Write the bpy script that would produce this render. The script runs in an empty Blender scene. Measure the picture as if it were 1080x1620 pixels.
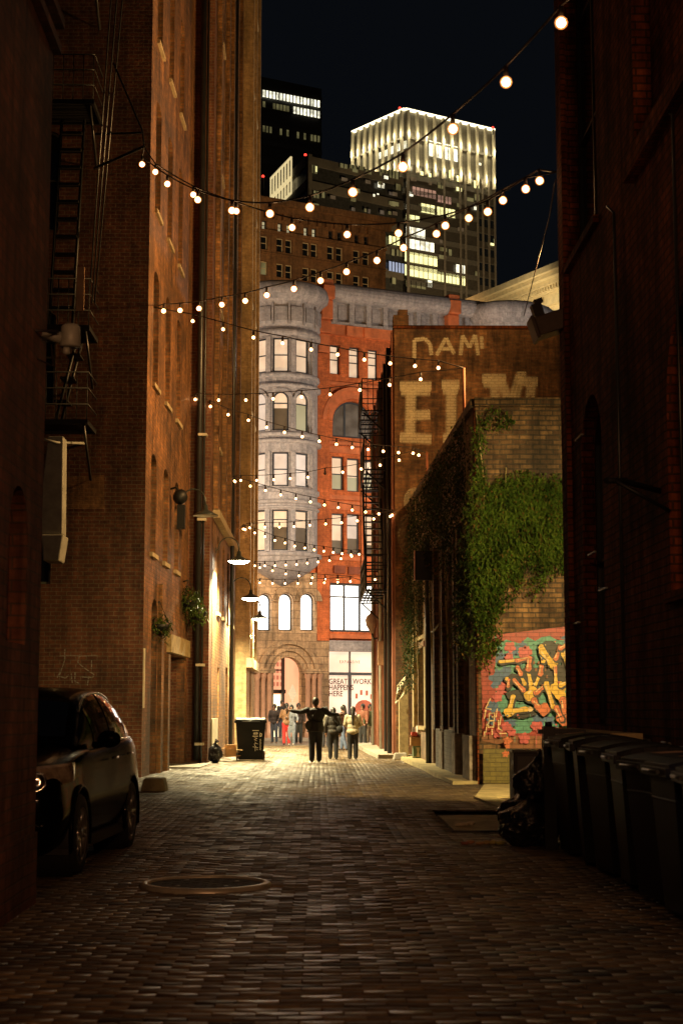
import bpy, bmesh, math, random
import numpy as np
from mathutils import Vector, Matrix, noise
random.seed(7)
sc = bpy.context.scene
COL = sc.collection
PI = math.pi
def R(a): return math.radians(a)

# ------------------------------------------------------------------ camera
F_PX, CX, CY = 2500.0, 540.0, 810.0            # photograph is 1080 x 1620
CAM = Vector((0, 0, 1.5))
PITCH, YAW = math.atan(310/2500), math.atan(35/2519)
FWD = Vector((math.sin(YAW)*math.cos(PITCH), math.cos(YAW)*math.cos(PITCH), math.sin(PITCH)))
RGT = Vector((math.cos(YAW), -math.sin(YAW), 0))
UPV = RGT.cross(FWD)
cam = bpy.data.cameras.new('camera'); camo = bpy.data.objects.new('camera', cam); COL.objects.link(camo)
cam.sensor_fit = 'VERTICAL'; cam.sensor_height = 24; cam.lens = 24*F_PX/1620
cam.clip_start = .1; cam.clip_end = 2000
cam.dof.use_dof = True; cam.dof.focus_distance = 48; cam.dof.aperture_fstop = 2.8
m = Matrix((RGT, UPV, -FWD)).transposed().to_4x4(); m.translation = CAM
camo.matrix_world = m
sc.camera = camo

def ray(x, y): return (FWD + RGT*((x-CX)/F_PX) + UPV*((CY-y)/F_PX))
def at(x, y, Y):                                 # where the sight line meets depth Y
    d = ray(x, y); return CAM + d*(Y/d.y)
def on_plane(x, y, P0, n):
    d = ray(x, y); return CAM + d*((Vector(P0)-CAM).dot(n)/d.dot(n))
def gnd(x, y): return on_plane(x, y, (0, 0, 0), Vector((0, 0, 1)))
def zat(y, Y, x=505): return at(x, y, Y).z
def xat(x, Y, y=1120): return at(x, y, Y).x

# ------------------------------------------------------------------ materials
MATS = {}
def newmat(name):
    m = bpy.data.materials.new(name); m.use_nodes = True
    nt = m.node_tree; b = nt.nodes['Principled BSDF']
    MATS[name] = m
    return m, nt, b
def node(nt, t, **kw):
    n = nt.nodes.new(t)
    for k, v in kw.items():
        if k in n.inputs: n.inputs[k].default_value = v
        else: setattr(n, k, v)
    return n
def c4(c): return (c[0], c[1], c[2], 1)
def mix(nt, fac, a, b, mode='MIX'):
    n = nt.nodes.new('ShaderNodeMix'); n.data_type = 'RGBA'; n.blend_type = mode
    for s, v in ((0, fac), (6, a), (7, b)):
        if hasattr(v, 'is_output') or isinstance(v, bpy.types.NodeSocket): nt.links.new(v, n.inputs[s])
        elif s == 0: n.inputs[0].default_value = v
        else: n.inputs[s].default_value = c4(v)
    return n.outputs[2]
def ramp(nt, src, p0, p1, c0=(0,0,0), c1=(1,1,1)):
    r = nt.nodes.new('ShaderNodeValToRGB'); r.color_ramp.elements[0].position = p0; r.color_ramp.elements[1].position = p1
    r.color_ramp.elements[0].color = c4(c0); r.color_ramp.elements[1].color = c4(c1)
    nt.links.new(src, r.inputs[0]); return r.outputs[0]
def plain(name, c, rough=.6, metal=0, var=.25, scale=3, bump=.0, spec=.5, coat=0):
    m, nt, b = newmat(name)
    tc = node(nt, 'ShaderNodeTexCoord')
    n = node(nt, 'ShaderNodeTexNoise', Scale=scale, Detail=6.0, Roughness=.65)
    nt.links.new(tc.outputs['Object'], n.inputs['Vector'])
    f = ramp(nt, n.outputs[0], .35, .68)
    col = mix(nt, f, [v*(1-var) for v in c], [min(1, v*(1+var)) for v in c])
    nt.links.new(col, b.inputs['Base Color'])
    b.inputs['Roughness'].default_value = rough; b.inputs['Metallic'].default_value = metal
    b.inputs['Specular IOR Level'].default_value = spec
    if coat: b.inputs['Coat Weight'].default_value = coat; b.inputs['Coat Roughness'].default_value = .04
    if bump:
        n2 = node(nt, 'ShaderNodeTexNoise', Scale=scale*8, Detail=4.0)
        nt.links.new(tc.outputs['Object'], n2.inputs['Vector'])
        bp = node(nt, 'ShaderNodeBump', Strength=bump, Distance=.02)
        nt.links.new(n2.outputs[0], bp.inputs['Height']); nt.links.new(bp.outputs[0], b.inputs['Normal'])
    return m
def brick(name, c1, c2, mortar, w=.23, h=.088, rough=.8, stain=.5, msize=.009, bump=.5, patch=None, spec=.4):
    m, nt, b = newmat(name)
    uv = node(nt, 'ShaderNodeUVMap')
    # slightly warped courses
    nz = node(nt, 'ShaderNodeTexNoise', Scale=1.3, Detail=3.0)
    nt.links.new(uv.outputs[0], nz.inputs['Vector'])
    wv = nt.nodes.new('ShaderNodeVectorMath'); wv.operation = 'MULTIPLY_ADD'; wv.inputs[1].default_value = (.03, .03, 0)
    nt.links.new(nz.outputs['Color'], wv.inputs[0]); nt.links.new(uv.outputs[0], wv.inputs[2])
    br = node(nt, 'ShaderNodeTexBrick', Scale=1.0)
    br.inputs['Color1'].default_value = c4(c1); br.inputs['Color2'].default_value = c4(c2); br.inputs['Mortar'].default_value = c4(mortar)
    br.inputs['Mortar Size'].default_value = msize; br.inputs['Mortar Smooth'].default_value = .3
    br.inputs['Brick Width'].default_value = w; br.inputs['Row Height'].default_value = h
    nt.links.new(wv.outputs[0], br.inputs['Vector'])
    big = node(nt, 'ShaderNodeTexNoise', Scale=.55, Detail=8.0, Roughness=.7)
    nt.links.new(uv.outputs[0], big.inputs['Vector'])
    mp = node(nt, 'ShaderNodeMapping'); mp.inputs['Scale'].default_value = (2.2, .25, 1)
    nt.links.new(uv.outputs[0], mp.inputs[0])
    st = node(nt, 'ShaderNodeTexNoise', Scale=1.6, Detail=6.0, Roughness=.7)
    nt.links.new(mp.outputs[0], st.inputs['Vector'])
    fine = node(nt, 'ShaderNodeTexNoise', Scale=7.0, Detail=6.0, Roughness=.7)
    nt.links.new(uv.outputs[0], fine.inputs['Vector'])
    lo = 1-stain
    col = mix(nt, 1.0, br.outputs[0], ramp(nt, big.outputs[0], .38, .64, (lo, lo, lo), (1.25, 1.2, 1.15)), 'MULTIPLY')
    col = mix(nt, 1.0, col, ramp(nt, st.outputs[0], .38, .6, (lo*1.1, lo*1.1, lo*1.1), (1.1, 1.1, 1.1)), 'MULTIPLY')
    col = mix(nt, 1.0, col, ramp(nt, fine.outputs[0], .3, .7, (.65, .65, .65), (1.3, 1.3, 1.3)), 'MULTIPLY')
    if patch:
        col = mix(nt, ramp(nt, big.outputs[0], .58, .66), col, patch)
    nt.links.new(col, b.inputs['Base Color'])
    b.inputs['Roughness'].default_value = rough; b.inputs['Specular IOR Level'].default_value = spec
    ma = nt.nodes.new('ShaderNodeMath'); ma.operation = 'MULTIPLY_ADD'; ma.inputs[1].default_value = -1.0
    nt.links.new(br.outputs['Fac'], ma.inputs[0]); nt.links.new(fine.outputs[0], ma.inputs[2])
    bp = node(nt, 'ShaderNodeBump', Strength=bump, Distance=.012)
    nt.links.new(ma.outputs[0], bp.inputs['Height']); nt.links.new(bp.outputs[0], b.inputs['Normal'])
    return m
def emit(name, c, s, var=0, scale=.8):
    m, nt, b = newmat(name)
    b.inputs['Base Color'].default_value = c4([min(.8, v*.5) for v in c])
    b.inputs['Roughness'].default_value = .3
    b.inputs['Emission Strength'].default_value = s
    b.inputs['Emission Color'].default_value = c4(c)
    if var:
        tc = node(nt, 'ShaderNodeTexCoord')
        n = node(nt, 'ShaderNodeTexNoise', Scale=scale, Detail=3.0)
        nt.links.new(tc.outputs['Object'], n.inputs['Vector'])
        col = mix(nt, ramp(nt, n.outputs[0], .35, .65), [v*(1-var) for v in c], c)
        nt.links.new(col, b.inputs['Emission Color'])
    return m
def paintmat(name, c, rough=.5):                 # masonry paint with the brick courses showing through
    m, nt, b = newmat(name)
    uv = node(nt, 'ShaderNodeUVMap')
    br = node(nt, 'ShaderNodeTexBrick', Scale=1.0)
    br.inputs['Color1'].default_value = c4(c); br.inputs['Color2'].default_value = c4([v*.85 for v in c]); br.inputs['Mortar'].default_value = c4([v*.5 for v in c])
    br.inputs['Mortar Size'].default_value = .007; br.inputs['Brick Width'].default_value = .23; br.inputs['Row Height'].default_value = .088
    nt.links.new(uv.outputs[0], br.inputs['Vector'])
    n = node(nt, 'ShaderNodeTexNoise', Scale=9.0, Detail=6.0, Roughness=.7); nt.links.new(uv.outputs[0], n.inputs['Vector'])
    col = mix(nt, 1.0, br.outputs[0], ramp(nt, n.outputs[0], .3, .6, (.6, .58, .55), (1.05, 1.05, 1.05)), 'MULTIPLY')
    nt.links.new(col, b.inputs['Base Color']); b.inputs['Roughness'].default_value = rough
    bp = node(nt, 'ShaderNodeBump', Strength=.6, Distance=.01, invert=True)
    nt.links.new(br.outputs['Fac'], bp.inputs['Height']); nt.links.new(bp.outputs[0], b.inputs['Normal'])
    return m
def wornpaint(name, c, cover=.5):                # sprayed letters that have partly flaked off the brick
    m, nt, b = newmat(name)
    uv = node(nt, 'ShaderNodeUVMap')
    b.inputs['Base Color'].default_value = c4(c); b.inputs['Roughness'].default_value = .8
    br = node(nt, 'ShaderNodeTexBrick', Scale=1.0)
    br.inputs['Color1'].default_value = (1,1,1,1); br.inputs['Color2'].default_value = (.85,.85,.85,1); br.inputs['Mortar'].default_value = (.6,.6,.6,1)
    br.inputs['Mortar Size'].default_value = .012; br.inputs['Brick Width'].default_value = .23; br.inputs['Row Height'].default_value = .088
    nt.links.new(uv.outputs[0], br.inputs['Vector'])
    n = node(nt, 'ShaderNodeTexNoise', Scale=3.2, Detail=9.0, Roughness=.85); nt.links.new(uv.outputs[0], n.inputs['Vector'])
    at_ = nt.nodes.new('ShaderNodeAttribute'); at_.attribute_name = 'cover'
    mu = nt.nodes.new('ShaderNodeMath'); mu.operation = 'MULTIPLY'
    nt.links.new(ramp(nt, n.outputs[0], .56-cover*.26, .66-cover*.22), mu.inputs[0]); nt.links.new(br.outputs[0], mu.inputs[1])
    m2 = nt.nodes.new('ShaderNodeMath'); m2.operation = 'MULTIPLY'
    nt.links.new(mu.outputs[0], m2.inputs[0]); nt.links.new(at_.outputs['Fac'], m2.inputs[1])
    m3 = nt.nodes.new('ShaderNodeMath'); m3.operation = 'MULTIPLY'; m3.inputs[1].default_value = .62; nt.links.new(m2.outputs[0], m3.inputs[0])
    nt.links.new(m3.outputs[0], b.inputs['Alpha'])
    return m

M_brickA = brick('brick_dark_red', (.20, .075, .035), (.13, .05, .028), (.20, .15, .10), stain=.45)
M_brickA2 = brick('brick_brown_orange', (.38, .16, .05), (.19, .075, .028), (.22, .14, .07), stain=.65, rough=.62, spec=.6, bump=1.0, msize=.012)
M_brickB = brick('brick_buff', (.44, .22, .08), (.24, .11, .04), (.26, .17, .09), stain=.65, rough=.6, bump=1.0, msize=.012)
M_brickC = brick('brick_pale', (.52, .36, .18), (.44, .29, .14), (.42, .31, .18), stain=.35, rough=.7)
M_brickF = brick('brick_old_rough', (.30, .11, .05), (.20, .075, .04), (.15, .09, .055), stain=.6, msize=.008, bump=.6)
M_brickR = brick('brick_right_dark', (.30, .085, .028), (.18, .05, .018), (.09, .045, .022), stain=.7, msize=.011, bump=1.0, rough=.95, spec=.12)
M_brickI = brick('brick_ivy_wall', (.34, .20, .09), (.13, .07, .035), (.11, .08, .05), w=.27, h=.1, stain=.7, msize=.016, bump=1.0)
M_brickE = brick('brick_tall_right', (.30, .15, .06), (.17, .08, .035), (.2, .13, .07), stain=.65, bump=.8)
M_brickP = brick('brick_facade_red', (.62, .17, .05), (.50, .13, .04), (.42, .12, .05), w=.3, h=.1, stain=.3, msize=.006, bump=.2)
M_brown = brick('brick_brown_block', (.30, .16, .07), (.25, .13, .06), (.22, .13, .07), w=.6, h=.25, stain=.4)
M_grey = brick('painted_grey_stone', (.36, .35, .375), (.32, .31, .335), (.25, .24, .26), w=.8, h=.31, stain=.22, msize=.007, bump=.25)
M_stone = brick('sandstone_blocks', (.58, .41, .25), (.43, .30, .18), (.2, .14, .09), w=.75, h=.36, stain=.4, msize=.014)
M_redstone = plain('red_terracotta', (.56, .16, .055), .7, var=.25, scale=2, bump=.2)
M_rough_stone = plain('rubble_stone', (.28, .24, .2), .85, var=.5, scale=4, bump=1.0)
M_concrete = plain('concrete', (.34, .31, .26), .8, var=.3, scale=3, bump=.4)
M_conc_y = plain('painted_concrete', (.42, .35, .18), .8, var=.3, scale=3, bump=.4)
M_asphalt = plain('asphalt', (.055, .052, .05), .55, var=.4, scale=2, bump=.8)
M_street = plain('street_asphalt', (.11, .10, .08), .4, var=.3, scale=.6, bump=.5)
M_dirt = plain('dark_ground', (.035, .03, .025), .75, var=.5, scale=1, bump=.6)
M_black = plain('black_iron', (.012, .012, .012), .5, .3)
M_pipe = plain('black_pipe', (.02, .02, .02), .35)
M_galv = plain('galvanised_steel', (.42, .42, .40), .4, .7, var=.25, bump=.1)
M_galvp = plain('grey_painted_duct', (.33, .33, .28), .5, .1, var=.25)
M_rust = plain('rusty_red_iron', (.22, .07, .03), .7, var=.4)
M_wood = plain('pale_weathered_wood', (.36, .28, .14), .7, var=.4, scale=6, bump=.3)
M_trimw = plain('white_bracket', (.6, .55, .42), .6)
M_glass = plain('dark_window_glass', (.012, .014, .016), .08, spec=.8, var=.2)
M_frame = plain('dark_window_frame', (.03, .035, .045), .5)
M_frameg = plain('grey_green_frame', (.16, .17, .11), .5)
M_sill = plain('stone_sill', (.40, .32, .19), .8, bump=.3)
M_cable = plain('cable_rubber', (.02, .012, .01), .6)
M_bulb = emit('bulb_glow', (1.0, .54, .22), 62)
M_lampw = emit('lamp_lens', (1.0, .93, .66), 60)
M_shade = plain('enamel_shade_green', (.035, .04, .035), .3)
M_shadei = plain('enamel_shade_inside', (.8, .8, .75), .4)
M_binb = plain('black_bin_plastic', (.006, .006, .007), .5, var=.3, bump=.08, spec=.16)
M_bin = plain('navy_bin_plastic', (.005, .008, .024), .5, var=.3, bump=.08, spec=.16)
M_label = plain('paper_label', (.52, .33, .22), .6)
M_chalk = plain('white_marker', (.7, .7, .66), .7)
M_bag = plain('black_bin_liner', (.01, .01, .012), .18, var=.2, bump=.5, scale=6)
M_cream = plain('cream_stone', (.60, .49, .30), .7, var=.15)
M_leaf = None

# ------------------------------------------------------------------ mesh builder
class MB:
    def __init__(s): s.v = []; s.f = []; s.m = []; s.sm = []
    def face(s, pts, mi=0, smooth=False):
        b = len(s.v); s.v += [tuple(p) for p in pts]; s.f.append(tuple(range(b, b+len(pts)))); s.m.append(mi); s.sm.append(smooth)
    def box(s, x0, x1, y0, y1, z0, z1, mi=0, T=None, taper=0):
        P = [(x0,y0,z0),(x1,y0,z0),(x1,y1,z0),(x0,y1,z0),(x0,y0,z1),(x1,y0,z1),(x1,y1,z1),(x0,y1,z1)]
        if taper:
            cx, cy = (x0+x1)/2, (y0+y1)/2
            P = [((cx+(p[0]-cx)*(1-taper)), (cy+(p[1]-cy)*(1-taper)), p[2]) if i < 4 else p for i, p in enumerate(P)]
        s.hexa([Vector(p) if T is None else T(*p) for p in P], mi)
    def hexa(s, P, mi=0):
        b = len(s.v); s.v += [tuple(p) for p in P]
        for f in ((0,3,2,1),(4,5,6,7),(0,1,5,4),(1,2,6,5),(2,3,7,6),(3,0,4,7)):
            s.f.append(tuple(b+i for i in f)); s.m.append(mi); s.sm.append(False)
    def tube(s, pts, r, seg=8, mi=0, cap=True):
        pts = [Vector(p) for p in pts]
        rr = r if isinstance(r, (list, tuple)) else [r]*len(pts)
        b = len(s.v); up = Vector((0, 0, 1)); prev = None
        for i, p in enumerate(pts):
            d = (pts[min(i+1, len(pts)-1)]-pts[max(i-1, 0)]).normalized()
            if prev is None:
                a = d.cross(up)
                if a.length < .05: a = d.cross(Vector((1, 0, 0)))
                a.normalize()
            else:
                a = (prev - d*prev.dot(d)).normalized()
            prev = a; c = d.cross(a)
            for k in range(seg):
                t = 2*PI*k/seg; s.v.append(tuple(p + (a*math.cos(t)+c*math.sin(t))*rr[i]))
        for i in range(len(pts)-1):
            for k in range(seg):
                k2 = (k+1) % seg
                s.f.append((b+i*seg+k, b+i*seg+k2, b+(i+1)*seg+k2, b+(i+1)*seg+k)); s.m.append(mi); s.sm.append(True)
        if cap:
            s.f.append(tuple(b+k for k in range(seg))[::-1]); s.m.append(mi); s.sm.append(False)
            s.f.append(tuple(b+(len(pts)-1)*seg+k for k in range(seg))); s.m.append(mi); s.sm.append(False)
    def lathe(s, prof, c=(0,0,0), seg=20, mi=0, ax=None, a0=0, a1=2*PI, smooth=True):
        c = Vector(c); full = abs(a1-a0-2*PI) < 1e-4
        n = seg if full else seg+1
        q = Vector((0,0,1)).rotation_difference(Vector(ax).normalized()) if ax is not None else None
        b = len(s.v)
        for r, z in prof:
            for k in range(n):
                t = a0+(a1-a0)*k/seg
                p = Vector((r*math.cos(t), r*math.sin(t), z))
                if q: p = q @ p
                s.v.append(tuple(c+p))
        for i in range(len(prof)-1):
            for k in range(seg):
                k2 = (k+1) % n
                s.f.append((b+i*n+k, b+i*n+k2, b+(i+1)*n+k2, b+(i+1)*n+k)); s.m.append(mi); s.sm.append(smooth)
    def ball(s, c, rx, ry=None, rz=None, seg=12, rings=8, mi=0, T=None, jitter=0):
        ry = ry or rx; rz = rz or rx; c = Vector(c); b = len(s.v)
        for i in range(rings+1):
            p = PI*i/rings
            for k in range(seg):
                t = 2*PI*k/seg
                d = Vector((math.sin(p)*math.cos(t), math.sin(p)*math.sin(t), math.cos(p)))
                q = Vector((d.x*rx, d.y*ry, d.z*rz))
                if jitter: q *= 1+jitter*noise.noise(d*2.3+c*3)
                if T: q = T @ q
                s.v.append(tuple(c+q))
        for i in range(rings):
            for k in range(seg):
                k2 = (k+1) % seg
                s.f.append((b+i*seg+k, b+(i+1)*seg+k, b+(i+1)*seg+k2, b+i*seg+k2)); s.m.append(mi); s.sm.append(True)
    def build(s, name, mats, parent=None, origin=None, weld=False):
        if not isinstance(mats, (list, tuple)): mats = [mats]
        vs = [Vector(p) for p in s.v]
        if parent is not None:
            rt = parent
            while rt.parent: rt = rt.parent
            off = Vector(rt.location)
        elif origin is not None: off = Vector(origin)
        else:
            xs = [p.x for p in vs]; ys = [p.y for p in vs]; zs = [p.z for p in vs]
            off = Vector(((min(xs)+max(xs))/2, (min(ys)+max(ys))/2, min(zs)))
        me = bpy.data.meshes.new(name)
        me.from_pydata([tuple(p-off) for p in vs], [], s.f)
        for mt in mats: me.materials.append(mt)
        me.polygons.foreach_set('material_index', s.m); me.polygons.foreach_set('use_smooth', s.sm)
        uvl = me.uv_layers.new(name='UVMap')
        nl = len(me.loops); uv = np.zeros(nl*2, dtype=np.float32)
        for p in me.polygons:
            n = p.normal
            if abs(n.z) > .7:
                for li in p.loop_indices:
                    q = vs[me.loops[li].vertex_index]; uv[2*li] = q.x; uv[2*li+1] = q.y
            else:
                L = math.hypot(n.x, n.y) or 1; tx, ty = -n.y/L, n.x/L
                if abs(tx) > abs(ty):
                    if tx < 0: tx, ty = -tx, -ty
                elif ty < 0: tx, ty = -tx, -ty
                for li in p.loop_indices:
                    q = vs[me.loops[li].vertex_index]; uv[2*li] = q.x*tx+q.y*ty; uv[2*li+1] = q.z
        uvl.data.foreach_set('uv', uv)
        if weld:
            bm = bmesh.new(); bm.from_mesh(me); bmesh.ops.remove_doubles(bm, verts=bm.verts, dist=.0005)
            bmesh.ops.recalc_face_normals(bm, faces=bm.faces); bm.to_mesh(me); bm.free()
        me.update()
        o = bpy.data.objects.new(name, me); COL.objects.link(o)
        if parent is not None: o.parent = parent
        else: o.location = off
        return o

def tag(o, label=None, cat=None, group=None, kind=None):
    if label: o['label'] = label
    if cat: o['category'] = cat
    if group: o['group'] = group
    if kind: o['kind'] = kind
    return o
def thing(name, loc, label, cat, group=None, rz=0):
    o = bpy.data.objects.new(name, None); COL.objects.link(o); o.location = loc; o.rotation_euler = (0, 0, rz)
    o.empty_display_size = .2
    return tag(o, label, cat, group)
def dup(o, parent=None):
    c = o.copy(); COL.objects.link(c)
    if parent is not None: c.parent = parent
    for ch in list(o.children): dup(ch, c)
    return c
def bevel(o, w=.01, seg=2):
    mo = o.modifiers.new('bevel', 'BEVEL'); mo.width = w; mo.segments = seg; mo.limit_method = 'ANGLE'; mo.angle_limit = R(40); return o

# wall sheets with openings: M(s, z, d) maps length, height and depth to a point
def planar(P0, u, n):
    P0, u, n = Vector(P0), Vector(u).normalized(), Vector(n).normalized()
    return lambda s, z, d: Vector((P0.x+u.x*s-n.x*d, P0.y+u.y*s-n.y*d, z))
def cyl(cx, cy, Rr):
    return lambda s, z, d: Vector((cx+(Rr-d)*math.sin(s/Rr), cy-(Rr-d)*math.cos(s/Rr), z))
def wall(mb, M, s0, s1, z0, z1, ops=(), depth=.2, step=None, mi=0, rmi=None):
    rmi = mi if rmi is None else rmi
    S = {s0, s1}; Z = {z0, z1}
    for o in ops: S |= {o[0], o[1]}; Z |= {o[2], o[3]}
    S = sorted(x for x in S if s0 <= x <= s1); Z = sorted(z for z in Z if z0 <= z <= z1)
    if step:
        T = []
        for a, b in zip(S, S[1:]):
            n = max(1, math.ceil((b-a)/step)); T += [a+(b-a)*i/n for i in range(n)]
        S = T+[S[-1]]
    for a, b in zip(S, S[1:]):
        for c, d in zip(Z, Z[1:]):
            x, z = (a+b)/2, (c+d)/2
            if any(o[0] < x < o[1] and o[2] < z < o[3] for o in ops): continue
            mb.face([M(a,c,0), M(b,c,0), M(b,d,0), M(a,d,0)], mi)
    for o in ops:
        a, b, c, d = o[:4]; arch = len(o) > 4 and o[4]
        if arch:
            r = (b-a)/2; h = r*(arch if arch is not True else 1); zs = d-h; cx = (a+b)/2; N = 12
            arc = [(cx-r*math.cos(PI*i/N), zs+h*math.sin(PI*i/N)) for i in range(N+1)]
            for i in range(N):
                p, q = arc[i], arc[i+1]
                mb.face([M(p[0],p[1],0), M(q[0],q[1],0), M(q[0],d,0), M(p[0],d,0)], mi)
                mb.face([M(p[0],p[1],0), M(q[0],q[1],0), M(q[0],q[1],depth), M(p[0],p[1],depth)], rmi)
        else:
            zs = d; mb.face([M(a,d,0), M(b,d,0), M(b,d,depth), M(a,d,depth)], rmi)
        mb.face([M(a,c,0), M(a,zs,0), M(a,zs,depth), M(a,c,depth)], rmi)
        mb.face([M(b,c,0), M(b,zs,0), M(b,zs,depth), M(b,c,depth)], rmi)
        mb.face([M(a,c,0), M(b,c,0), M(b,c,depth), M(a,c,depth)], rmi)
def mbox(mb, M, a, b, c, d, d0, d1, mi=0):       # box in wall coordinates, d0 outer depth, d1 inner
    mb.hexa([M(a,c,d0), M(b,c,d0), M(b,c,d1), M(a,c,d1), M(a,d,d0), M(b,d,d0), M(b,d,d1), M(a,d,d1)], mi)
def window(root, M, op, depth=.2, frame=None, glass=None, t=.06, vb=(), hb=(.5,), name='window', label=None, sill=None, blind=None):
    a, b, c, d = op[:4]; arch = len(op) > 4 and op[4]
    frame = frame or M_frame; glass = glass or M_glass
    mb = MB(); e = .002
    d0, d1 = depth-.07, depth-.01
    r = (b-a)/2; h = r*(arch if arch is not True else 1) if arch else 0; zs = d-h; cx = (a+b)/2
    mbox(mb, M, a+e, a+t, c+e, zs, d0, d1); mbox(mb, M, b-t, b-e, c+e, zs, d0, d1)
    mbox(mb, M, a+t, b-t, c+e, c+t, d0, d1)
    if arch:
        N = 10
        for i in range(N):
            p0, p1 = PI*i/N, PI*(i+1)/N
            k = 1-t/r
            q = [(cx-(r-e)*math.cos(p0), zs+(h-e)*math.sin(p0)), (cx-(r-e)*math.cos(p1), zs+(h-e)*math.sin(p1)), (cx-r*k*math.cos(p1), zs+h*k*math.sin(p1)), (cx-r*k*math.cos(p0), zs+h*k*math.sin(p0))]
            mb.hexa([M(x, z, d0) for x, z in q]+[M(x, z, d1) for x, z in q])
    else: mbox(mb, M, a+t, b-t, d-t, d-e, d0, d1)
    for f in vb:
        x = a+(b-a)*f; tp = d-t if not arch else zs+h*math.sqrt(max(0, 1-((x-cx)/r)**2))-t*.5
        mbox(mb, M, x-t*.5, x+t*.5, c+t, tp, d0+.004, d1)
    for f in hb: z = c+(d-c)*f; mbox(mb, M, a+t, b-t, z-t*.35, z+t*.35, d0+.01, d1-.004)
    w = mb.build(name, frame, root)
    if label: w['label'] = label
    g = MB(); dd = depth-.02
    pts = [(a, c), (b, c)]
    if arch: pts += [(cx+r*math.cos(PI*i/10), zs+h*math.sin(PI*i/10)) for i in range(11)]
    else: pts += [(b, d), (a, d)]
    if blind:                                     # a roller blind drawn part way down, behind the pane
        zb = d-(d-c)*blind[0]
        g.face([M(a, c, dd), M(b, c, dd), M(b, zb, dd), M(a, zb, dd)], 1)
        pts2 = [(a, zb), (b, zb)]+pts[2:]
        g.face([M(x, z, dd) for x, z in pts2], 0)
        g.build('pane', [glass, blind[1]], w)
    else:
        g.face([M(x, z, dd) for x, z in pts]); g.build('pane', glass, w)
    if sill:
        k = MB(); mbox(k, M, a-.06, b+.06, c-.1, c-.002, -.07, .04); k.build('sill', sill, w)
    return w
# ------------------------------------------------------------------ lit and glazed materials
E_cream = emit('lit_cream_blind', (.86, .63, .42), .85, var=.3, scale=1.6)
E_pink = emit('lit_pale_curtain', (.70, .58, .48), .8, var=.3, scale=1.6)
E_olive = emit('lit_green_blind', (.42, .38, .22), .7, var=.2)
E_dim = emit('dim_room', (.13, .10, .07), .7, var=.7, scale=2)
E_brownroom = emit('dim_brown_room', (.13, .09, .05), .7, var=.6, scale=1)
E_white = emit('bright_white_room', (1, .97, .88), 3.2, var=.05)
E_shop = emit('lit_shop_window', (.95, .70, .50), 1.35, var=.3, scale=.7)
E_lobby = emit('lit_lobby', (.85, .42, .22), 1.15, var=.2, scale=.8)
E_door = emit('lit_doorway', (1, .80, .45), 3.0, var=.2)
E_yel = emit('office_yellow', (.95, .88, .38), 1.7, var=.25, scale=.6)
E_wht = emit('office_white', (1, .95, .7), 2.0, var=.75, scale=.8)
E_pnk = emit('office_pink', (.5, .28, .2), .8, var=.3, scale=.3)
E_blue = emit('office_blue', (.35, .42, .6), .9, var=.3, scale=.5)
E_nav = emit('blue_window', (.02, .08, .28), .6, var=.5, scale=1)
E_olv = emit('office_dim_olive', (.24, .21, .09), .6, var=.7, scale=.5)
E_red = emit('red_beacon', (1, .05, .03), 2.5)
E_crown = emit('crown_light_strip', (1, .88, .55), 3.0)

# ------------------------------------------------------------------ the ground
mb = MB(); mb.face([(-900,-300,-.06), (900,-300,-.06), (900,1300,-.06), (-900,1300,-.06)])
tag(mb.build('ground', M_dirt, origin=(0,0,-.06)), kind='structure')
mb = MB()
mb.face([(-60, 64.3, -.004), (60, 64.3, -.004), (60, 90, -.004), (-60, 90, -.004)])
tag(mb.build('street', M_street), kind='structure')

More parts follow.
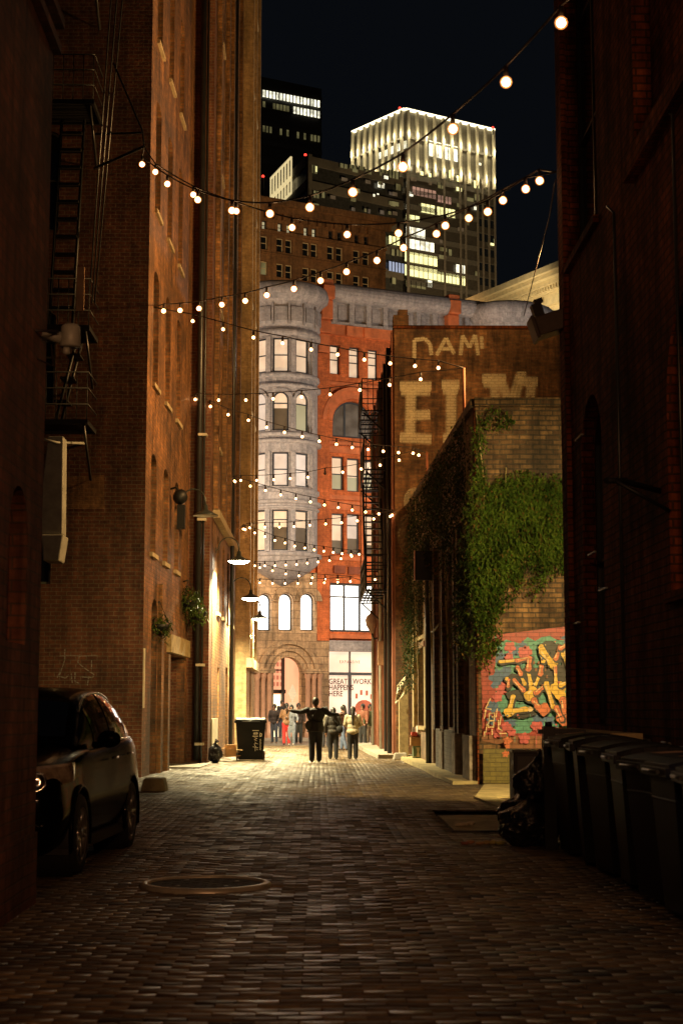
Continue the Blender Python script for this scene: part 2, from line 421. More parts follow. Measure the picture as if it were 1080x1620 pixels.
def make_pavers():
    rng = np.random.default_rng(3)
    W, D, G = .216, .1075, .0025
    x0, x1, y0, y1 = -4.9, 4.4, 4.0, 64.2
    ny = int((y1-y0)/(D+G)); nx = int((x1-x0)/(W+G))+1
    jj, ii = np.meshgrid(np.arange(ny), np.arange(nx), indexing='ij')
    cx = x0 + ii*(W+G) + (jj % 2)*(W+G)/2 + rng.normal(0, .0015, ii.shape)
    cy = y0 + jj*(D+G) + rng.normal(0, .001, ii.shape)
    cx = cx.ravel(); cy = cy.ravel()
    mx, my = MANHOLE
    keep = np.hypot(cx-mx, cy-my) > .56
    keep &= ~((cx > 1.62) & (cx < 2.95) & (cy > 19.6) & (cy < 23.6))
    cx, cy = cx[keep], cy[keep]; n = len(cx)
    hz = .005*np.sin(cx*2.1+np.sin(cy*.7)*2)+.008*np.sin(cy*.8+cx*.5)
    hz += rng.normal(0, .0010, n)-.012*np.exp(-((cx+1.3)/.35)**2)-.012*np.exp(-((cx-.9)/.35)**2)
    tx = rng.normal(0, .007, n)+.008*np.sin(cx*3.3+cy*.9); ty = rng.normal(0, .0075, n)+.006*np.sin(cy*1.7+cx*2.0)
    w, d, bv, dep = W/2, D/2, .003, .02
    C = np.array([[-w,-d],[w,-d],[w,d],[-w,d]])
    Ct = np.array([[-w+bv,-d+bv],[w-bv,-d+bv],[w-bv,d-bv],[-w+bv,d-bv]])
    V = np.zeros((n, 12, 3), dtype=np.float32)
    for k in range(4):
        V[:,k,0] = cx+C[k,0]; V[:,k,1] = cy+C[k,1]; V[:,k,2] = hz-dep
        V[:,4+k,0] = cx+C[k,0]; V[:,4+k,1] = cy+C[k,1]; V[:,4+k,2] = hz-.005+C[k,0]*tx+C[k,1]*ty
        V[:,8+k,0] = cx+Ct[k,0]; V[:,8+k,1] = cy+Ct[k,1]; V[:,8+k,2] = hz+Ct[k,0]*tx+Ct[k,1]*ty
    F = np.array([[8,9,10,11]]+[[4+k,4+(k+1)%4,8+(k+1)%4,8+k] for k in range(4)]+[[k,(k+1)%4,4+(k+1)%4,4+k] for k in range(4)])
    faces = (F[None]+(np.arange(n)*12)[:,None,None]).reshape(-1, 4)
    me = bpy.data.meshes.new('alley_paving')
    me.vertices.add(n*12); me.vertices.foreach_set('co', V.ravel())
    me.loops.add(faces.size); me.loops.foreach_set('vertex_index', faces.ravel().astype(np.int32))
    me.polygons.add(len(faces)); me.polygons.foreach_set('loop_start', np.arange(0, faces.size, 4, dtype=np.int32))
    me.polygons.foreach_set('loop_total', np.full(len(faces), 4, dtype=np.int32))
    me.update(calc_edges=True)
    ca = me.attributes.new('tone', 'FLOAT', 'FACE')
    tone = rng.random(n); ca.data.foreach_set('value', np.repeat(tone, 9).astype(np.float32))
    m, nt, b = newmat('clay_paver')
    a = nt.nodes.new('ShaderNodeAttribute'); a.attribute_name = 'tone'
    tc = node(nt, 'ShaderNodeTexCoord'); nz = node(nt, 'ShaderNodeTexNoise', Scale=14.0, Detail=6.0); nt.links.new(tc.outputs['Object'], nz.inputs['Vector'])
    nb = node(nt, 'ShaderNodeTexNoise', Scale=.45, Detail=5.0); nt.links.new(tc.outputs['Object'], nb.inputs['Vector'])
    r = nt.nodes.new('ShaderNodeValToRGB'); e = r.color_ramp.elements
    e[0].position = 0; e[0].color = (.02,.014,.008,1); e[1].position = 1; e[1].color = (.19,.135,.068,1)
    e2 = e.new(.16); e2.color = (.085,.056,.03,1)
    nt.links.new(a.outputs['Fac'], r.inputs[0])
    col = mix(nt, 1.0, r.outputs[0], ramp(nt, nz.outputs[0], .3, .7, (.7,.7,.7), (1.3,1.3,1.3)), 'MULTIPLY')
    col = mix(nt, 1.0, col, ramp(nt, nb.outputs[0], .35, .65, (.6,.58,.55), (1.2,1.2,1.2)), 'MULTIPLY')
    nt.links.new(col, b.inputs['Base Color'])
    ro = nt.nodes.new('ShaderNodeMapRange'); ro.inputs['To Min'].default_value = .33; ro.inputs['To Max'].default_value = .78; b.inputs['Specular IOR Level'].default_value = .5
    wn = nt.nodes.new('ShaderNodeTexWhiteNoise'); wn.noise_dimensions = '1D'; nt.links.new(a.outputs['Fac'], wn.inputs['W'])
    nt.links.new(wn.outputs['Value'], ro.inputs['Value']); nt.links.new(ro.outputs[0], b.inputs['Roughness'])
    bp = node(nt, 'ShaderNodeBump', Strength=.35, Distance=.004); nt.links.new(nz.outputs[0], bp.inputs['Height']); nt.links.new(bp.outputs[0], b.inputs['Normal'])
    me.materials.append(m)
    o = bpy.data.objects.new('alley_paving', me); COL.objects.link(o); tag(o, kind='structure')
g0 = gnd(325, 1399); MANHOLE = (g0.x, g0.y)
make_pavers()

# driveway apron, kerbs and pavements
mb = MB(); mb.hexa([(-4.0,40.2,-.03),(-3.0,40.2,-.03),(-2.9,44.6,-.03),(-4.0,44.6,-.03),(-4.0,40.2,.035),(-3.0,40.2,.02),(-2.9,44.6,.02),(-4.0,44.6,.035)])
tag(mb.build('driveway_apron', M_concrete), kind='structure')
mb = MB(); mb.box(-60, -2.75, 64.05, 64.29, -.05, .13); mb.box(-60,-2.95,62.0,64.04,-.05,.125)
tag(mb.build('pavement', M_concrete), kind='structure')
mb = MB(); mb.hexa([(2.62,27,-.03),(9,27,-.03),(9,31.45,-.03),(3.25,31.45,-.03),(2.62,27,.015),(9,27,.015),(9,31.45,.03),(3.25,31.45,.03)])
mb.hexa([(2.75,22.2,-.03),(3.0,22.0,-.03),(2.95,27,-.03),(2.6,27,-.03),(2.75,22.2,.03),(3.0,22,.03),(2.95,26.99,.03),(2.6,26.99,.03)])
mb.hexa([(2.62,31.5,-.03),(3.2,31.5,-.03),(2.85,47.5,-.03),(2.35,47.5,-.03),(2.62,31.5,.07),(3.2,31.5,.07),(2.85,47.5,.1),(2.35,47.5,.1)])
tag(mb.build('side_pavement', M_conc_y), kind='structure')
mb = MB(); mb.hexa([(1.75,47.5,-.03),(2.9,47.5,-.03),(2.4,62,-.03),(1.35,62,-.03),(1.75,47.5,.12),(2.9,47.5,.12),(2.4,62,.12),(1.35,62,.12)])
mb.box(1.35, 60, 62, 64.2, -.03, .121)
tag(mb.build('corner_pavement', M_concrete), kind='structure')
mb = MB(); mb.box(-60, 2.0, 73.0, 90, -.03, .12); mb.box(2.0, 60, 74.5, 98, -.03, .122)
tag(mb.build('far_pavement', M_concrete), kind='structure')
# utility vault lid
t = thing('vault_cover', (2.28, 21.6, 0), 'flat concrete utility cover set in the pavers beside the bins', 'utility cover')
mb = MB(); mb.box(1.66, 2.9, 19.7, 22.4, -.03, .012); mb.build('slab', M_conc_y, t)
mb = MB(); mb.box(1.62, 2.94, 22.405, 22.45, -.03, .016); mb.box(1.62, 2.94, 19.6, 19.66, -.03, .014); mb.build('edge_angle', M_black, t)

# ------------------------------------------------------------------ manhole
mx, my = MANHOLE
t = thing('manhole', (mx, my, 0), 'round iron manhole cover with a bright worn rim among the pavers', 'manhole cover')
mb = MB(); mb.lathe([(.56,-.03),(.56,.012),(.535,.022),(.50,.022),(.49,.008),(.49,-.03)], (mx,my,0), 64)
mb.build('rim', plain('worn_iron_rim', (.5,.46,.36), .36, .35, bump=.2), t)
mb = MB(); mb.lathe([(.485,-.03),(.485,.004),(.40,.006),(0,.006)], (mx,my,0), 48, smooth=False)
for i in range(-5, 6):
    for j in range(-5, 6):
        if math.hypot(i, j) < 5 and (i+j) % 2 == 0:
            x, y = mx+i*.085, my+j*.085; mb.box(x-.026, x+.026, y-.026, y+.026, .0065, .0085)
mb.build('lid', plain('cast_iron_lid', (.025,.022,.02), .75, .1, bump=.3), t)
mb = MB()
for a in (.5, 2.2, 3.9, 5.4): mb.lathe([(.022,.0125),(.022,.0135),(0,.0135)], (mx+.3*math.cos(a), my+.3*math.sin(a), 0), 10)
mb.build('lift_bolt', M_galv, t)

# ------------------------------------------------------------------ near left building
t = thing('brick_building', (-5.6, 6.5, 0), 'dark brown rough brick building nearest on the left edge with an arched niche', 'building')
X0 = -2.2
M = planar((X0, 1, 0), (0, 1, 0), (1, 0, 0))
zn = zat(768, 11.5, 27)
nic = (11.16-1, 11.9-1, zn-1.15, zn, True)
mb = MB(); wall(mb, M, 0, 11.5, 0, 11, [nic, (3,4.2,2.5,4.5,.3), (6.4,7.6,2.5,4.5,.3)], .14)
mb.face([(X0,12.5,0),(-9,12.5,0),(-9,12.5,11),(X0,12.5,11)]); mb.face([(X0,1,0),(-9,1,0),(-9,1,11),(X0,1,11)])
mb.face([(-9,1,0),(-9,12.5,0),(-9,12.5,11),(-9,1,11)]); mb.face([(X0,1,11),(X0,12.5,11),(-9,12.5,11),(-9,1,11)])
mb.build('wall', M_brickF, t)
mb = MB(); mb.face([M(nic[0],nic[2],.135), M(nic[1],nic[2],.135), M(nic[1],zn,.135), M(nic[0],zn,.135)]); mb.build('niche_infill', M_brickF, t)
for o_ in ((3,4.2,2.5,4.5,.3), (6.4,7.6,2.5,4.5,.3)): window(t, M, o_, .14)
mb = MB(); zl = zat(30, 12.3, 70)
mbox(mb, M, 0, 11.5, zl-.22, zl-.14, -.07, -.001); mbox(mb, M, 0, 11.5, zl, zl+.08, -.09, -.001); mb.build('string_course', M_brickF, t)
mb = MB(); mb.box(X0+.001, X0+.02, 10.2, 12.5, 0, .55); mb.build('plinth', M_brickF, t)

# ------------------------------------------------------------------ mid left building (A)
t = thing('brick_building', (-8, 40, 0), 'orange brown brick building on the left behind the parked car, carrying the fire escape', 'building')
PA, PB = Vector((-3.85, 34.7, 0)), Vector((-3.62, 43.5, 0))
u = (PB-PA).normalized(); nA = Vector((u.y, -u.x, 0)); LA = (PB-PA).length; HA = 26
MA = planar(PA, u, nA); MAf = planar((-12, 34.7, 0), (1,0,0), (0,-1,0))
ops = []
for zb, zt_ in ((5.0,7.3),(8.9,11.6),(13.0,15.7),(17.1,19.8),(21.2,23.6)):
    for s in (.9, 3.2, 5.5):
        ops.append((s, s+.95, zb, zt_, .45))
door = (1.35, 2.35, 0, 4.0, .6); gar = (4.4, 8.3, 0, 2.85); sd = (3.0, 3.7, .6, 3.6, .6)
mb = MB(); wall(mb, MA, 0, LA, 0, HA, ops+[door, gar, sd], .22)
mb.build('side_wall', M_brickA2, t)
mb = MB(); wall(mb, MAf, 0, 12-3.85, 0, HA, [(4.6,6.1,8.2,10.4,.3),(4.6,6.1,12.2,14.6,.3),(4.6,6.1,4.2,6.4,.3)], .2)
mb.face([(-12,34.7,0),(-12,44.5,0),(-12,44.5,HA),(-12,34.7,HA)]); mb.face([(-12,34.7,HA),(-3.85,34.7,HA),(-3.62,44.5,HA),(-12,44.5,HA)])
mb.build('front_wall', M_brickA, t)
for o_ in ((4.6,6.1,8.2,10.4,.3),(4.6,6.1,12.2,14.6,.3),(4.6,6.1,4.2,6.4,.3)): window(t, MAf, o_, .2, frame=M_frameg)
for i, o_ in enumerate(ops): window(t, MA, o_, .22, frame=M_frameg, sill=M_sill, t=.09)
window(t, MA, sd, .22, frame=M_black)
# quoin at the corner of the alley
mb = MB()
k = MB(); mbox(k, MA, 1.36, 2.34, 0, 2.9, .14, .2); mbox(k, MA, 1.36, 2.34, 2.9, 3.0, .1, .2); d_ = k.build('door', M_black, t)
k = MB(); k.tube([MA(1.5,1.0,.05), MA(1.5,1.35,.05)], .02); k.build('handle', M_galv, d_)
k = MB(); k.face([MA(1.35,3.0,.2), MA(2.35,3.0,.2), MA(2.35,4,.2), MA(1.35,4,.2)]); k.build('transom', M_glass, d_)
# garage recess
k = MB(); D_ = 1.3
k.face([MA(4.4,0,D_),MA(8.3,0,D_),MA(8.3,2.85,D_),MA(4.4,2.85,D_)]); k.face([MA(4.4,0,.22),MA(4.4,0,D_),MA(4.4,2.85,D_),MA(4.4,2.85,.22)])
k.face([MA(8.3,0,.22),MA(8.3,0,D_),MA(8.3,2.85,D_),MA(8.3,2.85,.22)]); k.face([MA(4.4,2.85,.22),MA(8.3,2.85,.22),MA(8.3,2.85,D_),MA(4.4,2.85,D_)])
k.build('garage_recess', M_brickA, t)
k = MB(); mbox(k, MA, 4.2, 8.5, 2.86, 3.3, -.12, .0); k.build('lintel_beam', M_wood, t)
k = MB(); mbox(k, MA, 2.5, 2.9, 0, 4.4, -.1, 0); mbox(k, MA, 3.85, 4.25, 0, 2.8, -.1, 0); k.build('pier', M_brickB, t)
k = MB(); mbox(k, MA, .05, .25, 1.5, 2.8, -.02, 0); k.build('wall_notice', M_trimw, t)
# corner pier with the downpipe
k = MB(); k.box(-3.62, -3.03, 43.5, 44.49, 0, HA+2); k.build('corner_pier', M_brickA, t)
k = MB(); px = xat(311, 43.38); k.tube([(px,43.38,.1),(px,43.38,HA)], .085, 12); dp = k.build('downpipe', M_pipe, t)
k = MB(); k.tube([(px+.13,43.36,0),(px+.13,43.36,HA)], .035, 8); k.build('conduit', M_pipe, t)
for y in (688, 822, 1052, 1177):
    z = zat(y, 43.3); k = MB(); k.box(px-.03, px+.21, 43.24, 43.5, z-.035, z+.035); k.build('bracket', M_trimw, dp)
# old patch and chalk tag on the front wall
zA = lambda y: zat(y, 34.7); xA = lambda x: xat(x, 34.7)
k = MB(); k.face([(xA(92),34.696,zA(806)),(xA(160),34.696,zA(806)),(xA(158),34.696,zA(752)),(xA(96),34.696,zA(756))]); k.build('render_patch', brick('worn_patch', (.34,.17,.07), (.28,.14,.06), (.3,.17,.08), stain=.6), t)

def stroke(mb, pts, w, T, mi=0):                  # a flat painted stroke; T maps 2-D to 3-D
    for i in range(len(pts)-1):
        a, b = Vector(pts[i]).to_2d(), Vector(pts[i+1]).to_2d(); d = (b-a)
        if d.length < 1e-6: continue
        d.normalize(); p = Vector((-d.y, d.x))*w/2; e = d*w*.3
        mb.face([T(a-p-e), T(b-p+e), T(b+p+e), T(a+p-e)], mi)
k = MB(); cnt = [0]
def TA(p): return Vector((xA(p[0]), 34.692, zA(p[1])))
M_tag = wornpaint('faded_white_tag', (.55,.5,.42), .9)
def addcover(o, val=1.0, center=None):
    a = o.data.attributes.new('cover', 'FLOAT', 'POINT'); a.data.foreach_set('value', [val]*len(o.data.vertices))
for pts in ([(93,1038),(112,1037),(128,1038),(152,1037)],[(101,1028),(101,1045),(97,1058),(90,1072)],[(97,1058),(93,1070),(103,1073),(108,1068)],[(125,1036),(122,1048),(130,1055),(140,1062),(148,1067),(146,1072),(128,1071)],[(112,1066),(114,1080)],[(118,1064),(118,1078),(126,1082)],[(144,1045),(144,1058)],[(140,1070),(138,1084)]):
    pp = [(a, b) for a, b in pts]; stroke(k, pp, 1.4, TA)
o = k.build('chalk_tag', M_tag, t); addcover(o)

# ------------------------------------------------------------------ left building B
t = thing('brick_building', (-7, 50, 0), 'buff brick building on the left carrying the lit gooseneck lamps, behind the black bin', 'building')
MBb = planar((-3.02, 44.5, 0), (0,1,0), (1,0,0)); HB = 31
ops = []
for zb, zt_ in ((4.3,6.6),(9.2,11.9),(13.4,16.1),(17.6,20.3),(21.8,24.4),(26,28.4)):
    for s in (2.0, 4.6, 7.2, 9.8): ops.append((s, s+1.0, zb, zt_, .5))
low = [(2.6,3.5,0,2.7),(6.8,8.0,0,2.8),(9.2,10.6,.9,2.6)]
mb = MB(); wall(mb, MBb, 0, 12.5, 0, HB, ops+low, .22)
mb.face([(-3.02,57,0),(-12,57,0),(-12,57,HB),(-3.02,57,HB)]); mb.face([(-3.02,44.5,HB),(-3.02,57,HB),(-12,57,HB),(-12,44.5,HB)])
mb.face([(-12,44.5,0),(-12,57,0),(-12,57,HB),(-12,44.5,HB)]); mb.face([(-3.02,44.5,24),(-12,44.5,24),(-12,44.5,HB),(-3.02,44.5,HB)])
mb.build('wall', M_brickB, t)
for o_ in ops: window(t, MBb, o_, .22, frame=M_frameg, sill=M_sill, t=.09)
for o_ in low[:2]:
    k = MB(); mbox(k, MBb, o_[0]+.01, o_[1]-.01, 0, o_[3]-.01, .15, .21); d_ = k.build('door', M_black, t)
    k = MB(); k.tube([MBb(o_[0]+.12,1.0,.1), MBb(o_[0]+.12,1.2,.1)], .02); k.build('handle', M_galv, d_)
window(t, MBb, low[2], .22)
for s in (0.0, 3.9, 6.5, 9.1, 11.9):
    k = MB(); mbox(k, MBb, s+.02, s+.42, 7.1, HB, -.14, 0); k.build('pilaster', M_brickB, t)
k = MB(); mbox(k, MBb, 0, 12.5, 6.85, 7.08, -.2, 0); mbox(k, MBb, 0, 12.5, HB, HB+.4, -.3, 0); k.build('cornice', M_sill, t)
k = MB(); k.tube([(-2.9,52.4,0),(-2.9,52.4,HB)], .07, 10); k.build('downpipe', M_pipe, t)
k = MB(); mbox(k, MBb, 0, 2.5, 0, 1.2, -.04, 0); k.build('plinth', M_trimw, t)

# ------------------------------------------------------------------ left building C at the corner of the street
t = thing('brick_building', (-7, 60.5, 0), 'pale yellowish brick building at the far left corner of the alley', 'building')
MC = planar((-2.62, 57, 0), (0,1,0), (1,0,0)); HC = 37
ops = []
for zb, zt_ in ((4.2,6.4),(8.4,11.0),(12.6,15.2),(16.8,19.4),(21,23.6),(25.2,27.8),(29.4,32)):
    for s in (1.1, 4.2): ops.append((s, s+1.3, zb, zt_))
dC = (2.9,4.0,0,2.9)
mb = MB(); wall(mb, MC, 0, 7, 0, HC, ops+[dC], .25)
mb.face([(-3.02,57,0),(-2.62,57,0),(-2.62,57,HC),(-3.02,57,HC)]); mb.face([(-12,57,HB),(-3.02,57,HB),(-3.02,57,HC),(-12,57,HC)])
mb.face([(-2.62,64,0),(-14,64,0),(-14,64,HC),(-2.62,64,HC)]); mb.face([(-2.62,57,HC),(-2.62,64,HC),(-14,64,HC),(-14,57,HC)])
mb.face([(-14,57,0),(-14,64,0),(-14,64,HC),(-14,57,HC)])
mb.build('wall', M_brickC, t)
for o_ in ops: window(t, MC, o_, .25, frame=M_frameg, sill=M_cream)
k = MB(); mbox(k, MC, 2.92, 3.98, 0, 2.88, .12, .2); k.build('door', plain('purple_door', (.12,.05,.11), .5), t)
for s in (.05, 2.9, 6.5):
    k = MB(); mbox(k, MC, s, s+.45, 3.3, HC, -.12, 0); k.build('pilaster', M_brickC, t)
k = MB(); mbox(k, MC, 0, 7.2, 2.95, 3.28, -.2, 0); k.build('ledge', M_cream, t)

# ------------------------------------------------------------------ near right building
t = thing('brick_building', (6.2, 12, 0), 'very dark red brick building along the right edge behind the row of bins', 'building')
MR = planar((3.4, 3, 0), (0,1,0), (-1,0,0)); HR = 15
def sY(x): return 3.4*2500/(x-505)-3
op1 = (sY(958), sY(908), 7.5, 13.2); op2 = (9.6, sY(1021), 7.4, 13.2)
op3 = (sY(957), sY(924), 1.3, zat(623, 19.5), True); op4 = (10.3, sY(1063), 2.6, 5.4, True)
op5 = (4.5,6.5,7.4,13.2)
mb = MB(); wall(mb, MR, 0, 18.5, 0, HR, [op1, op2, op3, op4, op5], .24)
mb.face([(3.4,21.5,0),(9,21.5,0),(9,21.5,HR),(3.4,21.5,HR)]); mb.face([(3.4,3,0),(9,3,0),(9,3,HR),(3.4,3,HR)])
mb.face([(3.4,3,HR),(3.4,21.5,HR),(9,21.5,HR),(9,3,HR)]); mb.face([(9,3,0),(9,21.5,0),(9,21.5,HR),(9,3,HR)])
mb.build('wall', M_brickR, t)
for o_ in (op2, op5):
    k = MB(); k.face([MR(o_[0],o_[2],.2), MR(o_[1],o_[2],.2), MR(o_[1],o_[3],.2), MR(o_[0],o_[3],.2)]); k.build('brick_infill', M_brickR, t)
window(t, MR, op1, .24, frame=M_black, sill=M_brickR, vb=(.5,), hb=(.3,.6)); window(t, MR, op3, .24, frame=M_black); window(t, MR, op4, .24, frame=M_black, sill=M_brickR)
k = MB(); mbox(k, MR, 9.4, sY(1019), 7.15, 7.39, -.12, 0); k.build('sill_course', M_brickR, t)
k = MB(); mbox(k, MR, 18.05, 18.48, 0, HR, -.07, 0); k.build('corner_pier', M_brickR, t)
k = MB(); k.box(3.0, 3.33, 16.4, 20.9, 1.12, 1.24); k.build('ledge', M_wood, t)
for s, z in ((17.1,5.0),(16.3,3.4),(17.6,2.6),(15.6,2.9)):
    k = MB(); mbox(k, MR, s, s+.5, z, z+.02, -.03, 0); k.build('cable_clip', M_galvp, t)
k = MB(); z = zat(775, 15.5, 1060)
k.tube([(3.4,15.6,z),(2.95,15.2,z+.05),(2.75,15.0,z+.02)], .03); k.tube([(3.4,15.2,z-.25),(2.85,15.05,z+.02)], .02); k.build('wall_bracket', M_black, t)
for y_, r_ in ((17.4,.018),(14.4,.016)):
    k = MB(); k.tube([(3.34,y_,1.2),(3.34,y_,7.1),(3.34,y_+.4,7.3)], r_, 8); k.build('conduit', M_pipe, t)
# floodlight fixture hanging off the corner
z = zat(512, 21.3, 865)
t = thing('floodlight', (3.3, 21.35, z), 'dark unlit floodlight box on a bracket at the top of the dark right building corner', 'floodlight')
q = Matrix.Rotation(R(-18), 4, 'Y')
def TQ(x, y, z_): return q @ Vector((x, y, z_))+Vector((3.08, 21.35, z))
k = MB(); k.box(-.12, .34, -.2, .2, -.17, .1, T=TQ); k.box(-.17,-.12,-.22,.22,-.2,.13,T=TQ); bevel(k.build('housing', plain('brown_housing', (.06,.035,.025), .5), t), .015)
k = MB(); k.box(-.08, .06, -.08, .08, .1, .3, T=TQ); k.box(-.02,.1,-.05,.05,.3,.36,T=TQ); k.build('photocell', M_black, t)
k = MB(); k.tube([TQ(.3,0,0), (3.42, 21.35, z-.05)], .035); k.build('arm', M_black, t)

# ------------------------------------------------------------------ low ivy-covered building on the right
HI = zat(643, 31.5, 800)
t = thing('brick_building', (6, 40, 0), 'low brick building on the right with the colourful mural on its front', 'building')
PI0, PI1 = Vector((3.15, 31.5, 0)), Vector((2.79, 48, 0)); uI = (PI1-PI0).normalized(); nI = Vector((-uI.y, uI.x, 0)); LI = (PI1-PI0).length
MI = planar(PI0, uI, nI); MIf = planar((3.15, 31.5, 0), (1,0,0), (0,-1,0))
io = [(1.6,2.5,.1,5.0),(3.8,5.7,1.05,5.1),(6.7,7.8,1.05,5.1),(8.8,9.5,.1,5.1),(11.6,14.2,1.0,3.2),(11.6,14.2,3.5,5.4)]
mb = MB(); wall(mb, MI, 0, LI, 0, HI, io, .3)
mb.face([(3.15,31.5,HI),(9.5,31.5,HI),(9.5,48,HI),(2.79,48,HI)]); mb.face([(9.5,31.5,0),(9.5,48,0),(9.5,48,HI),(9.5,31.5,HI)])
mb.build('side_wall', brick('brick_side_ivy', (.32,.22,.15), (.24,.16,.11), (.22,.18,.13), stain=.5), t)
mb = MB(); wall(mb, MIf, 0, 6.35, 0, HI, [], .2); mb.build('front_wall', M_brickI, t)
k = MB(); k.box(3.12, 9.5, 31.36, 31.5, HI-.02, HI+.16); mbox(k, MI, .02, LI, HI-.02, HI+.16, -.1, .1); k.build('coping', M_brickI, t)
for i, o_ in enumerate(io[1:3]): window(t, MI, o_, .3, frame=M_rust, vb=(.5,), hb=(.4,.7), t=.1)
for o_ in (io[0], io[3]):
    k = MB(); mbox(k, MI, o_[0]+.01, o_[1]-.01, .1, 2.6, .18, .25); k.build('door', M_rust, t)
    k = MB(); mbox(k, MI, o_[0]+.01, o_[1]-.01, 2.62, o_[3]-.01, .2, .28); k.build('transom_panel', M_black, t)
for o_ in io[4:]: window(t, MI, o_, .3, frame=M_wood, glass=plain('green_painted_panel%d'%int(o_[2]), (.10,.12,.07), .4), t=.14, vb=(.5,), hb=(.5,), sill=M_wood)
for s, w_ in ((.3,1.2),(3.0,.7),(5.8,.8)):
    k = MB(); mbox(k, MI, s, s+w_, 0, .95, -.16, 0)
    o = k.build('stone_base', M_rough_stone, t)
k = MB(); mbox(k, MI, 3.8, 5.7, .08, 1.0, -.12, 0); mbox(k, MI, 6.7, 7.8, .08, 1.0, -.12, 0); k.build('brick_base', brick('grey_base_brick', (.26,.24,.22), (.2,.18,.17), (.12,.1,.09)), t)
for s, w_ in ((2.6,.35),(3.35,.3),(6.0,.35),(8.0,.35),(10.6,.45),(14.4,.35)):
    k = MB(); mbox(k, MI, s, s+w_, .96, 5.5, -.12, 0); k.build('pilaster', M_wood if s > 8 else M_brickI, t)
k = MB(); k.tube([MI(9.7,0,-.12), MI(9.7,5.9,-.12)], .08, 10); k.tube([MI(9.95,0,-.1), MI(9.95,5.9,-.1)], .04, 8); k.build('downpipe', M_pipe, t)
k = MB(); mbox(k, MI, .0, .28, 0, HI, -.03, 0); mbox(k, MI, 9.7, 10.2, 3.1, 3.25, -.2, -.02); k.build('corner_strip', M_brickR, t)  # dark strip puts the shade of the near corner into the brick colour
k = MB(); k.tube([MI(8.3,3.4,-.15), MI(7.2,3.35,-.22), MI(6.2,3.5,-.15)], .025); k.build('rail', M_galvp, t)
k = MB(); k.box(2.36, 2.62, 47.0, 47.5, 0, zat(1085, 47)); k.build('end_pillar', M_wood, t)
# projecting blade sign, seen edge-on
k = MB(); zs = zat(918, 40, 670); k.box(2.42, 2.95, 39.9, 40.02, zs, zat(872, 40, 670)); bl = k.build('blade_sign', M_black, t)
k = MB(); k.box(2.395, 2.418, 39.89, 40.03, zs-.01, zat(872,40,670)+.01); k.build('sign_edge', plain('orange_lit_edge', (.75,.33,.16), .5), bl)  # orange light along the sign's edge, put into the strip's colour
# roof poles that carry the strings
zr = HI
for x, yt, Y in ((733, 582, 34.6), (675, 715, 44.0)):
    X = xat(x, Y, 850)
    z1 = at(x, yt, Y).z; X = at(x, yt, Y).x
    tt = thing('roof_pole', (X, Y, HI), ('tall thin rusty pole on the low roof in front of the painted letters' if x > 700 else 'thin dark pole behind the ivy holding a string of bulbs'), 'pole', 'poles on the low roof')
    k = MB(); k.tube([(X, Y, HI), (X, Y, z1)], .035, 8); k.build('mast', M_rust, tt)
    k = MB(); k.box(X-.1, X+.1, Y-.1, Y+.1, HI, HI+.03); k.build('base_plate', M_rust, tt)

M_redd = plain('dark_red_stone', (.22,.075,.035), .7, var=.35, scale=1.2, bump=.2)
# ------------------------------------------------------------------ tall right building with painted letters
HE = zat(521, 48, 740)
t = thing('brick_building', (8, 54, 0), 'tall narrow brick building on the right with big faded painted letters high on its wall', 'building')
ME = planar((2.3, 48, 0), (1,0,0), (0,-1,0)); MEs = planar((2.3, 48, 0), (-.012,1,0), (-1,0,0))
mb = MB(); wall(mb, ME, 0, 12, 0, HE, []); mb.build('front_wall', M_brickE, t)
eo = []
for zb in (3.6, 6.6, 9.6):
    for s in (1.6, 4.6, 7.6, 10.6): eo.append((s, s+1.1, zb, zb+1.9, .3))
eo += [(1.2,2.4,.1,2.5),(8.5,11.5,.6,2.8)]
mb = MB(); wall(mb, MEs, 0, 13, 0, HE, eo, .25)
mb.face([(2.3,48,HE),(14.3,48,HE),(14.3,61,HE),(2.14,61,HE)]); mb.face([(2.14,61,0),(14.3,61,0),(14.3,61,HE),(2.14,61,HE)]); mb.face([(14.3,48,0),(14.3,61,0),(14.3,61,HE),(14.3,48,HE)])
mb.build('side_wall', M_redd, t)
for o_ in eo: window(t, MEs, o_, .25, frame=M_black)
for s in (.15, 3.4, 6.4, 9.4, 12.4):
    k = MB(); mbox(k, MEs, s, s+.4, 0, HE, -.08, 0); k.build('pilaster', M_redd, t)
for s, r_ in ((.9,.07),(3.2,.05),(6.1,.06),(12.0,.05)):
    k = MB(); k.tube([MEs(s,0,-.14), MEs(s,HE-.4,-.14)], r_, 8); k.build('downpipe', M_pipe if s < 5 else M_galvp, t)
k = MB(); k.box(2.28, 14.3, 47.9, 48.25, HE, HE+.1); k.build('coping', M_brickR, t)
k = MB(); xa, xb = xat(622,48,520), xat(646,48,520); k.box(xa, xb, 47.98, 48.7, HE+.1, HE+.45); k.box(xa+.15, xb-.03, 48.0, 48.6, HE+.45, HE+.62); k.build('chimney', M_brickE, t)
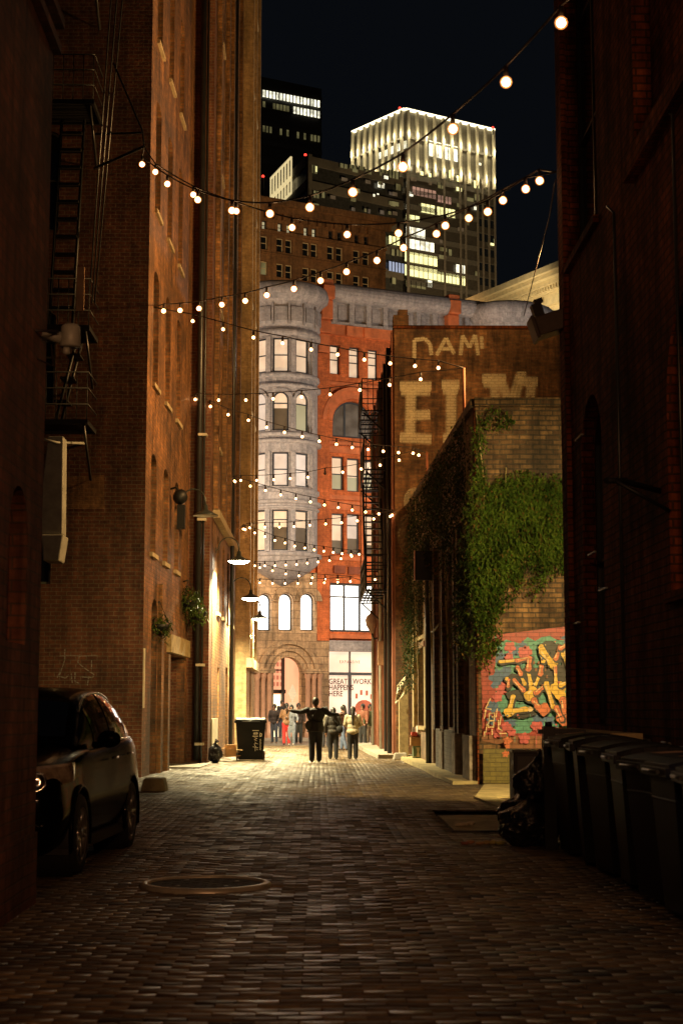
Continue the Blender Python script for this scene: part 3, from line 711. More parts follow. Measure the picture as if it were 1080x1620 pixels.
# painted letters, faded
M_old = wornpaint('faded_cream_paint', (.80,.70,.46), .95)
def TE(p): return Vector((at(p[0], p[1], 48).x, 47.99-cnt[0]*.0, at(p[0], p[1], 48).z))
def blob_stroke(mb, pts, w):                       # spray-like stroke: a fan of quads whose edge cover fades
    cov = []
    for i in range(len(pts)-1):
        a, b = Vector(pts[i]), Vector(pts[i+1]); d = (b-a); L = d.length; d.normalize(); p = Vector((-d.y, d.x))
        n = max(2, int(L/4)); prof = ((-.68,0),(-.4,.9),(0,1.4),(.4,.9),(.68,0))
        for k_ in range(n):
            q0, q1 = a+d*L*k_/n, a+d*L*(k_+1)/n
            for (o0, c0), (o1, c1) in zip(prof, prof[1:]):
                mb.face([TE(q0+p*w*o0), TE(q1+p*w*o0), TE(q1+p*w*o1), TE(q0+p*w*o1)])
                cov += [c0, c0, c1, c1]
    return cov
lets = [
 [((655,568),(655,538)), ((655,538),(672,536),(680,545),(682,562))],                    # D-like
 [((690,562),(705,535),(718,560)), ((696,552),(714,552))],
 [((728,562),(731,531),(742,550),(751,530),(756,562))],
 [((761,532),(762,552))],
 [((634,618),(680,618)),((650,612),(648,690)),((646,658),(680,656)),((632,692),(682,695))],
 [((700,616),(724,616)),((713,612),(713,692)),((700,694),(724,694))],
 [((764,606),(798,606)),((781,606),(784,640)),((793,606),(806,640))],
 [((812,641),(820,602)),((816,604),(850,604)),((840,604),(837,641)),((824,588),(824,602))],
]
cnt[0] = 0
for i, L_ in enumerate(lets):
    k = MB(); cov = []
    for st in L_: cov += blob_stroke(k, [(a, b) for a, b in st], 6 if i < 4 else (15 if i < 6 else 14))
    if i >= 4:
        st = L_[0]; cov += blob_stroke(k, [(st[0][0]-2, st[0][1]-7), (st[-1][0]+2, st[-1][1]-7)], 14)
    # offset every stroke quad a hair so none are coplanar
    for j in range(len(k.v)): v_ = k.v[j]; k.v[j] = (v_[0], v_[1]-.0006*(j//4 % 16), v_[2])
    o = k.build('painted_letter', M_old, t)
    a = o.data.attributes.new('cover', 'FLOAT', 'POINT'); a.data.foreach_set('value', [min(1, c) for c in cov])
# a faint painted bubble figure low on the same wall
k = MB(); cov = []
for (cx_, cy_, rx, ry) in ((655,793,17,22),(650,845,22,35)):
    pts = [(cx_+rx*math.cos(2*PI*i/16), cy_+ry*math.sin(2*PI*i/16)) for i in range(17)]
    for i in range(16):
        k.face([TE((cx_,cy_)), TE(pts[i]), TE(pts[i+1])]); cov += [.35,.6,.6]
for j in range(len(k.v)): v_ = k.v[j]; k.v[j] = (v_[0], v_[1]-.001-(.003 if j >= 48 else 0), v_[2])
o = k.build('painted_figure', M_old, t); a = o.data.attributes.new('cover', 'FLOAT', 'POINT'); a.data.foreach_set('value', cov)
# projecting sign box and lantern on the far end
k = MB(); z0, z1 = zat(1053, 52), zat(1015, 52); k.box(1.9, 2.3, 51.6, 51.9, z0, z1); bevel(k.build('sign_box', plain('tan_sign_box', (.42,.24,.13), .6), t), .02)
# ------------------------------------------------------------------ red and grey building closing the alley
P0 = Vector((-0.15, 76, 0)); AF = R(24)
uF = Vector((math.cos(AF), math.sin(AF), 0)); nF = Vector((math.sin(AF), -math.cos(AF), 0))
MF = planar(P0, uF, nF)
def FS(x, y): p = on_plane(x, y, P0, nF); return (p-P0).dot(uF), p.z
def fop(x0, x1, y0, y1, arch=None):
    ym = (y0+y1)/2; xm = (x0+x1)/2
    r = (FS(x0, ym)[0], FS(x1, ym)[0], FS(xm, y1)[1], FS(xm, y0)[1])
    return r+(arch,) if arch else r
def zf(y, x=525): return FS(x, y)[1]
t = thing('corner_building', (4, 80, 0), 'ornate red and grey building with a round bay closing the end of the alley', 'building')
zTop = zf(452); zRed = zf(513); zStone = zf(905)
w6 = [fop(522,538,545,592), fop(552,569,549,598), fop(582,598,553,601)]
w5 = fop(526,590,635,693, .95)
w4 = [fop(525,544,722,775), fop(549,569,725,778), fop(575,596,728,780)]
w3 = [fop(525,544,812,876), fop(549,569,813,877), fop(575,596,815,878)]
w2 = [fop(522,596,923,1000)]
shop = fop(520,600,1031,1150)
rep = []                                          # the same bays again further along, hidden from here
pit = 5.6
ops = w6+[w5]+w4+w3+w2
ext = []
for k_ in (1, 2, 3):
    for o_ in ops: ext.append((o_[0]+pit*k_+1.0, o_[1]+pit*k_+1.0)+tuple(o_[2:]))
mb = MB(); wall(mb, MF, 0.0, 27, shop[3]+.55, zRed, ops+ext, .25)
mb.face([MF(27,0,0), MF(27,zTop,0), MF(27,zTop,7), MF(27,0,7)]); mb.face([MF(-8,0,7), MF(-8,zTop,7), MF(27,zTop,7), MF(27,0,7)])
mb.face([MF(-8,zTop-.3,0), MF(27,zTop-.3,0), MF(27,zTop-.3,7), MF(-8,zTop-.3,7)]); mb.face([MF(-8,0,0), MF(-8,zTop,0), MF(-8,zTop,7), MF(-8,0,7)])
mb.build('red_wall', M_brickP, t)
for o_ in w6: window(t, MF, o_, .25, glass=E_cream, t=.07, hb=(.5,.75))
window(t, MF, w5, .25, glass=E_dim, t=.1, vb=(.33,.7), hb=())
for i, o_ in enumerate(w4): window(t, MF, o_, .25, glass=E_cream, t=.07, hb=(.48,), blind=((.5,.56,.4)[i], E_olive))
for i, o_ in enumerate(w3): window(t, MF, o_, .25, glass=(E_cream, E_pink, E_cream)[i], t=.07, hb=(.72,), blind=((.66,.6,.74)[i], E_brownroom))
for o_ in w2: window(t, MF, o_, .25, glass=E_white, t=.11, vb=(.33,.66), hb=(.72,))
for o_ in ext: window(t, MF, o_, .25, t=.07)
# piers, string courses and brackets
k = MB(); a_, b_ = FS(500,600)[0]+.02, FS(519,600)[0]; mbox(k, MF, a_, b_, shop[3]+.5, zf(560,510), -.16, 0)
for k_ in (1, 2, 3, 4): mbox(k, MF, a_+pit*k_+.8, b_+pit*k_+.8, shop[3]+.5, zRed, -.16, 0)
k.build('red_pier', M_brickP, t)
k = MB()
for s in (a_, FS(700,490)[0]):                    # pier heads that swell out over the cornice
    for (z0, z1, d_) in ((zf(560),zf(530),-.25),(zf(530),zf(510),-.4),(zf(510),zf(480),-.62),(zf(480),zf(458),-.86),(zf(458),zf(448),-.7)):
        mbox(k, MF, s, s+.62, z0, z1, d_, 0)
bevel(k.build('pier_head', M_redstone, t), .06, 3)
k = MB()
for (y0, y1, d_) in ((514,530,-.2),(604,609,-.1),(698,703,-.12),(706,716,-.06),(783,790,-.14),(792,806,-.06),(880,886,-.12),(1003,1010,-.18)):
    mbox(k, MF, b_+.02, 26.9, zf(y1), zf(y0), d_, .0)
for x in (549, 577): s = FS(x,520)[0]; mbox(k, MF, s-.16, s+.16, zf(531), zf(515), -.32, -.2)
k.build('string_course', M_redstone, t)
k = MB()                                           # sunk panels between floors
for (x0, x1, y0, y1) in ((527,545,895,907),(550,568,897,909),(527,546,698,705),(550,568,700,707)):
    o_ = fop(x0,x1,y0,y1); mbox(k, MF, o_[0], o_[1], o_[2], o_[3], -.1, -.02)
k.build('relief_panel', plain('red_panel', (.24,.06,.025), .7), t)
k = MB()                                           # hood over the big arch
cx_ = (w5[0]+w5[1])/2; r0 = (w5[1]-w5[0])/2; zs = w5[3]-r0*.95
N = 18
for i in range(N):
    p0, p1 = PI*i/N, PI*(i+1)/N
    for (ra, rb, dd) in ((r0+.06, r0+.42, -.14),(r0+.42, r0+.62, -.2)):
        q_ = [(cx_-rb*math.cos(p0), zs+rb*math.sin(p0)), (cx_-rb*math.cos(p1), zs+rb*math.sin(p1)), (cx_-ra*math.cos(p1), zs+ra*math.sin(p1)), (cx_-ra*math.cos(p0), zs+ra*math.sin(p0))]
        k.hexa([MF(a, b, dd) for a, b in q_]+[MF(a, b, 0) for a, b in q_])
k.build('arch_hood', M_redstone, t)
# grey cornice: frieze with coffers, big roll above
k = MB(); z0, z1 = zf(512), zf(478)
mbox(k, MF, b_+.02, 26.9, z0, z1, -.12, 0)
s = b_+.2
while s < 26:
    mbox(k, MF, s-.12, s+.12, z0-.05, z1+.1, -.36, -.12); s += .93
s = b_+.2
while s < 25.5:
    mbox(k, MF, s+.26, s+.69, z0+.25, z1-.2, -.17, -.12); s += .93
mbox(k, MF, b_+.02, 26.9, z0-.06, z0+.06, -.3, 0)
k.build('frieze', M_grey, t)
k = MB(); prof = []
for i in range(9):
    a = -PI/2+PI*i/8; prof.append((-.42-.42*math.cos(a), zf(466)+(zf(452)-zf(480))/2*math.sin(a)))
prof = [(0, zf(480))]+prof+[(0, zf(452))]
for (d0, za), (d1, zb) in zip(prof, prof[1:]):
    k.face([MF(b_,za,d0), MF(26.9,za,d0), MF(26.9,zb,d1), MF(b_,zb,d1)], 0, True)
k.build('cornice_roll', M_grey, t)

# round bay
cxT, cyT, RT = xat(443, 75.3), 75.35, 1.74
MT = cyl(cxT, cyT, RT)
def zt(y): return zat(y, 73.7, 443)
sw = lambda c, w: (c-w/2, c+w/2)
tw = []
S_ = [-1.16, 0.0, 1.16]
for (y0, y1, ar) in ((534,588,0),(619,681,1),(715,769,0),(806,871,0)):
    for s in S_: tw.append((s-.41, s+.41, zt(y1), zt(y0), ar))
mb = MB(); wall(mb, MT, -PI*RT*.62, PI*RT*.62, zt(890), zt(470), [o_ if o_[4] else o_[:4] for o_ in tw], .2, step=.25)
mb.build('bay_wall', M_grey, t)
for i, o_ in enumerate(tw):
    r_ = i//3; oo = o_ if o_[4] else o_[:4]
    if r_ == 0: window(t, MT, oo, .2, glass=E_cream, t=.07, hb=(.5,))
    elif r_ == 1: window(t, MT, oo, .2, glass=E_cream if i % 3 else E_pink, t=.07, hb=(.7,), blind=(.42, E_brownroom) if i % 3 == 1 else ((.3, E_olive) if i % 3 == 2 else None))
    elif r_ == 2: window(t, MT, oo, .2, glass=E_pink, t=.07, hb=(.5,))
    else: window(t, MT, oo, .2, glass=E_cream, t=.07, hb=(.76,), blind=(.42, E_brownroom) if i % 3 else None)
def band(name, prof, mat=M_grey, c=(cxT, cyT)):
    k = MB(); k.lathe(prof, (c[0], c[1], 0), 40, a0=-PI-.5, a1=.5); return k.build(name, mat, t)
for (ya, yb, pr) in ((596,589,.1),(612,606,.16),(690,683,.12),(700,694,.2),(778,771,.1),(796,790,.2),(804,800,.1),(880,873,.22),(530,520,.14)):
    z0, z1 = zt(ya), zt(yb); band('moulding', [(RT,z0-.02),(RT+pr,z0+.03),(RT+pr,z1-.03),(RT,z1+.02)])
z0 = zt(880); band('bay_corbel', [(RT+.1,z0),(RT+.05,z0-.25),(RT*.8,z0-.6),(RT*.45,z0-.95),(.12,zt(926)),(0,zt(928))])
z0, z1 = zt(474), zt(446); zm = (z0+z1)/2
band('bay_cornice', [(RT,zt(516)),(RT+.12,zt(514)),(RT+.1,zt(480)),(RT+.25,z0),(RT+.48,z0+.2),(RT+.55,zm),(RT+.46,z1-.12),(RT+.3,z1),(RT*.6,z1+.06),(0,z1+.08)])
k = MB()
for i in range(-3, 4):                             # frieze coffers round the bay
    s = i*.72; mbox(k, MT, s-.27, s+.27, zt(508), zt(486), -.2, -.1)
    mbox(k, MT, s-.40, s-.32, zt(514), zt(480), -.2, -.08)
k.build('bay_frieze', M_grey, t)
k = MB()
for s in (-1.75, -.58, .58, 1.75):
    for (y0, y1) in ((533,589),(628,682),(714,770),(806,872)): mbox(k, MT, s-.1, s+.1, zt(y1), zt(y0), -.09, 0)
k.build('bay_column', M_grey, t)
k = MB()
for s in S_:
    for i in range(10):
        p0, p1 = PI*i/10, PI*(i+1)/10; zc = zt(619)-.41
        q_ = [(s-.56*math.cos(p0), zc+.56*math.sin(p0)), (s-.56*math.cos(p1), zc+.56*math.sin(p1)), (s-.44*math.cos(p1), zc+.44*math.sin(p1)), (s-.44*math.cos(p0), zc+.44*math.sin(p0))]
        k.hexa([MT(a, b, -.09) for a, b in q_]+[MT(a, b, 0) for a, b in q_])
k.build('arch_moulding', M_grey, t)
# second bay far to the right, only its head shows
c2 = on_plane(800, 500, P0, nF); z0, z1 = c2.z-.6, on_plane(800, 491, P0, nF).z
band('second_bay_head', [(2.0,z0-16),(2.0,z0-.2),(2.2,z0),(2.45,z0+.3),(2.4,z1-.15),(2.1,z1),(0,z1+.15)], c=(c2.x, c2.y))

# sandstone ground storeys on the left
MS = planar(P0+nF*.12, uF, nF)
so = [fop(407,428,940,998,True), fop(440,462,939,998,True), fop(474,496,939,998,True)]
ent = fop(431,475,1040,1173,True); ent = (ent[0], ent[1], .1, ent[3], True)
sR = FS(519,1000)[0]
mb = MB(); wall(mb, MS, -7, sR, 0, zf(905,460), so+[ent, (-5.6,-4.0,.1,4.0,True)], .3)
mb.face([MS(sR,0,0), MS(sR,0,.3), MS(sR,zf(905,460),.3), MS(sR,zf(905,460),0)])
mb.build('stone_wall', M_stone, t)
k = MB(); wall(k, MF, -7, .05, zf(905,460)+.01, zf(870,460), [], .1); k.build('red_upper_wall', M_brickP, t)
for o_ in so: window(t, MS, o_, .3, glass=E_white, t=.06, hb=(.03,))
k = MB()
for o_ in so:
    cx_ = (o_[0]+o_[1])/2; r0 = (o_[1]-o_[0])/2; zc = o_[3]-r0
    for i in range(10):
        p0, p1 = PI*i/10, PI*(i+1)/10; ra, rb = r0+.05, r0+.36
        q_ = [(cx_-rb*math.cos(p0), zc+rb*math.sin(p0)), (cx_-rb*math.cos(p1), zc+rb*math.sin(p1)), (cx_-ra*math.cos(p1), zc+ra*math.sin(p1)), (cx_-ra*math.cos(p0), zc+ra*math.sin(p0))]
        k.hexa([MS(a, b, -.1) for a, b in q_]+[MS(a, b, 0) for a, b in q_])
k.build('window_arch', M_stone, t)
k = MB(); cx_ = (ent[0]+ent[1])/2; r0 = (ent[1]-ent[0])/2; zc = ent[3]-r0
for (ra, rb, dd) in ((r0+.02, r0+.3, -.08),(r0+.3, r0+.62, -.16),(r0+.62,r0+.8,-.26)):
    for i in range(20):
        p0, p1 = PI*i/20, PI*(i+1)/20
        q_ = [(cx_-rb*math.cos(p0), zc+rb*math.sin(p0)), (cx_-rb*math.cos(p1), zc+rb*math.sin(p1)), (cx_-ra*math.cos(p1), zc+ra*math.sin(p1)), (cx_-ra*math.cos(p0), zc+ra*math.sin(p0))]
        k.hexa([MS(a, b, dd) for a, b in q_]+[MS(a, b, 0) for a, b in q_])
k.build('entrance_arch', M_stone, t)
k = MB()
for s in (ent[0]-.95, ent[0]-.65, ent[0]-.35, ent[1]+.2, ent[1]+.5, ent[1]+.8):
    a = MS(s, 0, -.32); k.lathe([(.15,.1),(.15,.35),(.115,.4),(.11,zc-.35),(.16,zc-.2),(.17,zc-.05)], (a.x,a.y,0), 12)
k.build('entrance_column', plain('polished_pink_column', (.5,.3,.2), .25, var=.15), t)
k = MB(); mbox(k, MS, ent[0]-1.2, ent[0]-.1, zc-.04, zc+.16, -.5, 0); mbox(k, MS, ent[1]+.02, ent[1]+1.05, zc-.04, zc+.16, -.5, 0); k.build('impost', M_stone, t)
# lobby behind the arch
k = MB(); a, b = ent[0]-.2, ent[1]+.2; D_ = 2.2
k.face([MS(a,0,D_),MS(b,0,D_),MS(b,5.2,D_),MS(a,5.2,D_)], 0); k.face([MS(a,0,.31),MS(a,0,D_),MS(a,5.2,D_),MS(a,5.2,.31)],0); k.face([MS(b,0,.31),MS(b,0,D_),MS(b,5.2,D_),MS(b,5.2,.31)],0)
k.face([MS(a,5.2,.31),MS(b,5.2,.31),MS(b,5.2,D_),MS(a,5.2,D_)],0); k.build('lobby', E_lobby, t)
k = MB(); mbox(k, MS, ent[0]+.25, ent[1]-.2, .1, 2.15, D_-.1, D_-.02); k.build('lobby_door', E_door, t)
k = MB(); mbox(k, MS, ent[0], ent[1], 2.2, 2.38, D_-.3, D_-.1); mbox(k, MS, ent[0], ent[0]+.18, 0, 4.6, D_-.3, D_-.1); k.build('door_head', M_frame, t)
k = MB()
for i in range(5):
    for j in range(6): 
        a0 = ent[0]+.45+i*.2; z0 = 2.55+j*.32; mbox(k, MS, a0, a0+.12, z0, z0+.2, D_-.03, D_-.01)
k.build('lobby_panelling', emit('lobby_panel', (.75,.25,.14), .6), t)
k = MB(); mbox(k, MS, ent[1]-.25, ent[1]-.15, .1, 4.4, D_-.5, D_-.3); mbox(k, MS, ent[0]+.2, ent[1]-.15, 3.3, 3.36, D_-.12, D_-.04); k.build('lobby_frame', M_frame, t)
# shop front
mb = MB(); zz = shop[3]
mbox(mb, MF, sR+.01, 27, zz, zz+.53, -.12, .2); mb.build('grey_lintel', M_grey, t)
k = MB()
for s in (shop[0]-.02+4.2*0, ): pass
for q_ in range(1, 6): mbox(k, MF, sR+4.6*q_, sR+4.6*q_+.7, .1, zz, -.1, .3)
mbox(k, MF, sR+.0, 27, .0, .55, -.05, .3); k.build('shop_pier', M_stone, t)
k = MB(); k.face([MF(sR,.5,.22), MF(27,.5,.22), MF(27,zz,.22), MF(sR,zz,.22)]); g = k.build('shop_glass', E_shop, t)
k = MB(); zmid = zf(1066,560)
mbox(k, MF, sR, 27, zmid-.07, zmid+.07, .1, .2)
s1 = FS(555,1090)[0]; mbox(k, MF, s1-.07, s1+.07, .5, zmid-.07, .1, .2); mbox(k, MF, s1-.03, s1+.03, zmid+.07, zz, .1, .2)
for q_ in (1,2,3,4): mbox(k, MF, sR+4.6*q_-2.2, sR+4.6*q_-2.1, .5, zz, .11, .2)
k.build('shop_frame', plain('shop_frame_grey', (.1,.1,.12), .5), t)
def text(body, M, s, z, size, mat, parent, name, d=.08, sx=1.0, spacing=1.0):
    cu = bpy.data.curves.new(name, 'FONT'); cu.body = body; cu.size = 1; cu.space_character = spacing; cu.resolution_u = 3; cu.offset = .012
    o = bpy.data.objects.new(name, cu); COL.objects.link(o)
    bpy.context.view_layer.update()
    me = bpy.data.meshes.new_from_object(o.evaluated_get(bpy.context.evaluated_depsgraph_get()))
    bpy.data.objects.remove(o)
    k = MB()
    for p in me.polygons: k.face([M(s+me.vertices[i].co.x*size*sx, z+me.vertices[i].co.y*size, d) for i in p.vertices])
    return k.build(name, mat, parent)
M_text = plain('dark_red_lettering', (.10,.03,.03), .6)
for x, y, w_ in ((521,1082,'GREAT'),(559,1082,'WORK'),(521,1091.5,'HAPPENS'),(521,1101.5,'HERE')):
    a, b = FS(x, y); text(w_, MF, a, b, .37, M_text, t, 'shop_lettering', sx=.86)
a, b = FS(538, 1049); text('EXPANSIVE', MF, a, b, .2, plain('pale_lettering', (.3,.12,.08), .6), t, 'shop_lettering', spacing=1.45, sx=.8)
k = MB(); c_ = FS(577, 1116)
for i in range(14):
    a0, a1 = 2*PI*i/14, 2*PI*(i+1)/14
    k.face([MF(c_[0], c_[1]-.15, .095), MF(c_[0]+.5*math.cos(a0), c_[1]-.15+.42*math.sin(a0), .095), MF(c_[0]+.5*math.cos(a1), c_[1]-.15+.42*math.sin(a1), .095)])
for dx, dz in ((-.4,.45),(-.15,.62),(.15,.6),(.4,.42)): mbox(k, MF, c_[0]+dx-.06, c_[0]+dx+.06, c_[1]+dz-.12, c_[1]+dz+.12, .09, .1)
k.build('shop_poster', plain('coral_poster', (.75,.22,.14), .6), t)

# ------------------------------------------------------------------ distant city
def quadop(Pl, nn, uu, x0, x1, y0, y1, skew=True):
    # pixel rectangle -> s, z on a facade plane
    xm, ym = (x0+x1)/2, (y0+y1)/2
    a = on_plane(x0, ym, Pl, nn); b = on_plane(x1, ym, Pl, nn); c = on_plane(xm, y1, Pl, nn); d = on_plane(xm, y0, Pl, nn)
    return ((a-Pl).dot(uu), (b-Pl).dot(uu), c.z, d.z)
def facade(Pa, Pb):
    u_ = (Vector(Pb)-Vector(Pa)); u_.z = 0; L = u_.length; u_.normalize(); n_ = Vector((u_.y, -u_.x, 0))
    return planar(Pa, u_, n_), u_, n_, L

# brown block
Pa = Vector((xat(398, 109), 109, 0)); Pb = Vector((xat(612, 114), 114, 0))
MBk, uu, nn, L = facade(Pa, Pb)
t = thing('brown_block', (Pa.x+4, 115, 0), 'brown brick block with paired sash windows just above the grey cornice', 'building')
zT = on_plane(412, 318, Pa, nn).z
ops = []; glass = []
def bop(x, y, w_, h_): return quadop(Pa, nn, uu, x-w_/2, x+w_/2, y-h_/2, y+h_/2)
colx = [(418,432),(443,456),(484,497),(524,537),(563,577)]
rows = [(350,15,10,0),(388,22,11,0),(426,23,11,0),(449,22,11,0)]
for ri, (yb, h_, w_, _) in enumerate(((356,14,7,0),(384,22,11,0),(424,22,11,0),(462,22,11,0))):
    for ci, cc in enumerate(((405,418),(443,457),(484,497),(523,537),(564,579))):
        for x in cc:
            y = yb+(x-420)*.155
            ops.append(bop(x, y, w_, h_)); glass.append((ri, ci))
mb = MB(); wall(mb, MBk, -3, L, 0, zT, ops, .25)
mb.face([MBk(L,0,0),MBk(L,0,14),MBk(L,zT,14),MBk(L,zT,0)]); mb.face([MBk(-3,zT,0),MBk(L,zT,0),MBk(L,zT,14),MBk(-3,zT,14)]); mb.face([MBk(-3,0,14),MBk(L,0,14),MBk(L,zT,14),MBk(-3,zT,14)])
mb.build('wall', M_brown, t)
for o_, (ri, ci) in zip(ops, glass):
    gl = M_glass
    if ri == 0 and ci < 3: gl = emit('attic_light', (.7,.62,.36), .6, .3) if 'attic_light' not in MATS else MATS['attic_light']
    if ri == 3 and ci in (3, 4): gl = E_nav
    if ri == 2 and ci == 0: gl = E_olv
    window(t, MBk, o_, .25, glass=gl, frame=M_cream if ri else M_frame, t=.06, hb=(.5,))
k = MB()
def bandz(y): return on_plane(420, y, Pa, nn).z
mbox(k, MBk, -3, L+.5, zT-.3, zT+.15, -.7, 0); mbox(k, MBk, -3, L+.3, zT-.75, zT-.3, -.4, 0)
mbox(k, MBk, -3, L, bandz(366)-.1, bandz(366)+.1, -.2, 0); mbox(k, MBk, -3, L, bandz(400)-.05, bandz(400)+.05, -.12, 0)
for i in range(14): mbox(k, MBk, i*.7, i*.7+.3, zT-1.2, zT-.76, -.3, 0)
k.build('cornice', M_brown, t)

# dark glass office building
def office(name, label, Pc, Pl, Pr, ztop, mat, bands, nb=0):
    pass
Yc = 200
C_ = at(486, 247, Yc); zO = C_.z
Pl_ = Vector((xat(428, 214), 214, 0)); Pc_ = Vector((C_.x, Yc, 0)); Pr_ = Vector((xat(640, 208.5), 208.5, 0))
t = thing('office_building', (C_.x, 208, 0), 'dark glass office building with red roof beacons in front of the lit crown tower', 'building')
M_off = plain('dark_office_glass', (.03,.028,.022), .25, var=.3); M_offb = plain('office_spandrel', (.085,.07,.045), .6, var=.4, scale=.3)
M1, u1, n1, L1 = facade(Pl_, Pc_); M2, u2, n2, L2 = facade(Pc_, Pr_)
D2 = Vector((-(Pl_-Pc_).x, -(Pl_-Pc_).y, 0))
k = MB()
k.face([M1(0,0,0),M1(L1,0,0),M1(L1,zO,0),M1(0,zO,0)]); k.face([M2(0,0,0),M2(L2,0,0),M2(L2,zO,0),M2(0,zO,0)])
B3 = Pr_-(Pc_-Pl_); k.face([Pr_, (B3.x,B3.y,0), (B3.x,B3.y,zO), (Pr_.x,Pr_.y,zO)]); k.face([Pl_, (B3.x,B3.y,0), (B3.x,B3.y,zO), (Pl_.x,Pl_.y,zO)])
k.face([(Pl_.x,Pl_.y,zO),(Pc_.x,Pc_.y,zO),(Pr_.x,Pr_.y,zO),(B3.x,B3.y,zO)])
k.build('wall', M_off, t)
k = MB()
for i in range(9):
    z = zO-.3-i*3.3; mbox(k, M1, 0, L1, z-.9, z+.3, -.25, -.01); mbox(k, M2, 0, L2, z-.9, z+.3, -.25, -.01)
mbox(k, M2, -.1, .5, zO-28, zO+.2, -.4, -.01)
k.build('floor_bands', M_offb, t)
M_fr = emit('lit_frame_strip', (.9,.72,.36), .8)
k = MB()                                            # lit lattice on the left face
sA, zA1 = 0, on_plane(445, 268, Pl_, n1).z
for (ya, yb) in ((270,300),(303,325)):
    za, zb = on_plane(445, yb, Pl_, n1).z, on_plane(445, ya, Pl_, n1).z
    mbox(k, M1, 0, L1*.62, za-.1, za+.12, -.5, -.27); mbox(k, M1, 0, L1*.62, zb-.1, zb+.12, -.5, -.27)
    for i in range(8): s = L1*.62*i/7; mbox(k, M1, s-.1, s+.1, za, zb, -.48, -.28)
k.build('lit_lattice', M_fr, t)
def lit(parent, Pl, nn, uu, Mx, r, mat, name='lit_window', d=-.3, nb=0):
    o_ = quadop(Pl, nn, uu, *r); k = MB(); k.face([Mx(o_[0],o_[2],d), Mx(o_[1],o_[2],d), Mx(o_[1],o_[3],d), Mx(o_[0],o_[3],d)])
    w = k.build(name, mat, parent)
    if nb:
        k = MB()
        for i in range(nb+1):
            s = o_[0]+(o_[1]-o_[0])*i/nb; mbox(k, Mx, s-.05, s+.05, o_[2], o_[3], d-.1, d-.01)
        k.build('mullion', M_off, w)
for r, m_, nb in (((488,500,262,275),E_olv,2),((535,548,260,267),E_olv,2),((550,562,262,268),E_olv,2),((565,574,264,270),E_olv,1),((486,491,300,312),E_yel,1),((493,503,303,314),E_olv,2),((506,512,304,314),E_olv,1),((497,500,264,273),E_yel,0),
                  ((600,618,270,276),E_olv,3),((604,612,279,284),E_wht,1),((588,591,308,312),E_wht,0),((594,597,307,309),E_wht,0),((618,620,322,325),E_wht,0)):
    lit(t, Pc_, n2, u2, M2, r, m_, nb=nb)
rr_ = random.Random(5)
for i in range(3, 40):
    for j in range(7):
        if rr_.random() < .30:
            x = 492+j*20+rr_.random()*8; y = 262+i*0+ (i % 6)*15.2+(x-490)*.10
            if y < 268 or rr_.random() < .55: continue
            lit(t, Pc_, n2, u2, M2, (x, x+3+rr_.random()*7, y, y+5+rr_.random()*2), rr_.choice([E_olv, E_olv, E_brownroom, E_dim]), d=-.27-.004*i, nb=0)
for r, m_, nb in (((612,628,271,283),E_olv,3),((594,606,290,298),E_wht,2),((623,632,292,302),E_olv,1),((612,630,375,388),E_yel,3),((616,622,395,405),E_olv,1),((624,634,396,406),E_olv,2),((612,637,416,431),E_blue,5),((617,624,440,450),E_olv,1)):
    lit(t, Pc_, n2, u2, M2, r, m_, nb=nb)
for x, y in ((483, 245), (416, 279)):
    P = at(x, y, 203); tt = None
    k = MB(); k.tube([P, P-Vector((0,0,2.6))], .12, mi=1); k.ball(P, .2); k.build('beacon', [E_red, M_black], t)

# lit-crown tower
Pc2 = Vector((xat(641,300,300), 300, 0)); Pl2 = Vector((xat(560,312.5,300), 312.5, 0)); Pr2 = Vector((xat(780,311,300), 311, 0))
zC = at(641, 172, 300).z
t = thing('office_tower', (Pc2.x, 306, 0), 'tall office tower with floodlit crown of bright fins against the night sky', 'tower')
T1, tu1, tn1, TL1 = facade(Pl2, Pc2); T2, tu2, tn2, TL2 = facade(Pc2, Pr2)
zB = on_plane(660, 262, Pc2, tn2).z                # underside of crown
zM = on_plane(660, 222, Pc2, tn2).z
M_tw = plain('tower_dark_glass', (.06,.05,.035), .3, var=.3); M_crownw = plain('crown_screen', (.16,.145,.11), .6, var=.2); M_fin = plain('crown_fin_stone', (.62,.56,.42), .6, var=.1)
B4 = Pr2-(Pc2-Pl2)
def shell(k, a, b, c, d, z0, z1, top=True):
    for p, q in ((a,b),(b,c),(c,d),(d,a)): k.face([(p.x,p.y,z0),(q.x,q.y,z0),(q.x,q.y,z1),(p.x,p.y,z1)])
    if top: k.face([(p.x,p.y,z1) for p in (a,b,c,d)])
k = MB(); shell(k, Pl2, Pc2, Pr2, B4, 0, zB); k.build('wall', M_tw, t)
k = MB(); shell(k, Pl2, Pc2, Pr2, B4, zB+.01, zC-.3, False); k.build('crown_screen', M_crownw, t)
k = MB()
mbox(k, T1, -.2, TL1+.2, zC-.45, zC, -.6, -.1); mbox(k, T2, -.2, TL2+.2, zC-.45, zC, -.6, -.1); k.build('crown_strip', E_crown, t)
k = MB()
mbox(k, T1, 0, TL1, zM-.2, zM+.15, -.55, -.05); mbox(k, T2, 0, TL2, zM-.2, zM+.15, -.55, -.05)
for i in range(22):
    z = zB-2.6-i*3.05; mbox(k, T2, 0, TL2, z-.55, z+.5, -.3, -.01); mbox(k, T1, 0, TL1, z-.55, z+.5, -.3, -.01)
k.build('floor_bands', plain('tower_spandrel', (.10,.085,.06), .6), t)
k = MB()
for f in (.42,.6,.66,.8,.86,.93,1.0): mbox(k, T2, TL2*f-.25, TL2*f+.25, 20, zB, -.4, -.31)
mbox(k, T2, -.05, .6, 20, zC, -.5, -.31); k.build('pilaster', plain('tower_pilaster', (.16,.13,.09), .6), t)
lights_crown = []
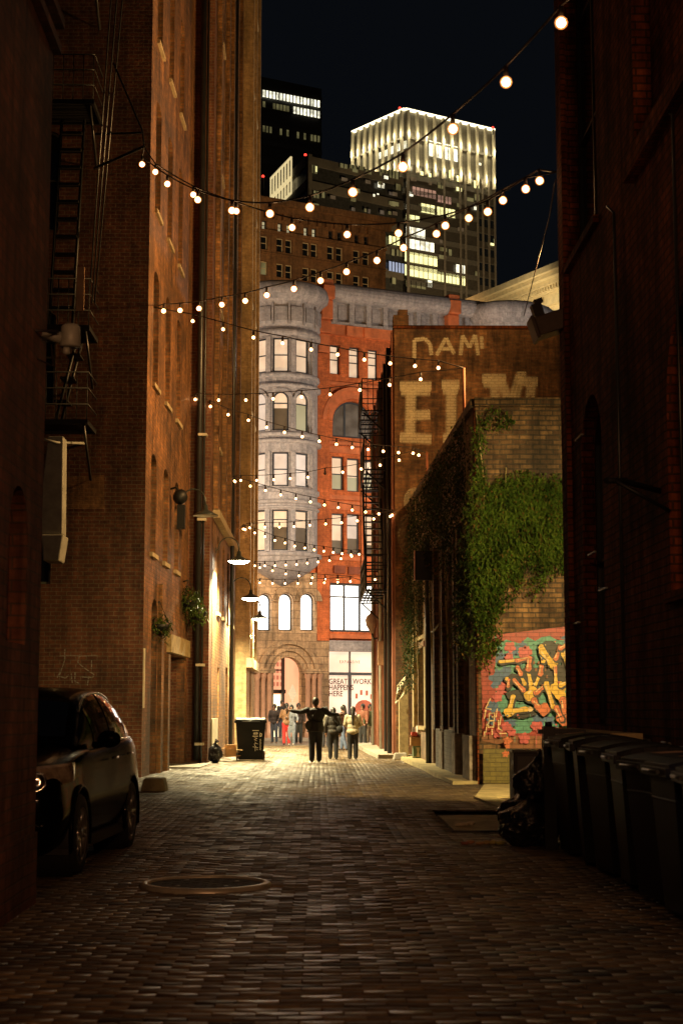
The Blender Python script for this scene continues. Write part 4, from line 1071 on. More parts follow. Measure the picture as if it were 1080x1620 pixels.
for Mx, Ln, n_, ex in ((T1, TL1, 8, None), (T2, TL2, 10, None)):
    for i in range(n_+1):
        s = Ln*(i+.15)/(n_+.3)
        k = MB(); mbox(k, Mx, s-.2, s+.2, zB-1.8, zC-.46, -.95, -.32); k.build('crown_fin', M_fin, t)
        lights_crown.append((Mx(s, zB-.2, -1.5), .5 if i % 3 else .8)); lights_crown.append((Mx(s, zM+.6, -1.45), .7))
# glowing rooms at the top floor
for r in ((618,646,228,240),(676,722,228,252),(596,618,240,250)):
    xm = (r[0]+r[1])/2
    if xm < 641: lit(t, Pl2, tn1, tu1, T1, r, E_wht, d=-.35, nb=4)
    else: lit(t, Pc2, tn2, tu2, T2, r, E_wht, d=-.35, nb=6)
TW = [((650,688,299,312),E_pnk,6),((690,712,311,322),E_pnk,4),((644,652,304,311),E_wht,1),((640,646,324,331),E_wht,1),((664,686,324,338),E_yel,3),((689,718,330,343),E_yel,5),((640,662,341,350),E_yel,3),((640,671,361,376),E_wht,4),((640,685,381,396),E_wht,6),
      ((638,690,402,418),E_yel,7),((638,690,423,440),E_yel,7),((690,736,434,449),E_yel,8),((719,737,420,433),E_wht,3),((707,713,395,405),E_olv,1),((747,757,324,333),E_wht,2),((773,781,378,389),E_yel,1),((749,757,430,437),E_olv,1),
      ((612,628,271,283),E_olv,3),((594,606,290,298),E_wht,2),((623,632,292,302),E_olv,1),((610,630,375,388),E_yel,3),((606,620,395,405),E_olv,2),((622,634,396,406),E_olv,2),((598,636,416,431),E_blue,6),((640,672,446,456),E_olv,4),((674,682,444,455),E_wht,1),
      ((720,728,279,288),E_yel,1),((735,745,283,292),E_olv,1),((747,756,287,299),E_yel,1),((760,768,290,300),E_olv,1),((708,716,270,283),E_yel,1),((690,702,290,299),E_olv,2),((748,757,308,318),E_olv,1),((752,760,258,262),E_wht,1),((700,708,349,357),E_olv,1)]
for r, m_, nb in TW:
    if r[0] < 634: continue
    lit(t, Pc2, tn2, tu2, T2, r, m_, nb=nb)
for i in range(14):
    for j in range(9):
        if rr_.random() < .34:
            x = 645+j*15+rr_.random()*4; y = 268+i*12.6+(x-645)*.22
            if x > 738 or y > 425: continue
            lit(t, Pc2, tn2, tu2, T2, (x, x+4+rr_.random()*8, y, y+6), rr_.choice([E_olv, E_brownroom, E_olv, E_yel]), d=-.31-.003*i, nb=0) if not any(r[0]-10 < x < r[1]+2 and r[2]-6 < y < r[3]+2 for r, _m, _n in TW) else None
for i in range(11):
    for j, f in enumerate((.83,.895,.965)):
        z = zB-6-i*3.05*1.0
        s = TL2*f
        k = MB(); mbox(k, T2, s-.45, s+.45, z-.95, z+.6, -.36, -.31); k.build('window', M_glass, t)
for x, y in ((632, 172), (779, 203)):
    P = at(x, y-1, 305); k = MB(); k.tube([P, P-Vector((0,0,1.5))], .12, mi=1); k.ball(P, .27); k.build('beacon', [E_red, M_black], t)
# dark tower on the left
Pd0 = Vector((xat(395,350),350,0)); Pd1 = Vector((xat(507,358),358,0)); Dm, du, dn, DL = facade(Pd0, Pd1)
t = thing('dark_tower', (Pd0.x+5, 360, 0), 'nearly black tower at upper left with two rows of white lit windows', 'tower')
zD = on_plane(505, 140, Pd0, dn).z
k = MB(); mbox(k, Dm, 0, DL, 0, zD, 0, 20); k.build('wall', plain('black_tower_wall', (.02,.017,.014), .6), t)
k = MB()
for i in range(14): z = zD-2-i*4.4; mbox(k, Dm, 0, DL, z-1.1, z, -.25, -.01)
k.build('floor_bands', plain('dark_tower_band', (.032,.028,.024), .6), t)
i = 0; x = 414.5
while x < 503:
    y = 143+(x-413)*.19
    lit(t, Pd0, dn, du, Dm, (x, x+3.5, y, y+11), E_wht, d=-.4)
    if x > 459: lit(t, Pd0, dn, du, Dm, (x, x+3.5, y+17, y+28), E_wht, d=-.4)
    elif random.random() < .5: lit(t, Pd0, dn, du, Dm, (x, x+4, y+18, y+27), E_olv, d=-.4)
    if random.random() < .4: lit(t, Pd0, dn, du, Dm, (x, x+3.4, y+56, y+66), E_olv, d=-.4)
    x += 5.4

# pale classical cornice building, right
Pk0 = Vector((xat(690,104),104,0)); Pk1 = Vector((xat(905,91),91,0)); Km, ku, kn, KL = facade(Pk0, Pk1)
t = thing('classical_building', (Pk1.x-2, 100, 0), 'pale floodlit building with a deep dentilled cornice, behind the painted brick wall', 'building')
zK = on_plane(880, 432, Pk0, kn).z
E_k = M_cream
k = MB(); mbox(k, Km, 0, KL+4, 0, zK-1.9, 0, 12); k.build('wall', M_cream, t)
k = MB()
for (z0, z1, d_) in ((zK-.35,zK,-1.5),(zK-.6,zK-.36,-1.25),(zK-.9,-.0+zK-.61,-.9),(zK-1.2,zK-.91,-.6),(zK-1.9,zK-1.21,-.3)): mbox(k, Km, 0, KL+4, z0, z1, d_, 12)
for i in range(70): s = i*(KL+4)/70; mbox(k, Km, s, s+.14, zK-1.16, zK-.93, -.78, -.61)
k.build('cornice', M_cream, t)
k = MB(); a, b = Km(0,0,4), Km(KL+4,0,4)
k.hexa([Km(-1.5,zK-1.0,1),Km(KL-1,zK,1),Km(KL-1,zK,11.5),Km(-1.5,zK-1,11.5),Km(-1.5,zK+.8,4),Km(KL-3,zK+1.9,4),Km(KL-3,zK+1.9,9),Km(-1.5,zK+.8,9)]); k.build('roof', plain('dark_tiled_roof', (.09,.08,.05), .8), t)
for s in (KL*.55, KL*.75, KL*.9):
    k = MB(); P = Km(s, zK-2.0, -.9); k.ball(P, .1); k.build('cornice_light', emit('cornice_lamp', (1,.85,.5), 6) if 'cornice_lamp' not in MATS else MATS['cornice_lamp'], t)
# ------------------------------------------------------------------ string lights
R_B = .056
m, nt, b = newmat('bulb_glass')                  # amber glass envelope round the glowing core
em = node(nt, 'ShaderNodeEmission', Strength=1.5); em.inputs[0].default_value = (1, .30, .07, 1)
trn = nt.nodes.new('ShaderNodeBsdfTransparent'); ms = nt.nodes.new('ShaderNodeMixShader'); ms.inputs[0].default_value = .65
nt.links.new(trn.outputs[0], ms.inputs[1]); nt.links.new(em.outputs[0], ms.inputs[2]); nt.links.new(ms.outputs[0], nt.nodes['Material Output'].inputs[0])
bm_ = MB()
prof = [(.0,-R_B),(R_B*.5,-R_B*.86),(R_B*.87,-R_B*.5),(R_B,0),(R_B*.87,R_B*.5),(R_B*.5,R_B*.86),(R_B*.3,R_B*.97)]
bm_.lathe(prof, (0,0,0), 14, mi=1); bm_.ball((0,0,0), R_B*.72, seg=12, rings=8)
_b = bm_.build('bulb', [M_bulb, m], origin=(0,0,0)); bulb_me = _b.data; bpy.data.objects.remove(_b)
bulb_dead = bulb_me.copy(); bulb_dead.materials.clear(); bulb_dead.materials.append(M_cable); bulb_dead.materials.append(M_cable)
NA = Vector((-3.9, 31.6, 0))
anch = {
 'L0': (NA, 228, 232), 'R0': (Vector((3.4, 11.5, 0)), None, None), 'R1': (Vector((3.36, 21.5, 0)), 879, 272),
 'L1': (Vector((-3.80, 36.5, 0)), 244, 486), 'R2': (Vector((3.13, 34.6, 0)), 733, 582), 'L2': (Vector((-3.50, 43.4, 0)), 303, 626),
 'R3': (Vector((3.0, 44.0, 0)), 675, 717), 'L3': (Vector((-3.0, 52, 0)), 361, 755), 'R4': (Vector((2.3, 47.9, 0)), 626, 811),
 'L4': (Vector((-2.95, 56.9, 0)), 378, 836), 'R5': (Vector((1.5, 54, 0)), 574, 878), 'L5': (Vector((-2.62, 61, 0)), 398, 893),
 'R6': (Vector((2.15, 58, 0)), 598, 915), 'L6': (Vector((-2.62, 63.8, 0)), 402, 919), 'R7': (Vector((1.5, 56.0, 0)), 572, 918),
}
strings = [
 ('L0','R0',[(225,260),(265,291),(313,316),(367,333),(427,338),(490,328),(558,304),(637,264),(716,204),(800,130),(887,36)],'nearest string of bulbs, climbing to the upper right past the crown tower'),
 ('L0','R1',[(246,272),(306,308),(374,334),(462,360),(549,371),(630,369),(704,357),(771,335),(831,299)],'second string of bulbs, sagging in front of the brown block'),
 ('L1','R1',[(259,492),(285,491),(315,488),(351,482),(388,476),(422,467),(465,457),(507,444),(548,430),(596,412),(638,392),(690,370),(741,345),(795,317),(853,286)],'string of bulbs rising from the left wall to the dark right corner'),
 ('L1','R2',[(305,508),(353,521),(401,534),(447,543),(492,553),(534,561),(576,569),(617,575),(656,579),(693,582)],'string of bulbs crossing the top floor windows of the red building'),
 ('L2','R2',[(309,632),(346,633),(389,633),(432,631),(477,628),(522,624),(569,617),(616,609),(665,600)],'string of bulbs crossing the arched windows of the round bay'),
 ('L2','R3',[(333,643),(361,656),(393,665),(422,676),(450,684),(478,691),(505,698),(532,703),(557,708),(582,711),(606,714),(630,716),(653,717)],'string of bulbs running down right just below the arched windows'),
 ('L3','R3',[(371,761),(381,760),(406,760),(433,759),(459,757),(487,755),(514,749),(542,747),(571,742),(601,736),(631,728),(662,720)],'string of bulbs crossing the fourth floor bay windows'),
 ('L3','R4',[(372,762),(396,769),(420,776),(444,783),(468,789),(491,794),(513,799),(535,803),(557,807),(578,810),(599,813),(620,815)],'string of bulbs just above the third floor windows'),
 ('L4','R4',[(385,837),(395,835),(419,834),(442,834),(465,833),(490,831),(515,829),(540,827),(565,824),(591,821),(617,817)],'string of bulbs level across the third floor windows'),
 ('L4','R5',[(388,838),(403,843),(419,849),(435,855),(451,859),(466,864),(482,867),(497,870),(512,872),(527,874),(541,876),(555,878),(568,877)],'string of bulbs falling right over the sills of the third floor'),
 ('L5','R5',[(403,895),(419,895),(435,895),(452,894),(469,893),(486,891),(503,889),(521,887),(539,884),(556,880)],'string of bulbs over the corbel under the round bay'),
 ('L5','R6',[(411,898),(431,903),(452,908),(473,911),(494,914),(514,916),(534,917),(554,919),(574,918),(593,917)],'next to last string of bulbs at the far end of the alley'),
 ('L6','R7',[(411,922),(431,923),(451,923),(471,923),(492,923),(513,922),(534,921),(554,920)],'last and lowest string of bulbs above the white arched windows'),
]
for A, B, px, lab in strings:
    pa, pb = anch[A][0], anch[B][0]; dn = (pb-pa); nn_ = Vector((dn.y, -dn.x, 0)).normalized()
    P = [on_plane(x, y, pa, nn_) for x, y in px]
    def apos(key, near):
        p, ax, ay = anch[key]
        if ax is None: q = near[0]+(near[0]-near[1])*1.4; q = Vector((3.38, 11.6, near[0].z+(near[0].z-near[1].z)*1.9)); return q
        q = on_plane(ax, ay, pa, nn_); return q
    Q0, Q1 = apos(A, (P[0], P[1])), apos(B, (P[-1], P[-2]))
    tt = thing('string_lights', Q0, lab, 'string lights', 'strings of bulbs zigzagging over the alley')
    top = [Q0]+[p+Vector((0,0,.17)) for p in P]+[Q1]
    k = MB(); cable = []
    for a, b in zip(top, top[1:]):
        for i in range(4):
            f = i/4; cable.append(a.lerp(b, f)-Vector((0,0,.05*(a-b).length*.6*4*f*(1-f)*.25)))
    cable.append(top[-1]); k.tube(cable, .011 if P[0].y > 40 else .014, 5)
    for p in P: k.tube([p+Vector((0,0,.175)), p+Vector((0,0,R_B*.85))], [.022,.03], 8)
    k.build('cable', M_cable, tt)
    for (bx_, by_), p in zip(px, P):
        o = bpy.data.objects.new('bulb', bulb_dead if (bx_, by_) in ((514,749),(718,582)) else bulb_me); COL.objects.link(o); o.parent = tt; o.location = p-Q0; sc_ = 1.15 if P[0].y > 25 and P[-1].y < 24 else .82; o.scale = (sc_,)*3

# ------------------------------------------------------------------ lamps with lights
def light(name, kind, loc, power, col, **kw):
    l = bpy.data.lights.new(name, kind); l.energy = power; l.color = col
    for a, b in kw.items():
        if a != 'aim': setattr(l, a, b)
    o = bpy.data.objects.new(name, l); COL.objects.link(o); o.location = loc
    if 'aim' in kw: o.rotation_euler = (Vector(kw['aim'])-Vector(loc)).to_track_quat('-Z', 'Y').to_euler()
    return o
def gooseneck(mount, shade, lit, label, power=0):
    mount, shade = Vector(mount), Vector(shade)
    tt = thing('gooseneck_lamp', mount, label, 'wall lamp', 'gooseneck lamps on the left wall')
    k = MB(); pts = []
    top = shade.z+.5; mid = (mount.x+shade.x)/2; hw = (shade.x-mount.x)/2
    pts.append(mount); pts.append(Vector((mount.x+.06, mount.y, mount.z+.02)))
    for i in range(11):
        a = PI-PI*i/10; pts.append(Vector((mid+hw*.88*math.cos(a)+.04, shade.y, top-.14+.32*math.sin(a)+ (mount.z-top+.14)*.0)))
    pts.append(Vector((shade.x, shade.y, shade.z+.26)))
    k.tube(pts, .022, 8); k.lathe([(.0,-.01),(.09,-.01),(.09,.03),(0,.03)], mount, 12, ax=(1,0,0)); k.build('arm', M_shade, tt)
    k = MB(); k.lathe([(.0,.27),(.055,.27),(.07,.15),(.11,.11),(.22,.055),(.33,.0),(.335,-.025),(.325,-.025)], shade, 24); sh = k.build('lamp_shade', M_shade, tt)
    k = MB(); k.lathe([(.322,-.022),(.21,.04),(.1,.09),(.0,.1)], shade, 24); k.build('shade_lining', M_shadei, sh)
    k = MB(); k.lathe([(.0,.03),(.07,.035),(.1,.06),(.07,.1),(0,.1)] if not lit else [(.0,-.10),(.16,-.085),(.26,-.055),(.31,-.015),(.3,.0),(0,.05)], shade, 16); k.build('lamp_bulb', M_lampw if lit else M_shadei, tt)
    if power:
        light('lamp_light', 'SPOT', shade+Vector((0,0,-.13)), power, (1,.82,.42), spot_size=R(156), spot_blend=.5, shadow_soft_size=.12)
    return tt
z1 = zat(815, 41); gooseneck((-3.68, 41, z1+.25), (xat(325,41,815), 41, z1), False, 'unlit gooseneck lamp with dark shade, nearest of the row on the left wall')
z2 = zat(887, 45.9, 378); gooseneck((-3.02, 45.9, z2+.3), (xat(378,45.9,887), 45.9, z2), True, 'largest lit gooseneck lamp, its white light flooding the buff wall', 8000)
z3 = zat(946, 53, 397); gooseneck((-3.02, 53, z3+.3), (xat(397,53,946), 53, z3), True, 'middle lit gooseneck lamp beside the first bright arched window', 7500)
z4 = zat(978, 60, 410); gooseneck((-2.62, 60, z4+.3), (xat(411,60,978), 60, z4), True, 'farthest small gooseneck lamp low in front of the bright arched window', 5500)

# old floodlight / camera on wall A, beside the unlit lamp
t = thing('wall_floodlight', (-3.75, 39.2, zat(790,39.2)), 'dark round floodlight with a hanging box on the left wall beside the unlit lamp', 'floodlight')
zz = zat(790, 39.2); k = MB(); k.lathe([(0,.1),(.12,.1),(.2,-.02),(.19,-.1),(0,-.1)], (-3.45,39.2,zz+.05), 16, ax=(1,-1,-.3)); k.build('lamp_head', M_black, t)
k = MB(); k.tube([(-3.8,39.3,zz+.25),(-3.6,39.25,zz+.3),(-3.45,39.2,zz+.12)], .03); k.build('arm', M_black, t)
k = MB(); k.box(-3.55,-3.35,39.1,39.3,zz-.75,zz-.15); k.tube([(-3.45,39.2,zz-.15),(-3.45,39.2,zz)], .02); k.build('ballast_box', M_black, t)

# street lamps assumed round the corners of the cross street, out of sight from the alley
def assumed_street_lamp(x, y, h, label, power, arm=1.2, col=(1,.72,.38)):
    tt = thing('assumed_street_lamp', (x, y, 0), label, 'street lamp', 'assumed street lamps in the cross street')
    k = MB(); k.tube([(x,y,0),(x,y,1),(x,y,h)], [.12,.09,.06], 10); k.build('post', M_black, tt)
    k = MB(); k.tube([(x,y,h-.1),(x,y+arm*.5,h+.25),(x,y+arm,h+.2)], .035); k.build('arm', M_black, tt)
    k = MB(); k.lathe([(0,.12),(.14,.1),(.24,0),(.2,-.03),(0,-.03)], (x,y+arm,h+.12), 16); k.build('lamp_head', M_black, tt)
    k = MB(); k.lathe([(.18,-.031),(.1,-.09),(0,-.1)], (x,y+arm,h+.12), 16); k.build('lens', emit('assumed_street_lens', col, 25) if 'assumed_street_lens' not in MATS else MATS['assumed_street_lens'], tt)
    light('assumed_street_light', 'POINT', (x, y+arm, h-.1), power, col, shadow_soft_size=.25)
assumed_street_lamp(-7.5, 64.6, 9.5, 'unseen tall street lamp assumed round the left corner, lighting the red and grey building', 5200, col=(1,.78,.52))
assumed_street_lamp(7.5, 64.8, 9.5, 'unseen tall street lamp assumed round the right corner in the cross street', 5200, col=(1,.78,.52))
assumed_street_lamp(-15, 65.5, 15, 'unseen very tall street mast assumed far round the left corner', 2600, col=(.95,.82,.68))
assumed_street_lamp(16, 67, 15, 'unseen very tall street mast assumed far round the right corner', 2600, col=(.95,.82,.68))
# unseen yard lamps assumed in the gap behind the dark right building
def assumed_yard_lamp(p, label, power, col, mount, aim=None, size=R(170)):
    p = Vector(p); tt = thing('assumed_yard_floodlight', mount, label, 'floodlight', 'assumed floodlights on the back of the dark right building')
    k = MB(); k.box(p.x-.22,p.x+.22,p.y-.14,p.y+.1,p.z-.02,p.z+.2); k.tube([mount, p+Vector((0,-.1,.1))], .03); k.build('housing', M_black, tt)
    k = MB(); k.box(p.x-.18,p.x+.18,p.y+.101,p.y+.115,p.z+.0,p.z+.18); k.build('lens', emit('assumed_yard_lens', col, 15) if 'assumed_yard_lens' not in MATS else MATS['assumed_yard_lens'], tt)
    light('assumed_yard_light', 'SPOT', p+Vector((0,.25,0)), power, col, spot_size=size, spot_blend=.6, shadow_soft_size=.2, aim=aim or (p.x, p.y+8, p.z-1))
assumed_yard_lamp((5.6, 21.9, 5.0), 'unseen low yard floodlight assumed to light the mural wall', 5200, (1,.70,.28), (5.6, 21.52, 5.2), aim=(4.1,31.0,2.0), size=R(80))
tt = thing('assumed_roof_floodlight', (6.7, 34.0, HI), 'unseen sodium floodlight assumed on a short mast on the low roof', 'floodlight')
k = MB(); k.tube([(6.7,34.0,HI),(6.7,34.0,HI+3.6)], .06); k.build('mast', M_black, tt)
k = MB(); k.box(6.6,6.95,33.8,34.1,HI+3.5,HI+3.85); k.build('housing', M_black, tt)
light('assumed_roof_light', 'SPOT', (6.5, 34.3, HI+3.6), 8600, (1,.55,.19), spot_size=R(168), spot_blend=.7, shadow_soft_size=.25, aim=(-4, 37.5, 13.5))  # assumed out-of-view spot that lights the upper left walls
# lamp added out of view on the right wall behind the camera
tt = thing('unseen_wall_lamp', (3.4, -2, 5.6), 'unseen lamp added on the right wall behind the viewpoint to brighten the left wall', 'wall lamp')
k = MB(); k.tube([(3.4,-2,5.6),(2.9,-2,5.7)], .03); k.box(2.6,2.95,-2.15,-1.85,5.58,5.72); k.build('lamp_head', M_black, tt)
light('unseen_wall_light', 'SPOT', (2.75, -2, 5.55), 1900, (1,.46,.2), spot_size=R(82), spot_blend=.9, shadow_soft_size=.15, aim=(-2.4, 12, 5.2))  # unseen spot added to brighten the near left wall
tt = thing('unseen_wall_lamp', (-2.2, -1, 5.9), 'unseen lamp added on the left wall behind the viewpoint to brighten the right wall', 'wall lamp')
k = MB(); k.tube([(-2.2,-1,5.9),(-1.8,-1,6.0)], .03); k.box(-1.85,-1.5,-1.15,-.85,5.88,6.02); k.build('lamp_head', M_black, tt)
light('unseen_wall_light', 'SPOT', (-1.6, -1, 5.85), 900, (1,.48,.2), spot_size=R(66), spot_blend=.9, shadow_soft_size=.15, aim=(3.4, 17, 5.6))  # added out of view to brighten the near right wall

# ------------------------------------------------------------------ left corner: fire escape, duct, arm lamp
t = thing('fire_escape', (-6, 33.6, 6.8), 'black iron fire escape with stairs and platforms on the dark front of the left building', 'fire escape')
zf_ = lambda y: zat(y, 33.6, 110)
xf = lambda x: xat(x, 33.6, 600)
plats = [zf_(668), zf_(520), zf_(165), zf_(-60)]
xr = xf(143)
for z in plats:
    k = MB(); k.box(-8.5, xr, 33.35, 33.4, z-.08, z+.02); k.box(-8.5, xr, 34.6, 34.65, z-.08, z+.02); k.box(xr-.05, xr, 33.4, 34.6, z-.08, z+.02)
    for i in range(12): k.box(-8.5, xr, 33.43+i*.1, 33.48+i*.1, z-.02, z+.01)
    k.build('platform', M_black, t)
    k = MB()
    for zz in (.35,.7,1.05): k.tube([(-8.5,33.36,z+zz),(xr,33.36,z+zz),(xr,34.62,z+zz)], .018, 6)
    x = -8.5
    while x < xr+.01: k.tube([(x,33.36,z),(x,33.36,z+1.05)], .012, 5); x += .22
    k.build('railing', M_black, t)
    k = MB()
    for x in (xr-.1, -7.2): k.tube([(x,34.68,z-1.1),(x,33.45,z-.08)], .03, 6)
    k.build('bracket', M_pipe, t)
for (za, zb, x0, x1) in ((plats[1], plats[2], xf(113), xf(113)), (plats[0], plats[1], xf(85), xf(120))):
    k = MB(); n = int((zb-za)/.42)
    if za == plats[1]:
        for i in range(n): k.box(xf(80), xf(114), 33.45+.9*i/n, 33.62+.9*i/n, za+(zb-za)*i/n, za+(zb-za)*i/n+.06)
        for xx in (xf(78), xf(115)): k.tube([(xx,33.45,za),(xx,34.5,zb)], .035, 6)
    else:
        for i in range(n): f = i/n; k.box(x0+(x1-x0)*f-.15, x0+(x1-x0)*f+.15, 33.9, 34.5, za+(zb-za)*f, za+(zb-za)*f+.04)
        for yy in (33.9, 34.5): k.tube([(x0,yy,za),(x1,yy,zb)], .035, 6)
    k.build('stair', M_black, t)
k = MB()                                            # long sloping hand rails of the upper flight
for dx, yy in ((0,33.4),(9,33.42),(18,33.9)): k.tube([at(141+dx*.5, 480, yy), at(176+dx, 0, yy), at(182+dx, -60, yy)], .018, 6)
k.build('handrail', M_pipe, t)
k = MB(); k.box(xf(122), xf(134), 33.3, 33.33, zf_(497), zf_(428)); k.build('notice_board', plain('tan_notice', (.45,.27,.16), .6), t)
k = MB(); P = at(228, 212, 32); Q = anch['L0']
e0 = on_plane(228, 232, NA, Vector(((anch['R0'][0]-NA).y, -(anch['R0'][0]-NA).x, 0)).normalized())
k.tube([at(150,266,33.4), e0], .03, 6); k.tube([at(180,100,34.0), at(226,208,33.0), e0], .02, 6); k.tube([at(150,212,34.6), at(226,210,33.0)], .025, 6); k.build('string_arm', M_black, t)
t = thing('exhaust_duct', (-5.7, 33.4, 3.9), 'grey painted sheet metal duct running up behind the corner of the left wall', 'duct')
xd = lambda x: xat(x, 33, 800); zd = lambda y: zat(y, 33, 90)
k = MB(); k.hexa([Vector(p) for p in ((xd(60),33.0,zd(845)),(xd(100),33.0,zd(845)),(xd(100),33.5,zd(845)),(xd(60),33.5,zd(845)),(xd(74),33.0,zd(690)),(xd(98),33.0,zd(690)),(xd(98),33.5,zd(690)),(xd(74),33.5,zd(690)))]); bevel(k.build('shaft', M_galvp, t), .02)
k = MB(); k.hexa([Vector(p) for p in ((xd(72),32.9,zd(888)),(xd(97),32.9,zd(888)),(xd(97),33.6,zd(888)),(xd(72),33.6,zd(888)),(xd(68),32.9,zd(846)),(xd(103),32.9,zd(846)),(xd(103),33.6,zd(846)),(xd(68),33.6,zd(846)))]); bevel(k.build('hood', M_galvp, t), .03)
k = MB(); k.tube([(xd(60),32.85,zd(695)),(xd(90),32.85,zd(702)),(xd(112),34.7,zd(680))], .03); k.build('strut', M_galvp, t)
zz = zat(533, 12.3, 110); xx = xat(112, 12.3, 533)
t = thing('security_lamp', (-2.2, 12.2, zz), 'pale cylindrical security lamp on an arm off the near left wall', 'wall lamp')
k = MB(); k.lathe([(0,.1),(.055,.1),(.075,.08),(.085,-.075),(.075,-.085),(0,-.085)], (xx,12.3,zz), 20); k.build('lamp_head', M_galvp, t)
k = MB(); k.lathe([(0,.0),(.03,0),(.03,-.05),(0,-.06)], (xx-.03,12.3,zz-.085), 12); k.tube([(xx-.22,12.28,zz+.02),(xx-.07,12.3,zz-.01)], [.03,.05], 10); k.build('knuckle', M_galvp, t)
k = MB(); k.tube([(-2.21,12.0,zz-.02),(-2.06,12.2,zz+.02),(xx-.2,12.28,zz+.03)], .012, 6); k.tube([(-2.2,12.1,zz-.22),(-2.1,12.25,zz-.25),(xx-.15,12.3,zz-.06)], .008, 6); k.build('arm', M_cable, t)

# ------------------------------------------------------------------ right fire escape
t = thing('fire_escape', (1.8, 53, 4.8), 'black iron fire escape projecting from the side of the tall right building', 'fire escape')
for (y, ya, yb) in ((762, 50.6, 55.8), (948, 49.5, 55.8), (648, 53.5, 58)):
    z = zat(y-6, 53); x0, x1 = 1.45, 2.22
    k = MB()
    for i_ in range(8): xx = x0+(x1-x0)*i_/7; k.box(xx-.012, xx+.012, ya, yb, z-.05, z)
    for i_ in range(6): yy = ya+(yb-ya)*i_/5; k.box(x0, x1, yy-.02, yy+.02, z-.1, z-.05)
    k.build('platform', M_black, t)
    k = MB()
    for zz in (.35,.7,1.05): k.tube([(x1,ya,z+zz),(x0,ya,z+zz),(x0,yb,z+zz),(x1,yb,z+zz)], .02, 6)
    n = 14
    for i in range(n+1): yy = ya+(yb-ya)*i/n; k.tube([(x0,yy,z),(x0,yy,z+1.05)], .014, 5)
    for i in range(5): xx = x0+(x1-x0)*i/4; k.tube([(xx,ya,z),(xx,ya,z+1.05)], .014, 5)
    k.build('railing', M_black, t)
    k = MB()
    for yy in (ya+.2, yb-.2): k.tube([(x0+.05,yy,z-.1),(x1+.02,yy,z-.8)], .03, 6)
    k.build('bracket', M_black, t)
k = MB(); za, zb = zat(942,53), zat(756,53)
for i in range(16): f = i/16; k.box(1.5,2.1,51+3.5*f,51.2+3.5*f,za+(zb-za)*f,za+(zb-za)*f+.04)
for xx in (1.5, 2.1): k.tube([(xx,51,za),(xx,54.6,zb)], .04, 6)
k.build('stair', M_black, t)
k = MB(); k.tube([(1.5,50.6,za),(1.5,50.6,zat(700,52))], .02); k.tube([(1.46,55.9,za),(1.46,55.9,zat(600,54))], .02, 6); k.build('ladder', M_black, t)
# lantern on the far corner
t = thing('wall_lantern', (1.95, 58.5, zat(1003,58.5)), 'unlit urn shaped lantern bracketed to the far end of the tall right building', 'lantern')
X = xat(588, 58.5); zl = zat(985, 58.5)
k = MB(); k.lathe([(0,-.42),(.05,-.4),(.09,-.3),(.2,-.12),(.24,.1),(.18,.25),(.08,.32),(.03,.45),(0,.46)], (X,58.5,zl), 14); k.build('lantern_body', plain('lantern_glass', (.42,.3,.24), .4), t)
k = MB(); k.tube([(X,58.5,zl-.4),(X+.1,58.5,zl-.6),(2.2,58.5,zl-.55)], .03); k.build('arm', M_black, t)
# paper banner
t = thing('paper_banner', (2.5, 46.9, 1.6), 'white lettered banner hanging askew above the crates on the right', 'banner')
k = MB(); N = 8; g = [[None]*5 for _ in range(N+1)]
for i in range(N+1):
    for j in range(5):
        x = 628+ (13*j/4) - 3*i/N+ (j/4)*5*(i/N)*.2; y = 1112-(30*(1-i/N)) - j*3.6
        P = at(x+1.5*math.sin(i*.8)*.4, y+2, 46.9); P.y += .03*math.sin(i*1.1+j*.7); g[i][j] = P
for i in range(N):
    for j in range(4): k.face([g[i][j], g[i][j+1], g[i+1][j+1], g[i+1][j]], 0, True)
o = k.build('sheet', plain('banner_paper', (.72,.66,.48), .7, var=.1), t); o.modifiers.new('thick','SOLIDIFY').thickness = .004
k = MB()
for j, w_ in ((1,.85),(2,.8),(3,.6)):
    for i in range(1, N-1):
        if (i*7+j*3) % 4 != 3: a, b = g[i][j], g[i+1][j]; k.face([a+Vector((-.02,-.012,0)), a+Vector((.02,-.012,0)), b+Vector((.018,-.012,.02)), b+Vector((-.022,-.012,.02))])
k.build('lettering', M_black, t)

